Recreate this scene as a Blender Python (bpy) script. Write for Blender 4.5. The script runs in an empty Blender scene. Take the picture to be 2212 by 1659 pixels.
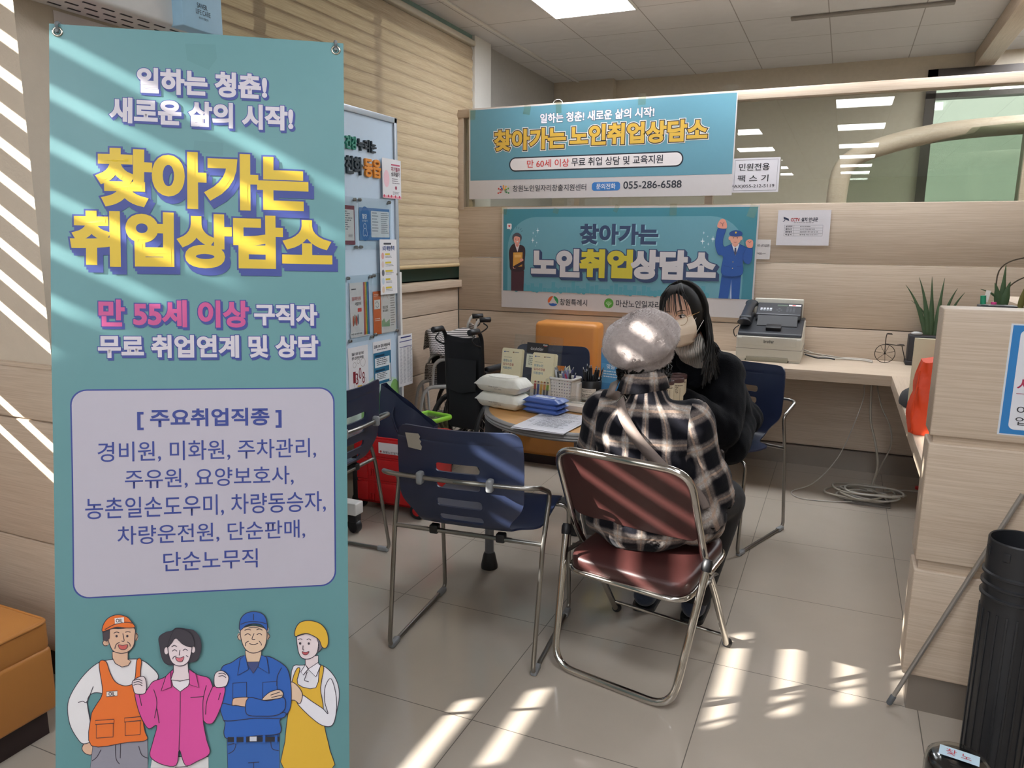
import bpy, bmesh, math, random
from mathutils import Vector, Matrix, noise
import numpy as np
random.seed(7)
SC = bpy.context.scene
COL = SC.collection
# ---------------------------------------------------------------- camera
cam_d = bpy.data.cameras.new('camera')
cam = bpy.data.objects.new('camera', cam_d)
COL.objects.link(cam)
cam_d.sensor_width = 36.0
cam_d.lens = 26.272
cam_d.clip_start = 0.05
_r = Vector((0.9158014579, 0.4015295556, 0.0090391210))
_u = Vector((-0.0834041597, 0.1681149738, 0.9822327126))
_b = Vector((0.3928758530, -0.9002840505, 0.1874491733))
cam.matrix_world = Matrix(((_r.x, _u.x, _b.x, 0.0), (_r.y, _u.y, _b.y, 0.0), (_r.z, _u.z, _b.z, 1.3755), (0, 0, 0, 1)))
SC.camera = cam
# ---------------------------------------------------------------- world, sun, exposure
SC.view_settings.view_transform = 'Standard'
SC.view_settings.look = 'None'
SC.view_settings.gamma = 1.0
SC.view_settings.use_curve_mapping = False
SC.view_settings.exposure = 0.42
SUN_STRENGTH = 19.0
SKY_STRENGTH = 1.6
PANEL_STRENGTH = 20.0
W = bpy.data.worlds.new('sky'); SC.world = W
W.use_nodes = True
_nt = W.node_tree; _nt.nodes.clear()
_o = _nt.nodes.new('ShaderNodeOutputWorld'); _bg = _nt.nodes.new('ShaderNodeBackground')
_bg.inputs[0].default_value = (0.80, 0.90, 1.0, 1); _bg.inputs[1].default_value = SKY_STRENGTH
_nt.links.new(_bg.outputs[0], _o.inputs[0])
_sd = bpy.data.lights.new('sun', 'SUN'); _sd.energy = SUN_STRENGTH; _sd.angle = 0.0093
_sd.color = (1.0, 0.97, 0.91)
sun = bpy.data.objects.new('sun', _sd); COL.objects.link(sun)
SUN_DIR = Vector((1.6, 1.25, -.92)).normalized()
sun.rotation_euler = SUN_DIR.to_track_quat('-Z', 'Y').to_euler()
sun.location = (-6, -2, 6)

# ---------------------------------------------------------------- materials
def lin(c):
    if isinstance(c, str):
        c = c.lstrip('#'); c = [int(c[i:i+2], 16)/255 for i in (0, 2, 4)]
        c = [x/12.92 if x <= .04045 else ((x+.055)/1.055)**2.4 for x in c]
    return tuple(c[:3]) + (1.0,)
_M = {}
class NT:
    def __init__(s, name):
        s.m = bpy.data.materials.new(name); s.m.use_nodes = True
        s.t = s.m.node_tree; s.n = s.t.nodes
        s.b = s.n['Principled BSDF']; s.out = s.n['Material Output']
    def new(s, typ, **kw):
        n = s.n.new('ShaderNode'+typ)
        for k, v in kw.items():
            if k.startswith('i_'): 
                key = k[2:]; key = int(key) if key.isdigit() else key
                n.inputs[key].default_value = v
            else: setattr(n, k, v)
        return n
    def link(s, a, b): s.t.links.new(a, b)
    def math(s, op, a, b=None, c=None):
        n = s.n.new('ShaderNodeMath'); n.operation = op
        for i, v in enumerate((a, b, c)):
            if v is None: continue
            if isinstance(v, (int, float)): n.inputs[i].default_value = v
            else: s.link(v, n.inputs[i])
        return n.outputs[0]
    def mix(s, f, a, b, typ='MIX'):
        n = s.n.new('ShaderNodeMix'); n.data_type = 'RGBA'; n.blend_type = typ
        for i, v in ((0, f), (6, a), (7, b)):
            if isinstance(v, (int, float)): n.inputs[i].default_value = v
            elif isinstance(v, tuple): n.inputs[i].default_value = v
            else: s.link(v, n.inputs[i])
        return n.outputs[2]
    def pos(s):
        return s.n.new('ShaderNodeNewGeometry').outputs['Position']
    def obj(s):
        return s.n.new('ShaderNodeTexCoord').outputs['Object']
    def xyz(s, v):
        n = s.n.new('ShaderNodeSeparateXYZ'); s.link(v, n.inputs[0]); return n.outputs
    def mapping(s, v, scale):
        n = s.n.new('ShaderNodeMapping'); s.link(v, n.inputs[0]); n.inputs['Scale'].default_value = scale; return n.outputs[0]
    def noise(s, v, scale, detail=4, rough=.5):
        n = s.n.new('ShaderNodeTexNoise'); n.inputs['Scale'].default_value = scale
        n.inputs['Detail'].default_value = detail; n.inputs['Roughness'].default_value = rough
        if v is not None: s.link(v, n.inputs['Vector'])
        return n.outputs[0]
    def ramp(s, v, stops):
        n = s.n.new('ShaderNodeValToRGB'); s.link(v, n.inputs[0]); e = n.color_ramp.elements
        while len(e) < len(stops): e.new(.5)
        for x, (p, c) in zip(e, stops): x.position = p; x.color = c
        return n.outputs[0]
    def bump(s, h, strength=.2, dist=.01):
        n = s.n.new('ShaderNodeBump'); n.inputs['Strength'].default_value = strength; n.inputs['Distance'].default_value = dist
        s.link(h, n.inputs['Height']); s.link(n.outputs[0], s.b.inputs['Normal'])
    def set(s, rough=.5, metal=0, spec=.5, color=None, **k):
        s.b.inputs['Roughness'].default_value = rough; s.b.inputs['Metallic'].default_value = metal
        s.b.inputs['Specular IOR Level'].default_value = spec
        if color is not None: s.b.inputs['Base Color'].default_value = lin(color)
        for kk, v in k.items(): s.b.inputs[kk].default_value = v
def mat(name, color, rough=.5, metal=0, spec=.5, var=.06, scale=30, bump=0, bscale=200, sheen=0, coat=0, translucent=0):
    """plain surface with a little procedural variation"""
    if name in _M: return _M[name]
    t = NT(name); t.set(rough, metal, spec)
    c = lin(color)
    nz = t.noise(t.obj(), scale, 3)
    t.link(t.mix(nz, tuple(x*(1-var) for x in c[:3])+(1,), tuple(min(1, x*(1+var)) for x in c[:3])+(1,)), t.b.inputs['Base Color'])
    if bump: t.bump(t.noise(t.obj(), bscale, 3), bump, .002)
    if sheen: t.b.inputs['Sheen Weight'].default_value = sheen
    if coat: t.b.inputs['Coat Weight'].default_value = coat; t.b.inputs['Coat Roughness'].default_value = .1
    if translucent:
        tr = t.new('BsdfTranslucent'); tr.inputs[0].default_value = c
        mx = t.new('MixShader'); mx.inputs[0].default_value = translucent
        t.link(t.b.outputs[0], mx.inputs[1]); t.link(tr.outputs[0], mx.inputs[2]); t.link(mx.outputs[0], t.out.inputs[0])
    _M[name] = t.m; return t.m
def ink(color, rough=.45):
    if not isinstance(color, str): return color
    return mat('print_'+color.lstrip('#'), color, rough, var=.02)
def glass_mat(name, tint, refl=.08, rough=.0, fk=1.0):
    if name in _M: return _M[name]
    t = NT(name); t.n.remove(t.b)
    tr = t.new('BsdfTransparent'); tr.inputs[0].default_value = lin(tint)
    gl = t.new('BsdfGlossy'); gl.inputs['Roughness'].default_value = rough
    fr = t.new('Fresnel'); bf = t.new('NewGeometry').outputs['Backfacing']; t.link(t.math('MULTIPLY_ADD', bf, 1/1.5-1.5, 1.5), fr.inputs[0])
    k = t.math('MULTIPLY_ADD', fr.outputs[0], fk, refl)
    mx = t.new('MixShader'); t.link(k, mx.inputs[0]); t.link(tr.outputs[0], mx.inputs[1]); t.link(gl.outputs[0], mx.inputs[2])
    t.link(mx.outputs[0], t.out.inputs[0]); _M[name] = t.m; return t.m
def emit_mat(name, color, strength):
    if name in _M: return _M[name]
    t = NT(name); t.set(.5, color=color); t.b.inputs['Emission Color'].default_value = lin(color); t.b.inputs['Emission Strength'].default_value = strength
    _M[name] = t.m; return t.m
def laminate(name, c1, c2, axis):
    """wood-look laminate, fine grain running along axis"""
    if name in _M: return _M[name]
    t = NT(name); t.set(.42, spec=.4)
    sc = [260, 260, 260]; sc[axis] = 5.0
    p = t.mapping(t.pos(), tuple(sc)); n1 = t.noise(p, 1.0, 5, .6)
    sc2 = [14, 14, 14]; sc2[axis] = .8
    n2 = t.noise(t.mapping(t.pos(), tuple(sc2)), 1.0, 3)
    f = t.math('ADD', t.math('MULTIPLY', n1, .8), t.math('MULTIPLY', n2, .2))
    col = t.ramp(f, [(.30, lin(c2)), (.68, lin(c1))])
    t.link(col, t.b.inputs['Base Color']); t.bump(n1, .12, .001)
    _M[name] = t.m; return t.m

# ---------------------------------------------------------------- mesh builder
def smooth_path(pts, r=.03, n=5):
    """round the corners of a polyline"""
    P = [Vector(p) for p in pts]; out = [P[0]]
    for a, b, c in zip(P, P[1:], P[2:]):
        d1 = (a-b); d2 = (c-b); k = min(r, d1.length*.49, d2.length*.49)
        s, e = b+d1.normalized()*k, b+d2.normalized()*k
        for i in range(n+1):
            t = i/n; out.append(s*(1-t)**2 + b*2*t*(1-t) + e*t*t)
    out.append(P[-1]); return out
def catmull(pts, n=8, closed=False):
    P = [Vector(p) for p in pts]; out = []; m = len(P)
    for i in range(m if closed else m-1):
        p0, p1, p2, p3 = (P[(i-1) % m] if closed or i > 0 else P[0], P[i], P[(i+1) % m], P[(i+2) % m] if closed or i+2 < m else P[-1])
        for k in range(n):
            t = k/n
            out.append(.5*((2*p1)+(p2-p0)*t+(2*p0-5*p1+4*p2-p3)*t*t+(3*p1-p0-3*p2+p3)*t**3))
    if not closed: out.append(P[-1])
    return out
class MB:
    def __init__(s): s.v = []; s.f = []; s.mi = []; s.m = 0; s.T = None; s.smooth = []
    def mat(s, i): s.m = i; return s
    def add(s, vs, fs, smooth=False):
        o = len(s.v)
        for p in vs:
            p = Vector(p); s.v.append(s.T @ p if s.T is not None else p)
        for f in fs:
            s.f.append([o+i for i in f]); s.mi.append(s.m); s.smooth.append(smooth)
        return s
    def box(s, c, d, rot=None, bev=0):
        c = Vector(c); x, y, z = [q/2 for q in d]
        if bev:
            bm = bmesh.new(); bmesh.ops.create_cube(bm, size=1)
            for v in bm.verts: v.co = Vector((v.co.x*d[0], v.co.y*d[1], v.co.z*d[2]))
            bmesh.ops.bevel(bm, geom=bm.edges[:], offset=min(bev, min(d)*.49), segments=3, profile=.5, affect='EDGES')
            vs = [v.co.copy() for v in bm.verts]; bm.verts.index_update(); fs = [[v.index for v in f.verts] for f in bm.faces]; bm.free()
        else:
            vs = [Vector((a*x, b*y, e*z)) for e in (-1, 1) for b in (-1, 1) for a in (-1, 1)]
            fs = [(0, 2, 3, 1), (4, 5, 7, 6), (0, 1, 5, 4), (2, 6, 7, 3), (0, 4, 6, 2), (1, 3, 7, 5)]
        if rot is not None: vs = [rot @ v for v in vs]
        return s.add([v+c for v in vs], fs, bool(bev))
    def bb(s, lo, hi, bev=0):
        return s.box([(a+b)/2 for a, b in zip(lo, hi)], [abs(b-a) for a, b in zip(lo, hi)], bev=bev)
    def tube(s, pts, r, n=12, cap=True, closed=False, flat=1.0, up=None):
        P = [Vector(p) for p in pts]; m = len(P)
        R = r if isinstance(r, (list, tuple)) else [r]*m
        T = []
        for i in range(m):
            if closed: d = P[(i+1) % m]-P[i-1]
            else: d = P[min(i+1, m-1)]-P[max(i-1, 0)]
            T.append(d.normalized() if d.length > 1e-9 else Vector((0, 0, 1)))
        ref = Vector(up) if up is not None else (Vector((0, 0, 1)) if abs(T[0].z) < .9 else Vector((1, 0, 0)))
        N = (ref-T[0]*ref.dot(T[0])).normalized(); vs = []
        for i in range(m):
            N = N-T[i]*N.dot(T[i]); N = N.normalized() if N.length > 1e-6 else T[i].orthogonal().normalized()
            B = T[i].cross(N)
            for k in range(n):
                a = 2*math.pi*k/n; vs.append(P[i]+N*math.cos(a)*R[i]*flat+B*math.sin(a)*R[i])
        fs = []
        for i in range(m if closed else m-1):
            j = (i+1) % m
            for k in range(n): fs.append((i*n+k, i*n+(k+1) % n, j*n+(k+1) % n, j*n+k))
        if cap and not closed: fs.append(tuple(range(n))[::-1]); fs.append(tuple((m-1)*n+k for k in range(n)))
        return s.add(vs, fs, True)
    def lathe(s, prof, c=(0, 0, 0), n=24, axis=None, sx=1, sy=1):
        """profile of (radius, z) from bottom to top"""
        c = Vector(c); Q = axis.to_track_quat('Z', 'Y').to_matrix() if axis is not None else None
        vs = []; fs = []
        for r, z in prof:
            for k in range(n):
                a = 2*math.pi*k/n; p = Vector((r*math.cos(a)*sx, r*math.sin(a)*sy, z))
                vs.append((Q @ p if Q is not None else p)+c)
        m = len(prof)
        for i in range(m-1):
            for k in range(n): fs.append((i*n+k, i*n+(k+1) % n, (i+1)*n+(k+1) % n, (i+1)*n+k))
        fs.append(tuple(range(n))[::-1]); fs.append(tuple((m-1)*n+k for k in range(n)))
        return s.add(vs, fs, True)
    def ball(s, c, r, seg=20, rings=12, rot=None):
        r = (r, r, r) if isinstance(r, (int, float)) else r; c = Vector(c)
        vs = [Vector((0, 0, -r[2]))]; fs = []
        for i in range(1, rings):
            t = math.pi*i/rings
            for k in range(seg):
                a = 2*math.pi*k/seg; vs.append(Vector((r[0]*math.sin(t)*math.cos(a), r[1]*math.sin(t)*math.sin(a), -r[2]*math.cos(t))))
        vs.append(Vector((0, 0, r[2]))); L = len(vs)-1
        for k in range(seg):
            fs.append((0, 1+(k+1) % seg, 1+k)); b = 1+(rings-2)*seg; fs.append((L, b+k, b+(k+1) % seg))
        for i in range(rings-2):
            for k in range(seg):
                a = 1+i*seg; fs.append((a+k, a+(k+1) % seg, a+seg+(k+1) % seg, a+seg+k))
        if rot is not None: vs = [rot @ v for v in vs]
        return s.add([v+c for v in vs], fs, True)
    def cone(s, a, b, ra, rb, n=16):
        """tapered capsule"""
        a, b = Vector(a), Vector(b); d = (b-a).normalized(); pts = []; R = []
        for t in (-.97, -.8, -.5): pts.append(a+d*t*ra); R.append(ra*math.sqrt(1-t*t))
        for i in range(5): pts.append(a.lerp(b, i/4)); R.append(ra+(rb-ra)*i/4)
        for t in (.5, .8, .97): pts.append(b+d*t*rb); R.append(rb*math.sqrt(1-t*t))
        return s.tube(pts, R, n)
    def prism(s, poly, z0, z1, M=None):
        """extrude a 2D polygon"""
        n = len(poly); vs = [Vector((x, y, z0)) for x, y in poly]+[Vector((x, y, z1)) for x, y in poly]
        if M is not None: vs = [M @ v for v in vs]
        fs = [tuple(range(n))[::-1], tuple(range(n, 2*n))]+[(i, (i+1) % n, n+(i+1) % n, n+i) for i in range(n)]
        return s.add(vs, fs)
    def mesh(s, name, off=None):
        me = bpy.data.meshes.new(name)
        me.from_pydata([v-off for v in s.v] if off is not None else s.v, [], s.f)
        me.polygons.foreach_set('material_index', s.mi); me.polygons.foreach_set('use_smooth', s.smooth)
        me.update(); return me
    def build(s, name, mats, parent=None, off=None, sharp=True):
        me = s.mesh(name, off)
        for m in (mats if isinstance(mats, (list, tuple)) else [mats]): me.materials.append(ink(m))
        if sharp and any(s.smooth): me.set_sharp_from_angle(angle=math.radians(50))
        o = bpy.data.objects.new(name, me); COL.objects.link(o)
        if parent is not None: o.parent = parent
        return o
def tag(o, label=None, cat=None, group=None, kind=None):
    if label: o['label'] = label
    if cat: o['category'] = cat
    if group: o['group'] = group
    if kind: o['kind'] = kind
    return o
def thing(name, label, cat, loc=(0, 0, 0), rotz=0, group=None):
    o = bpy.data.objects.new(name, None); COL.objects.link(o)
    o.empty_display_size = .05; o.location = loc; o.rotation_euler = (0, 0, rotz)
    return tag(o, label, cat, group)
def struct(mb, name, mats): return tag(mb.build(name, mats), kind='structure')
def copy_tree(o, parent=None):
    c = o.copy(); COL.objects.link(c)
    if parent is not None: c.parent = parent
    for ch in list(o.children): copy_tree(ch, c)
    return c
def evaluated(o):
    """mesh of an object with its modifiers applied, replacing it"""
    dg = bpy.context.evaluated_depsgraph_get(); dg.update()
    me = bpy.data.meshes.new_from_object(o.evaluated_get(dg), preserve_all_data_layers=True, depsgraph=dg)
    o.modifiers.clear(); old = o.data; o.data = me; me.name = old.name; return o
def recenter(o):
    """world-coordinate mesh: move the origin to the base of the thing"""
    me = o.data; n = len(me.vertices); a = np.empty(n*3); me.vertices.foreach_get('co', a); a = a.reshape(-1, 3)
    c = (a.min(0)+a.max(0))/2; c[2] = a[:, 2].min(); me.vertices.foreach_set('co', (a-c).ravel()); me.update(); o.location = c; return o
def rotz(a): return Matrix.Rotation(a, 3, 'Z')
def frame(loc, ang):
    return Matrix.Translation(Vector(loc)) @ Matrix.Rotation(ang, 4, 'Z')

# ---------------------------------------------------------------- lettering and flat printing
_TX = {}
def glyphs(body, space=1.0):
    k = (body, space)
    if k in _TX: return _TX[k]
    c = bpy.data.curves.new('lettering', 'FONT'); c.body = body; c.resolution_u = 5; c.fill_mode = 'FRONT'; c.space_character = space
    o = bpy.data.objects.new('lettering', c); COL.objects.link(o)
    dg = bpy.context.evaluated_depsgraph_get(); dg.update()
    me = bpy.data.meshes.new_from_object(o.evaluated_get(dg))
    bm = bmesh.new(); bm.from_mesh(me); bmesh.ops.remove_doubles(bm, verts=bm.verts, dist=1e-5); bm.verts.index_update()
    vs = [(v.co.x, v.co.y) for v in bm.verts]; fs = [tuple(v.index for v in f.verts) for f in bm.faces]; bnd = []
    for f in bm.faces:
        for l in f.loops:
            if l.edge.is_boundary:
                a, b = l.vert, l.link_loop_next.vert
                nx = [e.other_vert(b) for e in b.link_edges if e.is_boundary and e is not l.edge]
                bnd.append((a.index, b.index, nx[0].index if nx else b.index))
    bm.free(); bpy.data.objects.remove(o); bpy.data.curves.remove(c); bpy.data.meshes.remove(me)
    _TX[k] = (vs, fs, bnd); return _TX[k]
class Sheet:
    """a printed sheet: one mesh, flat shapes laid on a thin board. (u, v) are metres on the board."""
    def __init__(s, fn, H=None, eps=.0003):
        s.fn = fn; s.H = H; s.mb = MB(); s.mats = []; s.lay = 1; s.eps = eps; s.boxes = []
    def uv(s, x, y):
        if s.H is None: return x, y
        h = s.H; w = h[6]*x+h[7]*y+h[8]
        return (h[0]*x+h[1]*y+h[2])/w, (h[3]*x+h[4]*y+h[5])/w
    def mi(s, m):
        m = ink(m)
        if m not in s.mats: s.mats.append(m)
        return s.mats.index(m)
    def over(s, pts, n=1):
        """lay the next shape just above whatever it overlaps"""
        P = [s.uv(x, y) for x, y in pts]; x0, x1 = min(p[0] for p in P), max(p[0] for p in P); y0, y1 = min(p[1] for p in P), max(p[1] for p in P)
        s.lay = 1+max([b[4] for b in s.boxes if b[0] < x1 and b[1] > x0 and b[2] < y1 and b[3] > y0], default=0)
        s.boxes.append((x0, x1, y0, y1, s.lay+n-1))
    def poly(s, pts, m, raise_=True, tri=True):
        s.over(pts); s.mb.mat(s.mi(m)); vs = [s.fn(*s.uv(x, y), s.lay*s.eps) for x, y in pts]
        s.mb.add(vs, [tuple(range(len(vs)))]); return s
    def grid(s, x0, y0, x1, y1, m, nx=1, ny=1):
        s.over([(x0, y0), (x1, y1)]); s.mb.mat(s.mi(m)); vs = []; fs = []
        for j in range(ny+1):
            for i in range(nx+1): vs.append(s.fn(*s.uv(x0+(x1-x0)*i/nx, y0+(y1-y0)*j/ny), s.lay*s.eps))
        for j in range(ny):
            for i in range(nx):
                a = j*(nx+1)+i; fs.append((a, a+1, a+nx+2, a+nx+1))
        s.mb.add(vs, fs); return s
    def rect(s, x0, y0, x1, y1, m): return s.poly([(x0, y0), (x1, y0), (x1, y1), (x0, y1)], m)
    def rrect(s, x0, y0, x1, y1, r, m):
        P = []
        for cx, cy, a in ((x0+r, y0+r, 180), (x1-r, y0+r, 270), (x1-r, y1-r, 0), (x0+r, y1-r, 90)):
            for k in range(9):
                t = math.radians(a+k*11.25); P.append((cx+r*math.cos(t), cy+r*math.sin(t)))
        return s.poly(P, m)
    def ell(s, cx, cy, rx, ry, m, a0=0, a1=360, n=28):
        return s.poly([(cx+rx*math.cos(math.radians(a0+(a1-a0)*k/n)), cy+ry*math.sin(math.radians(a0+(a1-a0)*k/n))) for k in range(n+(a1-a0 < 360))], m)
    def blob(s, pts, m, line=None, w=2, n=6):
        P = [(p.x, p.y) for p in catmull([(x, y, 0) for x, y in pts], n, True)]
        s.poly(P, m)
        if line: s.stroke(P+[P[0]], w, line)
        return s
    def shape(s, pts, m, line=None, w=2):
        s.poly(pts, m)
        if line: s.stroke(list(pts)+[pts[0]], w, line)
        return s
    def curve(s, pts, w, m, n=6): return s.stroke([(p.x, p.y) for p in catmull([(x, y, 0) for x, y in pts], n)], w, m)
    def stroke(s, pts, w, m):
        P = [Vector((x, y)) for x, y in pts]; P = [p for i, p in enumerate(P) if i == 0 or (p-P[i-1]).length > 1e-9]
        s.over([(p.x, p.y) for p in P]); s.mb.mat(s.mi(m)); vs = []; n = len(P); closed = (P[0]-P[-1]).length < 1e-6
        for i in range(n):
            a = P[i-1] if i > 0 else (P[-2] if closed else P[0]); b = P[i+1] if i < n-1 else (P[1] if closed else P[-1])
            d = (b-a); d = d.normalized() if d.length > 1e-12 else Vector((1, 0)); q = Vector((-d.y, d.x))*w/2
            for e in (P[i]+q, P[i]-q): vs.append(s.fn(*s.uv(e.x, e.y), s.lay*s.eps))
        s.mb.add(vs, [(2*i, 2*i+1, 2*i+3, 2*i+2) for i in range(n-1)]); return s
    def text(s, body, x0, y0, x1, y1, m, bold=.02, outline=(), skew=(0, 0), space=1.0, slant=0):
        """lettering fitted to a box; outline = [(material, extra weight, dx, dy)] from back to front.
        skew: rise of the baseline (dy over the box width)"""
        base, fs0, bnd = glyphs(body, space)
        ax = min(p[0] for p in base); bx = max(p[0] for p in base); ay = min(p[1] for p in base); by = max(p[1] for p in base)
        def place(px, py, dx, dy, k):
            t = (px-ax)/(bx-ax); q = (by-py)/(by-ay)
            return s.fn(*s.uv(x0+(x1-x0)*t+dx+slant*(1-q), y0+(y1-y0)*q+dy+skew[0]*t), (s.lay+k)*s.eps)
        s.over([(x0, y0), (x1, y1+skew[0]), (x1+abs(slant), y1)], 1+len(outline))
        for mm, off, dx, dy in list(outline)+[(m, bold, 0, 0)]:
            s.mb.mat(s.mi(mm)); s.mb.add([place(px, py, dx, dy, .75) for px, py in base], fs0)
            if off > 0:
                j = 0
                for (a, b, c) in bnd:        # thicken the strokes: a band along every contour edge, a disc at each corner
                    A, B, Cc = Vector(base[a]), Vector(base[b]), Vector(base[c]); d = B-A; L = d.length
                    if L < 1e-7: continue
                    d /= L; q = Vector((-d.y, d.x))*off; e = d*min(off*.25, L*.3); k = (j % 23)*.03; j += 1
                    s.mb.add([place(v.x, v.y, dx, dy, k) for v in (A-q, B+e-q, B+e+q, A+q)], [(0, 1, 2, 3)])
                    d2 = Cc-B
                    if d2.length > 1e-7 and d.angle(d2) > .2:
                        d2.normalize(); sg = -1 if d.x*d2.y-d.y*d2.x > 0 else 1
                        n1, n2 = q*sg, Vector((-d2.y, d2.x))*off*sg; dd = n1.dot(n2)/off**2
                        tip = [(n1+n2)/(1+dd)] if dd > -.25 else [n1+d*off*.6, n2-d2*off*.6]
                        s.mb.add([place(v.x, v.y, dx, dy, k+.012) for v in [B, B+n1]+[B+v for v in tip]+[B+n2]], [tuple(range(3+len(tip)))])
            s.lay += 1
        return s
    def lines(s, x0, y0, x1, y1, n, m, fill=.45, jag=.3, words=True):
        """small print too fine to read: rows of word-sized dashes"""
        rnd = random.Random(int((x0+y0)*1000) & 0xffff); H = (y1-y0)/n; s.over([(x0, y0), (x1, y1)]); s.mb.mat(s.mi(m))
        for i in range(n):
            y = y0+H*i; e = x1-(x1-x0)*rnd.random()*jag; x = x0; W_ = x1-x0
            while x < e-1e-9:
                L = W_*(.06+.12*rnd.random()) if words else e-x; L = min(L, e-x)
                vs = [s.fn(*s.uv(a, b), s.lay*s.eps) for a, b in ((x, y), (x+L, y), (x+L, y+H*fill), (x, y+H*fill))]
                s.mb.add(vs, [(0, 1, 2, 3)]); x += L+W_*.025
        return s
    def build(s, name, parent=None): 
        me_o = s.mb.build(name, s.mats, parent); return me_o
# ================================================================ the room
XL, YB, YF, XR = -2.65, 4.994, 7.1, 3.4      # left wall, partition front, far wall, right wall
YN, CEIL = -9.0, 2.85                        # wall behind the camera, ceiling
lam_x = laminate('laminate_oak_x', '#d0bfab', '#b5a18b', 0)
lam_y = laminate('laminate_oak_y', '#cdbba7', '#b19d88', 1)
lam_z = laminate('laminate_edge', '#c6b9b3', '#a99a94', 1)
def floor_mat():
    t = NT('polished_porcelain_tile'); t.set(.09, spec=.45)
    x, y, z = t.xyz(t.pos())
    def seam(v, o):
        f = t.math('FRACT', t.math('DIVIDE', t.math('SUBTRACT', v, o), .6))
        d = t.math('MINIMUM', f, t.math('SUBTRACT', 1.0, f)); return t.math('LESS_THAN', d, .0023)
    g = t.math('MAXIMUM', seam(x, -1.484-6), seam(y, 1.755-12))
    n1 = t.noise(t.pos(), 3.0, 5, .6); n2 = t.noise(t.pos(), 240, 2)
    c = t.mix(n1, lin('#aa9f92'), lin('#b7ac9f')); c = t.mix(t.math('MULTIPLY', n2, .25), c, lin('#a89f94'))
    c = t.mix(g, c, lin('#5d554d')); t.link(c, t.b.inputs['Base Color'])
    t.link(t.math('MULTIPLY_ADD', g, .5, .085), t.b.inputs['Roughness'])
    return t.m
def ceil_mat():
    t = NT('mineral_ceiling_tile'); t.set(.85, spec=.2)
    x, y, z = t.xyz(t.pos())
    def cell(v, o, w): return t.math('FRACT', t.math('DIVIDE', t.math('SUBTRACT', v, o), w))
    fx, fy = cell(x, -1.9-11.2, .56), cell(y, 5.02-16.8, .56)
    def edge(f, k): return t.math('LESS_THAN', t.math('MINIMUM', f, t.math('SUBTRACT', 1.0, f)), k)
    g = t.math('MAXIMUM', edge(fx, .006), edge(fy, .006))
    # pressed swirl of concentric arcs in each tile
    dx = t.math('MULTIPLY', t.math('SUBTRACT', fx, .45), 1.0); dy = t.math('MULTIPLY', t.math('SUBTRACT', fy, .5), 1.15)
    r = t.math('SQRT', t.math('ADD', t.math('POWER', dx, 2.0), t.math('POWER', dy, 2.0)))
    w = t.math('FRACT', t.math('MULTIPLY', r, 4.4)); ring = t.math('LESS_THAN', r, .455)
    h = t.math('MULTIPLY', t.math('SMOOTH_MIN', w, t.math('SUBTRACT', 1.0, w), .3), ring)
    n2 = t.noise(t.pos(), 300, 2)
    c = t.mix(g, t.mix(t.math('MULTIPLY', n2, .2), lin('#d3d1d1'), lin('#c0bebd')), lin('#9c9895'))
    t.link(c, t.b.inputs['Base Color']); t.bump(t.math('MULTIPLY', h, 1.0), .25, .02); return t.m
plaster = mat('textured_plaster', '#cfc2b0', .8, bump=.5, bscale=130, var=.05, spec=.2)
grey_wall = mat('grey_painted_wall', '#a9a6a0', .8, bump=.2, bscale=200, spec=.2)
beige_wall = mat('beige_wallpaper', '#cabfae', .85, bump=.35, bscale=160, spec=.15, var=.08)
office_wall = mat('office_wall', '#c4bdb0', .85, bump=.2, bscale=160, spec=.15)
steel = mat('brushed_steel_kick', '#8f857b', .35, metal=.45, var=.1, scale=4)
dark_base = mat('dark_base', '#3a3029', .5)
frame_dark = mat('dark_bronze_frame', '#4a4440', .4, metal=.4)
green_dark = mat('dark_green_frame', '#12332c', .4)
white_paint = mat('white_paint', '#d9d6cf', .55, var=.03)
struct(MB().bb((XL-1.2, YN-.2, -.1), (XR+.2, YF+2.0, 0)), 'floor', floor_mat())
struct(MB().bb((XL-.2, YN-.2, CEIL), (XR+.2, YF+.2, CEIL+.1)), 'ceiling', ceil_mat())
# left wall: low wall, piers and lintel around the windows
WIN = [(.0, 1.26), (1.92, 5.22)]
m = MB().bb((XL-.12, YN, 0), (XL, YF, .86)).bb((XL-.12, 1.26, .86), (XL, YF, 1.04)).bb((XL-.12, YN, .86), (XL, 0, 1.04))
ys = [YN]+[v for w in WIN for v in w]+[YF]
for a, b in zip(ys[::2], ys[1::2]): m.bb((XL-.12, a, 1.04), (XL, b, CEIL))
for a, b in WIN: m.bb((XL-.12, a, 2.80), (XL, b, CEIL))
m.bb((XL-.12, .70, .86), (XL, .86, 2.80)); m.bb((XL-.12, .50, .86), (XL, .70, 1.34))  # unseen wall pieces, added to cut sun off the front chair and floor
struct(m, 'wall_left', grey_wall)
# plastered pier in front of the left wall
struct(MB().bb((XL, 1.42, 0), (-2.07, 1.92, CEIL)), 'wall_pier', plaster)
m = MB()
for z0, z1 in ((.085, .45), (.455, .838), (.843, 1.008)):
    m.bb((XL, 1.408, z0), (-2.058, 1.93, z1), bev=.003)
m.bb((XL, 1.405, 1.0), (-2.055, 1.93, 1.012))
struct(m, 'trim_pier', lam_x)
struct(MB().bb((XL, 1.411, 0), (-2.061, 1.93, .085)), 'baseboard_pier', dark_base)
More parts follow.
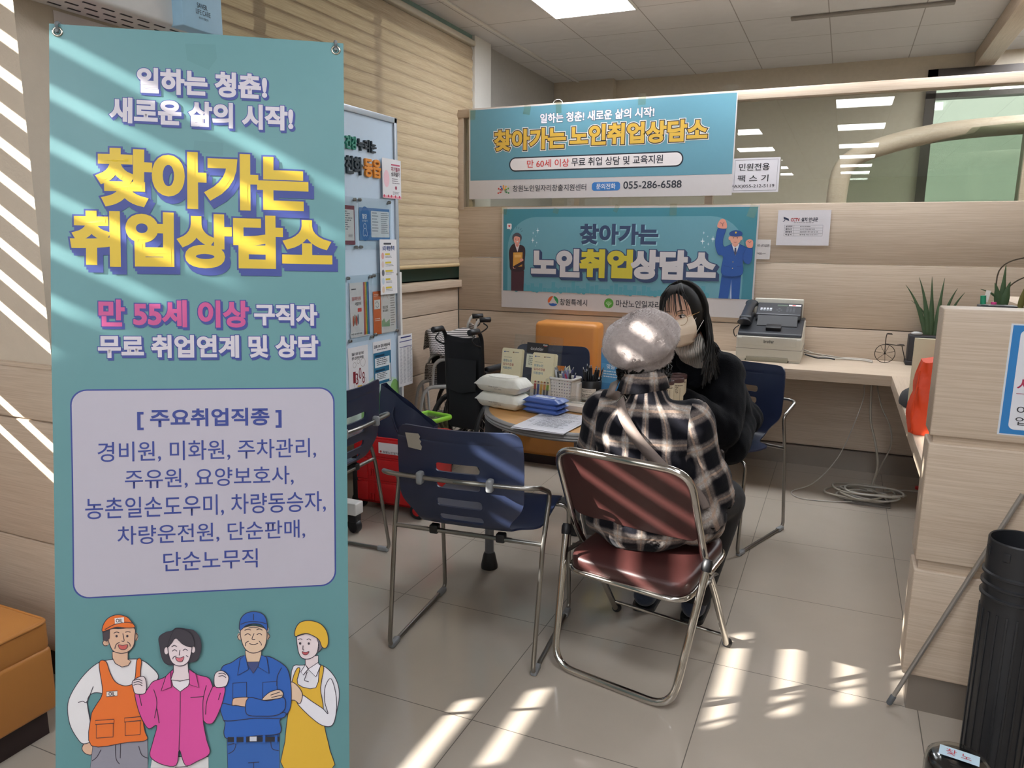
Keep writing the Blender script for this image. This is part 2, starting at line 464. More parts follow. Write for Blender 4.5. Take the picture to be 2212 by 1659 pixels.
# wood wainscot and sill on the left wall
m = MB()
for z0, z1 in ((.1, .46), (.465, .865), (.87, 1.04)): m.bb((XL, 1.93, z0), (XL+.022, YB, z1), bev=.002)
m.bb((XL-.1, 1.93, 1.04), (XL+.055, YB, 1.092), bev=.003)
struct(m, 'trim_left', lam_y)
struct(MB().bb((XL, 1.93, 0), (XL+.018, YB, .1)), 'baseboard_left', dark_base)
struct(MB().bb((XL, YN, 0), (XL+.02, 1.42, .86), bev=.002), 'wainscot_left', lam_y)
# near window: metal frame
def window_frame(n, y0, y1, mull, sill=1.04, board=1.27):
    m = MB()
    for a, b in ((y0, y0+.05), (y1-.05, y1)): m.bb((XL-.1, a, 1.04), (XL-.05, b, 2.8))
    for q in mull: m.bb((XL-.1, q-.02, 1.04), (XL-.05, q+.02, 2.8))
    for a, b in ((sill, sill+.06), (2.74, 2.8)): m.bb((XL-.1, y0, a), (XL-.05, y1, b))
    m.bb((XL-.1, y0, sill), (XL-.05, y1, board))
    w = struct(m, 'window_%d' % n, green_dark)
    return w
w1 = window_frame(1, *WIN[1], [2.9, 3.9]); w2 = window_frame(2, *WIN[0], [], .86, .90)
MB().bb((XL-.1, .05, 1.165), (XL-.05, 1.21, 1.34)).build('transom', green_dark, w2)
g = MB().bb((XL-.078, 1.97, 1.10), (XL-.072, 5.17, 2.74)).build('glass_pane', glass_mat('window_glass', '#eef2ec', .02), w1)
# far wall beyond the partition, right and near walls
DOOR = (.49, 2.6)
m = MB().bb((XL, YF, 0), (DOOR[0], YF+.15, CEIL)).bb((DOOR[1], YF, 0), (XR, YF+.15, CEIL)).bb((DOOR[0], YF, 2.74), (DOOR[1], YF+.15, CEIL))
m.bb((XL, YF-.10, 0), (-2.07, YF, CEIL))
struct(m, 'wall_far', beige_wall)
struct(MB().bb((XR, YN, 0), (XR+.12, YF+1.8, CEIL)), 'wall_right', office_wall)
struct(MB().bb((XL-.1, YN-.12, 0), (XR+.1, YN, CEIL)), 'wall_near', office_wall)
# ceiling edge trim along the window soffit, corner pier beside the window
struct(MB().bb((XL+.23, 1.9, CEIL-.012), (XL+.25, YF-.1, CEIL), bev=.002), 'trim_ceiling', white_paint)
struct(MB().bb((XL-.02, 5.22, 1.05), (XL+.05, 5.50, CEIL)), 'wall_corner', white_paint)
struct(MB().bb((XL-.04, 1.93, 2.80), (XL+.03, 5.25, CEIL)), 'trim_soffit', mat('soffit_teal', '#7f9a90', .6))
# far window on the right, beyond the partition
m = MB()
for a, b in ((DOOR[0], DOOR[0]+.07), (DOOR[1]-.07, DOOR[1]), (1.25, 1.31)): m.bb((a, YF-.03, .05), (b, YF+.08, 2.74))
for a, b in ((2.66, 2.74), (2.52, 2.56), (.05, .12)): m.bb((DOOR[0], YF-.03, a), (DOOR[1], YF+.08, b))
w3 = struct(m, 'window_3', frame_dark)
MB().bb((DOOR[0]+.05, YF+.02, .1), (DOOR[1]-.05, YF+.028, 2.70)).build('glass_pane', glass_mat('far_glass', '#f0f4f1', .02), w3)
struct(MB().bb((DOOR[0]-1.0, YF+1.75, 0), (XR+.1, YF+1.85, 3.3)), 'wall_outside', mat('pale_facade', '#878d88', .8, var=.1, scale=3))
# wooden beam that hangs from the ceiling on the right
struct(MB().bb((.80, 5.06, 2.74), (.93, YF-.04, CEIL), bev=.004), 'trim_beam', lam_y)
# ---------------------------------------------------------------- partition: wood panels below, glass above
m = MB(); YP = YB+.075
for z0, z1 in ((.12, .470), (.475, .868), (.873, 1.256), (1.261, 1.62)):
    m.bb((XL+.03, YB, z0), (XR, YP, z1), bev=.003)
struct(m, 'wall_back', lam_x)
struct(MB().bb((XL+.03, YB+.012, 0), (XR, YP-.012, .12)), 'baseboard_back', steel)
m = MB()
m.bb((XL+.0, YB-.012, 2.240), (XR, YP+.012, 2.297), bev=.003)                      # top rail
m.bb((XL+.0, YB-.006, 1.60), (XL+.075, YP+.006, 2.24), bev=.003)                  # end post by the window
m.bb((-.85, YB+.01, 1.62), (-.80, YP-.01, 2.24))                                  # mullion
struct(m, 'trim_partition', lam_x)
m = MB()
m.bb((XL+.075, YB+.034, 1.62), (-.85, YB+.040, 2.24)); m.bb((-.80, YB+.034, 1.62), (XR, YB+.040, 2.24))
struct(m, 'window_4', glass_mat('partition_glass', '#eceeea', .03))
# furniture glimpsed through the glass: curved counter screen with a wooden rim
t = thing('counter_screen', 'curved glass counter screen with wooden rim, seen through the partition glass on the right', 'screen', (.2, 6.1, 0))
L = t.location
arc = catmull([(-.08, 5.80, 1.35), (-.08, 5.80, 1.75), (-.03, 5.82, 1.93), (.16, 5.86, 2.03), (.55, 5.93, 2.12), (1.15, 6.02, 2.16), (1.6, 6.05, 2.16)], 8)
MB().tube(arc, .065, 8, flat=1.0).build('rim', lam_x, t).data.transform(Matrix.Translation(-L))
MB().bb((-.08, 5.83, .9), (1.55, 5.85, 1.35)).build('panel', lam_x, t).data.transform(Matrix.Translation(-L))
m = MB(); P2 = [(p.x, p.z) for p in arc]+[(1.6, 1.35)]
m.prism(P2, 0, .008, Matrix(((1, 0, 0, 0), (0, 0, -1, 5.90), (0, 1, 0, 0), (0, 0, 0, 1))))
m.build('pane', glass_mat('counter_glass', '#dbe3db', .02), t).data.transform(Matrix.Translation(-L))
MB().bb((1.0, 5.86, 0), (1.10, 6.00, 2.14)).build('post', lam_x, t).data.transform(Matrix.Translation(-L))
MB().bb((-.08, 5.83, 0), (1.55, 5.86, .9)).build('base', lam_x, t).data.transform(Matrix.Translation(-L))
# ---------------------------------------------------------------- ceiling lights
led = emit_mat('led_diffuser', '#f4f8ff', PANEL_STRENGTH)
def light_panel():
    t = thing('ceiling_light', 'square white LED ceiling panel in front of the partition, nearest the window', 'ceiling light', (-1.62, 4.74, CEIL), 0, 'LED panels in the ceiling')
    MB().bb((-.272, -.272, -.012), (.272, .272, -.001)).build('diffuser', led, t)
    m = MB()
    for a, b in (((-.28, -.28), (.28, -.27)), ((-.28, .27), (.28, .28)), ((-.28, -.27), (-.27, .27)), ((.27, -.27), (.28, .27))):
        m.bb((a[0], a[1], -.016), (b[0], b[1], 0))
    m.build('frame', white_paint, t); return t
lp = light_panel()
spots = [(-.50, 4.72)]+[(x, y) for y in (1.05, -.75, -2.75, -4.3, -5.9, -7.4) for x in (.06, -1.42) if (x, y) != (-1.42, 1.05)]+[(.62, 4.72)]+[(1.4, 5.55), (1.4, 6.55), (2.2, 5.55), (2.2, 6.55)]  # the panels listed last are unseen, added to brighten back wall and far room
for i, (x, y) in enumerate(spots):
    c = copy_tree(lp); c.location = (x, y, CEIL)
    c['label'] = 'LED ceiling panel beyond the partition, outside the picture' if y > 5 else 'LED ceiling panel above the table and desk, over the top edge of the picture' if y > 3 and i else 'square white LED ceiling panel right of the first, cut by the top edge' if i == 0 else 'LED ceiling panel of the office behind, seen as a reflection in the glass'
# flat strip light cover lying against the ceiling
tag(recenter(MB().box((.02, 5.62, CEIL-.008), (.95, .06, .014), bev=.004).build('ceiling_strip', mat('grey_strip', '#8d8781', .6))), 'grey strip cover on the ceiling beyond the partition', 'strip cover')
# ---------------------------------------------------------------- fabric shades
def shade_mat():
    t = NT('woven_shade_fabric'); t.set(.8, spec=.1)
    n1 = t.noise(t.mapping(t.pos(), (300, 6, 500)), 1.0, 4, .6)
    c = t.ramp(n1, [(.3, lin('#96826a')), (.7, lin('#b8a68c'))]); t.link(c, t.b.inputs['Base Color'])
    tr = t.new('BsdfTranslucent'); t.link(c, tr.inputs[0]); mx = t.new('MixShader'); mx.inputs[0].default_value = .06
    t.link(t.b.outputs[0], mx.inputs[1]); t.link(tr.outputs[0], mx.inputs[2]); t.link(mx.outputs[0], t.out.inputs[0]); return t.m
shade_m = shade_mat()
def shade(y0, y1, zb, zt, closed, label, phase=0.0):
    t = thing('window_shade', label, 'blind', (XL+.02, (y0+y1)/2, zb)); L = t.location
    m = MB(); P = .072 if closed else .1017; z = zt-phase
    # each band is a shallow wave of fabric; when closed the bands overlap
    while z > zb+.02:
        h = P+.012 if closed else P-.029
        prof = [(0.0, 0.0), (.010, -.25*h), (.012, -.6*h), (.004, -.97*h), (-.006, -h)] if closed else [(0, 0), (.004, -.5*h), (0, -h)]
        vs = []; 
        for dx, dz in prof:
            for y in (y0, y1): vs.append((XL+.022+dx, y, max(z+dz, zb)))
        m.add(vs, [(2*i, 2*i+1, 2*i+3, 2*i+2) for i in range(len(prof)-1)], True)
        z -= P
    if not closed: m.add([(XL+.0225, y, zz) for zz in (2.42, zt) for y in (y0, y1)], [(0, 1, 3, 2)])  # closed top band, added to keep sun off the orange bag
    m.build('fabric', shade_m, t, off=L)
    MB().box((XL+.022, (y0+y1)/2, zb-.012), (.03, y1-y0, .03), bev=.012).build('bottom_bar', mat('shade_bar', '#cbb48a', .5), t, off=L)
    MB().bb((XL+.0, y0, zt), (XL+.06, y1, zt+.04), bev=.01).build('head_rail', mat('shade_rail', '#b9b09f', .5), t, off=L)
    return t
shade(1.95, 5.222, 1.215, 2.77, True, 'closed wood-toned fabric window shade behind the white notice board')
shade(.01, 1.25, .90, 2.77, False, 'half-open banded fabric shade letting in strips of sun', phase=2.77-(1.38-.0145+.1017*13))
# ================================================================ standing X-banner in the foreground
XB_O, XB_X, XB_Y = Vector((-1.5612, 1.1443, 1.8128)), Vector((.83468, .55054, -.01494)), Vector((.09134, -.16514, -.98203))
XB_N = -XB_X.cross(XB_Y)
t = thing('banner_stand', 'tall turquoise standing banner with yellow Korean lettering and four drawn workers', 'banner', (XB_O+XB_X*.3+XB_Y*.9) - Vector((0, 0, (XB_O+XB_X*.3+XB_Y*.9).z)))
XB_L = t.location.copy()
def hmat(rows): return [v for r in rows for v in r]
HX = np.array([8.782167566e-04, -7.177026920e-06, -9.359598755e-02, -6.488939597e-05, 9.582503824e-04, -4.288585452e-02, -9.591691497e-05, 1.074364947e-06, 1.0]).reshape(3, 3)
HXA = (HX @ np.array([[1/2.9105, 0, 0], [0, 1/2.9105, 1260], [0, 0, 1]])).ravel().tolist()   # drawing units of the figures -> metres on the sheet
S = Sheet(lambda u, v, l: Vector((u, v, l)), eps=.00035)
teal, navy, yel, wht, pink = '#608f92', '#37458c', '#d6b62e', '#cbc5cd', '#c2528a'
S.rect(0, 0, .6, 1.8, teal)
big = [(navy, .085, .000, .000), (navy, .085, .004, .006), (navy, .085, .008, .012)]
sm = [(navy, .075, .0, .0), (navy, .075, .003, .004)]
S.text('일하는 청춘!', .1738, .083, .4343, .1335, wht, .045, sm)
S.text('새로운 삶의 시작!', .1200, .150, .4893, .2000, wht, .045, sm)
S.text('찾아가는', .0980, .2630, .5163, .3730, yel, .052, big)
S.text('취업상담소', .0450, .3950, .5662, .5000, yel, .052, big)
S.text('만 55세 이상', .0942, .577, .3922, .6305, pink, .04, sm)
S.text('구직자', .4070, .5820, .5368, .6260, wht, .04, sm)
S.text('무료 취업연계 및 상담', .0917, .6512, .5384, .6962, wht, .04, sm)
S.rrect(.0345, .7640, .5740, 1.2050, .032, navy); S.rrect(.0375, .7670, .5710, 1.2020, .030, '#b6b1bc')
S.text('[ 주요취업직종 ]', .1655, .8083, .4592, .8507, navy, .028)
for b, x0, y0, x1, y1 in (('경비원, 미화원, 주차관리,', .0860, .8762, .5330, .9196), ('주유원, 요양보호사,', .1387, .9360, .4845, .9777), ('농촌일손도우미, 차량동승자,', .0604, .9942, .5528, 1.0400),
                          ('차량운전원, 단순판매,', .1228, 1.0555, .5080, 1.0968), ('단순노무직', .2134, 1.1150, .4068, 1.1563)):
    S.text(b, x0, y0, x1, y1, navy, .006)
# --- the four drawn workers
S.H = HXA; K = '#3a3240'; skin1, skin2, skin3 = '#dcb498', '#e6d6d8', '#e0c2a6'; LW = 4.5
def pocket(x0, y0, x1, y1, m): S.shape([(x0, y0), (x1, y0-6), (x1, y1-6), (x0, y1)], m, K, LW)
def ln(*p): S.curve(p, LW, K)
# worker with the yellow beret and apron (behind)
S.blob([(1830, 560), (1900, 520), (2010, 515), (2080, 560), (2125, 640), (2130, 740), (2100, 860), (2060, 900), (1985, 885), (1990, 1161), (1850, 1161), (1830, 900)], '#e3e2e8', K, LW, 4)
S.blob([(1862, 545), (1885, 545), (1870, 640), (1985, 660), (2010, 530), (2035, 535), (2015, 660), (2030, 760), (2040, 900), (2075, 1050), (2085, 1165), (1785, 1165), (1790, 1000), (1805, 850), (1830, 700), (1835, 620)], '#dfb23a', K, LW, 3)
S.blob([(2080, 600), (2110, 690), (2115, 800), (2090, 890), (2030, 895), (1960, 850), (1880, 775), (1865, 740), (1895, 705), (1960, 745), (2030, 790), (2062, 820), (2040, 740), (2045, 650)], '#e6e4ea', K, LW, 4)
S.blob([(1790, 640), (1830, 625), (1870, 650), (1900, 700), (1885, 760), (1850, 740), (1800, 730)], skin3, K, LW, 4)
S.shape([(1918, 470), (2000, 455), (2000, 510), (1940, 540), (1918, 515)], skin2, K, LW)
S.shape([(1918, 515), (1936, 542), (1905, 580), (1890, 560)], '#ece9ef', K, LW); S.shape([(1936, 542), (1998, 500), (2015, 520), (1985, 590)], '#ece9ef', K, LW)
S.ell(2008, 380, 22, 26, skin2); ln((2000, 360), (2028, 372), (2018, 402), (1995, 405))
S.blob([(1868, 325), (1930, 312), (1995, 335), (2000, 400), (1985, 450), (1940, 478), (1895, 470), (1872, 420)], skin2, K, LW)
S.blob([(1990, 340), (2010, 350), (2025, 400), (2000, 432), (2005, 390)], '#7a7680', K, 3)
S.blob([(1856, 335), (1858, 285), (1890, 245), (1950, 235), (2015, 255), (2055, 305), (2064, 370), (2050, 405), (2025, 400), (2000, 350), (1930, 318)], '#dfb23a', K, LW)
ln((1868, 330), (1930, 316), (1995, 345))
for x in (1886, 1941): S.ell(x, 379, 7, 8, K)
ln((1872, 355), (1890, 350), (1900, 356)); ln((1928, 356), (1942, 350), (1955, 358)); ln((1905, 392), (1904, 418), (1912, 420))
S.blob([(1898, 432), (1920, 436), (1942, 430), (1930, 450), (1908, 450)], '#c25a60', K, 3)
ln((1912, 615), (1940, 622)); ln((1930, 560), (1912, 612))
# worker in the orange apron
S.blob([(575, 985), (535, 1000), (515, 1040), (540, 1072), (580, 1072)], skin1, K, LW, 4)
S.shape([(585, 1005), (925, 985), (930, 1165), (568, 1165)], '#8f8d98', K, LW); ln((726, 1010), (730, 1100), (752, 1135)); ln((758, 1010), (756, 1100)); ln((635, 1045), (610, 1090), (580, 1115)); ln((870, 1025), (890, 1080), (925, 1100))
S.blob([(655, 488), (575, 530), (500, 610), (440, 710), (424, 790), (440, 890), (480, 965), (522, 1008), (575, 985), (572, 900), (548, 745), (590, 690), (700, 700), (900, 680), (990, 600), (945, 530), (880, 485), (800, 480)], '#e2dfe0', K, LW, 5)
ln((490, 750), (520, 742), (545, 745), (585, 650)); ln((545, 745), (565, 850), (573, 960))
S.blob([(622, 503), (664, 492), (690, 560), (722, 618), (775, 645), (828, 636), (848, 590), (858, 485), (887, 488), (880, 600), (902, 900), (922, 985), (800, 1000), (576, 1018), (572, 840), (600, 772), (638, 710), (642, 650)], '#e5732f', K, LW, 4)
S.shape([(706, 430), (803, 430), (803, 480), (822, 490), (805, 518), (765, 527), (725, 505), (706, 470)], skin1, K, LW)
S.ell(660, 378, 20, 22, skin1); ln((650, 362), (642, 378), (652, 395), (672, 395)); S.ell(852, 340, 12, 26, skin1); ln((850, 316), (863, 335), (850, 364))
S.blob([(672, 290), (760, 285), (842, 282), (846, 340), (838, 395), (805, 430), (760, 440), (712, 425), (690, 385), (676, 340)], skin1, K, LW)
S.shape([(645, 298), (690, 288), (688, 345), (672, 365), (650, 355)], '#4a4148', K, 3)
S.blob([(644, 300), (655, 250), (690, 212), (745, 197), (800, 212), (830, 245), (848, 275), (800, 280), (735, 275), (690, 288)], '#e5732f', K, LW)
ln((660, 290), (720, 258), (790, 244), (832, 250))
S.shape([(722, 218), (780, 212), (782, 245), (724, 252)], '#e8e2de'); S.text('OIL', 731, 222, 772, 244, K, .02)
for x in (733, 800): S.ell(x, 332, 7, 8, K)
ln((715, 314), (733, 306), (750, 312)); ln((788, 308), (803, 304), (820, 308)); ln((772, 315), (780, 362), (764, 362)); ln((752, 370), (730, 385), (722, 412)); ln((800, 368), (815, 380), (818, 398))
S.blob([(745, 386), (772, 390), (803, 385), (792, 412), (768, 416), (752, 408)], '#c9605a', K, 3)
S.shape([(670, 680), (738, 676), (738, 708), (670, 712)], '#ece4dc', K, 3); S.text('OIL', 684, 683, 722, 705, K, .02)
for x0, x1, y in ((608, 712, 885), (788, 880, 872)): pocket(x0, y, x1, y+85, '#e5732f'); S.shape([(x0-6, y-25), (x1+6, y-32), (x1+6, y-8), (x0-6, y)], '#e5732f', K, LW)
# man in blue overalls
S.shape([(1425, 960), (1755, 950), (1758, 1165), (1432, 1165)], '#3564ad', K, LW); ln((1432, 1018), (1480, 1010), (1470, 1050), (1435, 1072)); ln((1700, 985), (1710, 1040), (1752, 1055)); ln((1560, 1128), (1630, 1124)); ln((1595, 1128), (1595, 1165))
S.blob([(1525, 462), (1450, 505), (1395, 530), (1378, 600), (1385, 760), (1400, 850), (1415, 880), (1408, 945), (1440, 975), (1600, 960), (1740, 950), (1768, 920), (1760, 860), (1820, 800), (1830, 680), (1812, 560), (1770, 510), (1680, 465), (1600, 480)], '#2f62b3', K, LW, 5)
S.shape([(1538, 430), (1640, 425), (1640, 500), (1592, 510), (1545, 500)], skin3, K, LW); S.shape([(1545, 500), (1640, 498), (1590, 570)], '#454e7c', K, LW)
S.shape([(1540, 455), (1508, 480), (1492, 582), (1560, 545)], '#2f62b3', K, LW); S.shape([(1640, 455), (1675, 470), (1690, 572), (1620, 530)], '#2f62b3', K, LW)
pocket(1462, 632, 1548, 725, '#2f62b3'); pocket(1650, 628, 1740, 722, '#2f62b3')
S.blob([(1385, 760), (1470, 770), (1545, 778), (1560, 820), (1700, 830), (1790, 815), (1770, 850), (1600, 850), (1430, 865), (1398, 840)], '#2f62b3', K, LW, 5)
S.blob([(1462, 735), (1480, 722), (1565, 722), (1555, 775), (1480, 768), (1460, 768)], skin1, K, LW, 4)
S.blob([(1560, 722), (1680, 742), (1780, 720), (1790, 790), (1740, 830), (1640, 835), (1550, 820)], '#2f62b3', K, LW, 4)
S.blob([(1648, 735), (1690, 690), (1750, 672), (1778, 690), (1770, 720), (1720, 730)], skin3, K, LW, 4); ln((1700, 705), (1760, 685)); ln((1705, 720), (1775, 703))
ln((1768, 535), (1742, 590), (1738, 650))
S.rect(1432, 965, 1755, 995, '#2b2a33'); 
for x in (1472, 1532, 1652, 1728): S.rect(x, 955, x+16, 1005, '#2f62b3')
S.shape([(1570, 960), (1615, 960), (1615, 992), (1570, 992)], '#cfd0d8', K, 3)
S.ell(1500, 345, 14, 22, skin3); S.ell(1680, 342, 12, 22, skin3); ln((1503, 326), (1488, 345), (1500, 368)); ln((1680, 322), (1693, 340), (1680, 362))
S.ell(1508, 303, 12, 16, '#c9c6cc'); S.ell(1676, 300, 12, 16, '#c9c6cc')
S.blob([(1510, 300), (1560, 275), (1620, 275), (1672, 298), (1672, 370), (1650, 420), (1592, 444), (1545, 425), (1518, 375)], skin3, K, LW)
S.blob([(1505, 300), (1508, 235), (1540, 195), (1592, 181), (1645, 193), (1672, 230), (1678, 298), (1640, 265), (1590, 258), (1545, 270)], '#2f5fb0', K, LW)
ln((1510, 262), (1560, 246), (1625, 246), (1674, 258)); ln((1592, 195), (1592, 235))
ln((1535, 332), (1555, 322), (1575, 332)); ln((1612, 328), (1630, 320), (1645, 330)); ln((1535, 300), (1555, 292), (1575, 298)); ln((1610, 297), (1630, 290), (1648, 298)); ln((1595, 320), (1582, 355), (1602, 358)); ln((1565, 384), (1592, 390), (1620, 382)); ln((1562, 368), (1542, 380), (1540, 400)); ln((1625, 366), (1640, 385), (1640, 396)); ln((1560, 285), (1592, 280), (1625, 285))
# woman in pink
S.shape([(955, 1095), (1310, 1090), (1312, 1165), (945, 1165)], '#dcdad9', K, LW); ln((1100, 1158), (1180, 1152))
S.blob([(850, 690), (905, 685), (930, 660), (960, 620), (1030, 595), (1090, 545), (1180, 545), (1240, 580), (1310, 600), (1335, 650), (1350, 650), (1410, 655), (1405, 720), (1380, 800), (1340, 875), (1300, 882), (1278, 870), (1300, 980), (1320, 1065), (1240, 1115), (1168, 1140), (1128, 1045), (1110, 1140), (1020, 1135), (945, 1085), (960, 1000), (985, 895), (935, 915), (895, 860), (865, 780)], '#d9509b', K, LW, 4)
ln((1130, 688), (1130, 850), (1126, 1045)); ln((965, 670), (985, 750), (970, 850)); ln((985, 790), (1000, 880)); ln((1295, 645), (1275, 740), (1278, 870)); ln((1340, 640), (1300, 740), (1292, 825)); ln((1195, 722), (1280, 714)); ln((875, 700), (890, 770)); ln((1385, 690), (1372, 735))
S.shape([(1076, 610), (1128, 620), (1195, 605), (1180, 650), (1130, 686), (1085, 650)], '#e6e1e6', K, LW)
S.shape([(1088, 500), (1178, 500), (1182, 560), (1195, 605), (1130, 618), (1072, 610), (1088, 560)], skin2, K, LW)
S.shape([(1070, 560), (1076, 655), (1012, 678), (1042, 585)], '#d9509b', K, LW); S.shape([(1185, 548), (1228, 570), (1250, 658), (1190, 640)], '#d9509b', K, LW)
S.blob([(832, 620), (860, 595), (900, 585), (918, 620), (912, 690), (852, 692), (838, 655)], skin2, K, LW, 4); S.blob([(1345, 590), (1362, 560), (1400, 555), (1435, 590), (1425, 640), (1395, 655), (1350, 650)], skin2, K, LW, 4)
for y in (610, 625, 640): ln((840, y), (870, y-8), (895, y+4))
for y in (572, 588): ln((1372, y), (1400, y-4), (1420, y+8))
S.blob([(1005, 400), (1000, 340), (1040, 310), (1080, 300), (1110, 282), (1170, 290), (1215, 300), (1250, 340), (1262, 400), (1250, 460), (1230, 490), (1190, 500), (1090, 515), (1040, 505), (1015, 460)], '#403c44', K, LW, 5)
S.ell(1045, 425, 12, 22, skin2); S.ell(1212, 420, 12, 20, skin2)
S.blob([(1062, 380), (1130, 340), (1198, 385), (1200, 440), (1178, 500), (1128, 522), (1082, 500), (1060, 445)], skin2, K, LW)
S.blob([(1055, 400), (1075, 330), (1110, 285), (1190, 310), (1222, 380), (1200, 402), (1150, 385), (1105, 345), (1080, 375)], '#403c44', '#2a2630', 3)
ln((1082, 428), (1097, 418), (1112, 428)); ln((1148, 425), (1163, 415), (1180, 425)); ln((1078, 400), (1095, 390), (1112, 398)); ln((1130, 420), (1126, 455)); ln((1108, 458), (1090, 465), (1086, 478)); ln((1168, 455), (1182, 465))
S.blob([(1104, 466), (1130, 470), (1156, 462), (1145, 490), (1128, 494), (1112, 486)], '#d5727c', K, 3)
S.H = None
# old strips of clear tape and scuffs
tape = '#a3cfc6'
S.poly([(.268, .024), (.330, .022), (.333, .052), (.316, .078), (.272, .060)], '#5b8a8c')
S.poly([(.286, .232), (.345, .234), (.344, .262), (.283, .255)], '#5c8a8d')
sheet = S.build('printed_sheet')
def warp(u, v):
    def ridge(a, b, w, h):
        A = Vector(a); d = Vector(b)-A; L = d.length; d /= L; q = Vector((u, v))-A; s_ = q.dot(d)/L; p = q.x*d.y-q.y*d.x
        if s_ < -.05 or s_ > 1.05: return 0
        return h*math.exp(-(p/w)**2)*math.sin(math.pi*min(max(s_, .02), .98))
    d = ridge((.0, .0), (.30, .62), .070, .0060)+ridge((.6, .0), (.42, .42), .065, .0045)+ridge((.0, .0), (.12, .30), .08, -.003)
    d += ridge((.33, 1.17), (.18, 1.62), .085, -.006)+ridge((.36, 1.17), (.50, 1.62), .085, -.006)+ridge((.05, .40), (.02, .95), .07, .004)
    return d+.006*math.sin(v*3.6+.6)*math.cos((u-.3)*3)
bm = bmesh.new(); bm.from_mesh(sheet.data)
for k in range(1, 24):
    bmesh.ops.bisect_plane(bm, geom=bm.verts[:]+bm.edges[:]+bm.faces[:], plane_co=(k*.025, 0, 0), plane_no=(1, 0, 0))
for k in range(1, 60):
    bmesh.ops.bisect_plane(bm, geom=bm.verts[:]+bm.edges[:]+bm.faces[:], plane_co=(0, k*.03, 0), plane_no=(0, 1, 0))
for v in bm.verts:
    u, w, l = v.co; v.co = XB_O-XB_L+XB_X*u+XB_Y*w+XB_N*(l+warp(u, w))
for f in bm.faces: f.smooth = True
bm.to_mesh(sheet.data); bm.free(); sheet.parent = t
def xb(u, v, l=0): return XB_O+XB_X*u+XB_Y*v+XB_N*l
eyelet_m = mat('nickel_eyelet', '#b9b4a8', .25, metal=1); pole_m = mat('grey_pole', '#8b8f92', .4, metal=.6); plast = mat('grey_plastic_hook', '#6f7476', .5)
for u, v in ((.0165, .0165), (.5835, .0165)):
    MB().tube([xb(u, v, .003)+(XB_X*math.cos(a)+XB_Y*math.sin(a))*.0085 for a in [k*math.pi/8 for k in range(16)]], .0026, 8, closed=True).build('eyelet', eyelet_m, t, off=XB_L)
    MB().tube(smooth_path([xb(u, v, .010), xb(u, v, -.002), xb(u, v-.012, .012), xb(u, v-.022, .002), xb(u+(.02 if u < .3 else -.02), v+.01, -.02)], .01), .0035, 8).build('hook', plast, t, off=XB_L)
hub = xb(.3, 1.02, -.16)
for u, v in ((.02, .0, ), (.58, .0)): MB().tube([xb(u, v, -.012), hub], .006, 8).build('pole', pole_m, t, off=XB_L)
for e in ((.0, 1.78, -.01), (.6, 1.78, -.01), (.3, 1.75, -.55)):
    p = xb(*e); p.z = .008; MB().tube([hub, p], .007, 8).build('leg', pole_m, t, off=XB_L)
MB().ball(hub, .03).build('hub', plast, t, off=XB_L)
# ================================================================ banners and papers on the partition
def wall_sheet(y):
    return Sheet(lambda x, z, l: Vector((x, y-l, z)), eps=.0005)
def finish(S, name, label, cat, group=None):
    o = S.build(name); recenter(o); return tag(o, label, cat, group)
sky, paper, ink_k = '#6699a9', '#d0cac9', '#2b2f3a'
def board(S, x0, z0, x1, z1, y, m, th=.002):
    S.mb.mat(S.mi(m)); S.mb.bb((x0, y, z0), (x1, y+th, z1)); return S
# ---- upper banner
S = wall_sheet(4.974); board(S, -2.522, 1.672, -.679, 2.292, 4.974, paper)
S.fn = lambda x, z, l: Vector((x, 4.974-l+.0, z))
S.rect(-2.512, 1.802, -.685, 2.284, sky)
S.text('일하는 청춘! 새로운 삶의 시작!', -1.977, 2.230, -1.193, 2.170, '#efeaf0', .03, [('#4b4f60', .06, 0, 0)])
o2 = [('#efe9df', .115, 0, 0), ('#33323c', .085, 0, 0)]
S.text('찾아가는', -2.318, 2.133, -1.795, 2.004, '#d9af47', .045, o2)
S.text('노인취업상담소', -1.755, 2.137, -.855, 2.014, '#d9af47', .045, o2)
S.rrect(-2.207, 1.856, -.992, 1.952, .047, '#232733'); S.rrect(-2.199, 1.864, -1.000, 1.944, .040, '#e9e1df')
S.text('만 60세 이상', -2.071, 1.930, -1.762, 1.879, '#d8463f', .012)
S.text('무료 취업 상담 및 교육지원', -1.745, 1.933, -1.123, 1.880, ink_k, .012)
for k, (a, c) in enumerate(((150, '#c8403c'), (118, '#3a5fa8'), (90, '#d98a2b'), (62, '#e9b23c'), (30, '#5f9a44'), (200, '#c8403c'), (-20, '#3f8a55'))):
    ca, sa = math.cos(math.radians(a)), math.sin(math.radians(a)); cx, cz = -2.2505, 1.724
    S.shape([(cx+.006*ca, cz+.006*sa), (cx+.030*ca-.006*sa, cz+.024*sa+.006*ca), (cx+.034*ca, cz+.030*sa), (cx+.030*ca+.006*sa, cz+.024*sa-.006*ca)], c); S.ell(cx+.043*ca, cz+.036*sa, .006, .006, c)
S.text('창원노인일자리창출지원센터', -2.178, 1.762, -1.637, 1.719, ink_k, .008)
S.rrect(-1.597, 1.715, -1.401, 1.771, .020, '#3f7fc4'); S.text('문의전화', -1.565, 1.761, -1.433, 1.725, '#eef2f8', .015)
S.text('055-286-6588', -1.378, 1.771, -.996, 1.725, ink_k, .012)
up = finish(S, 'wall_banner', 'pale blue banner with yellow lettering and a phone number, taped over the glass', 'banner')
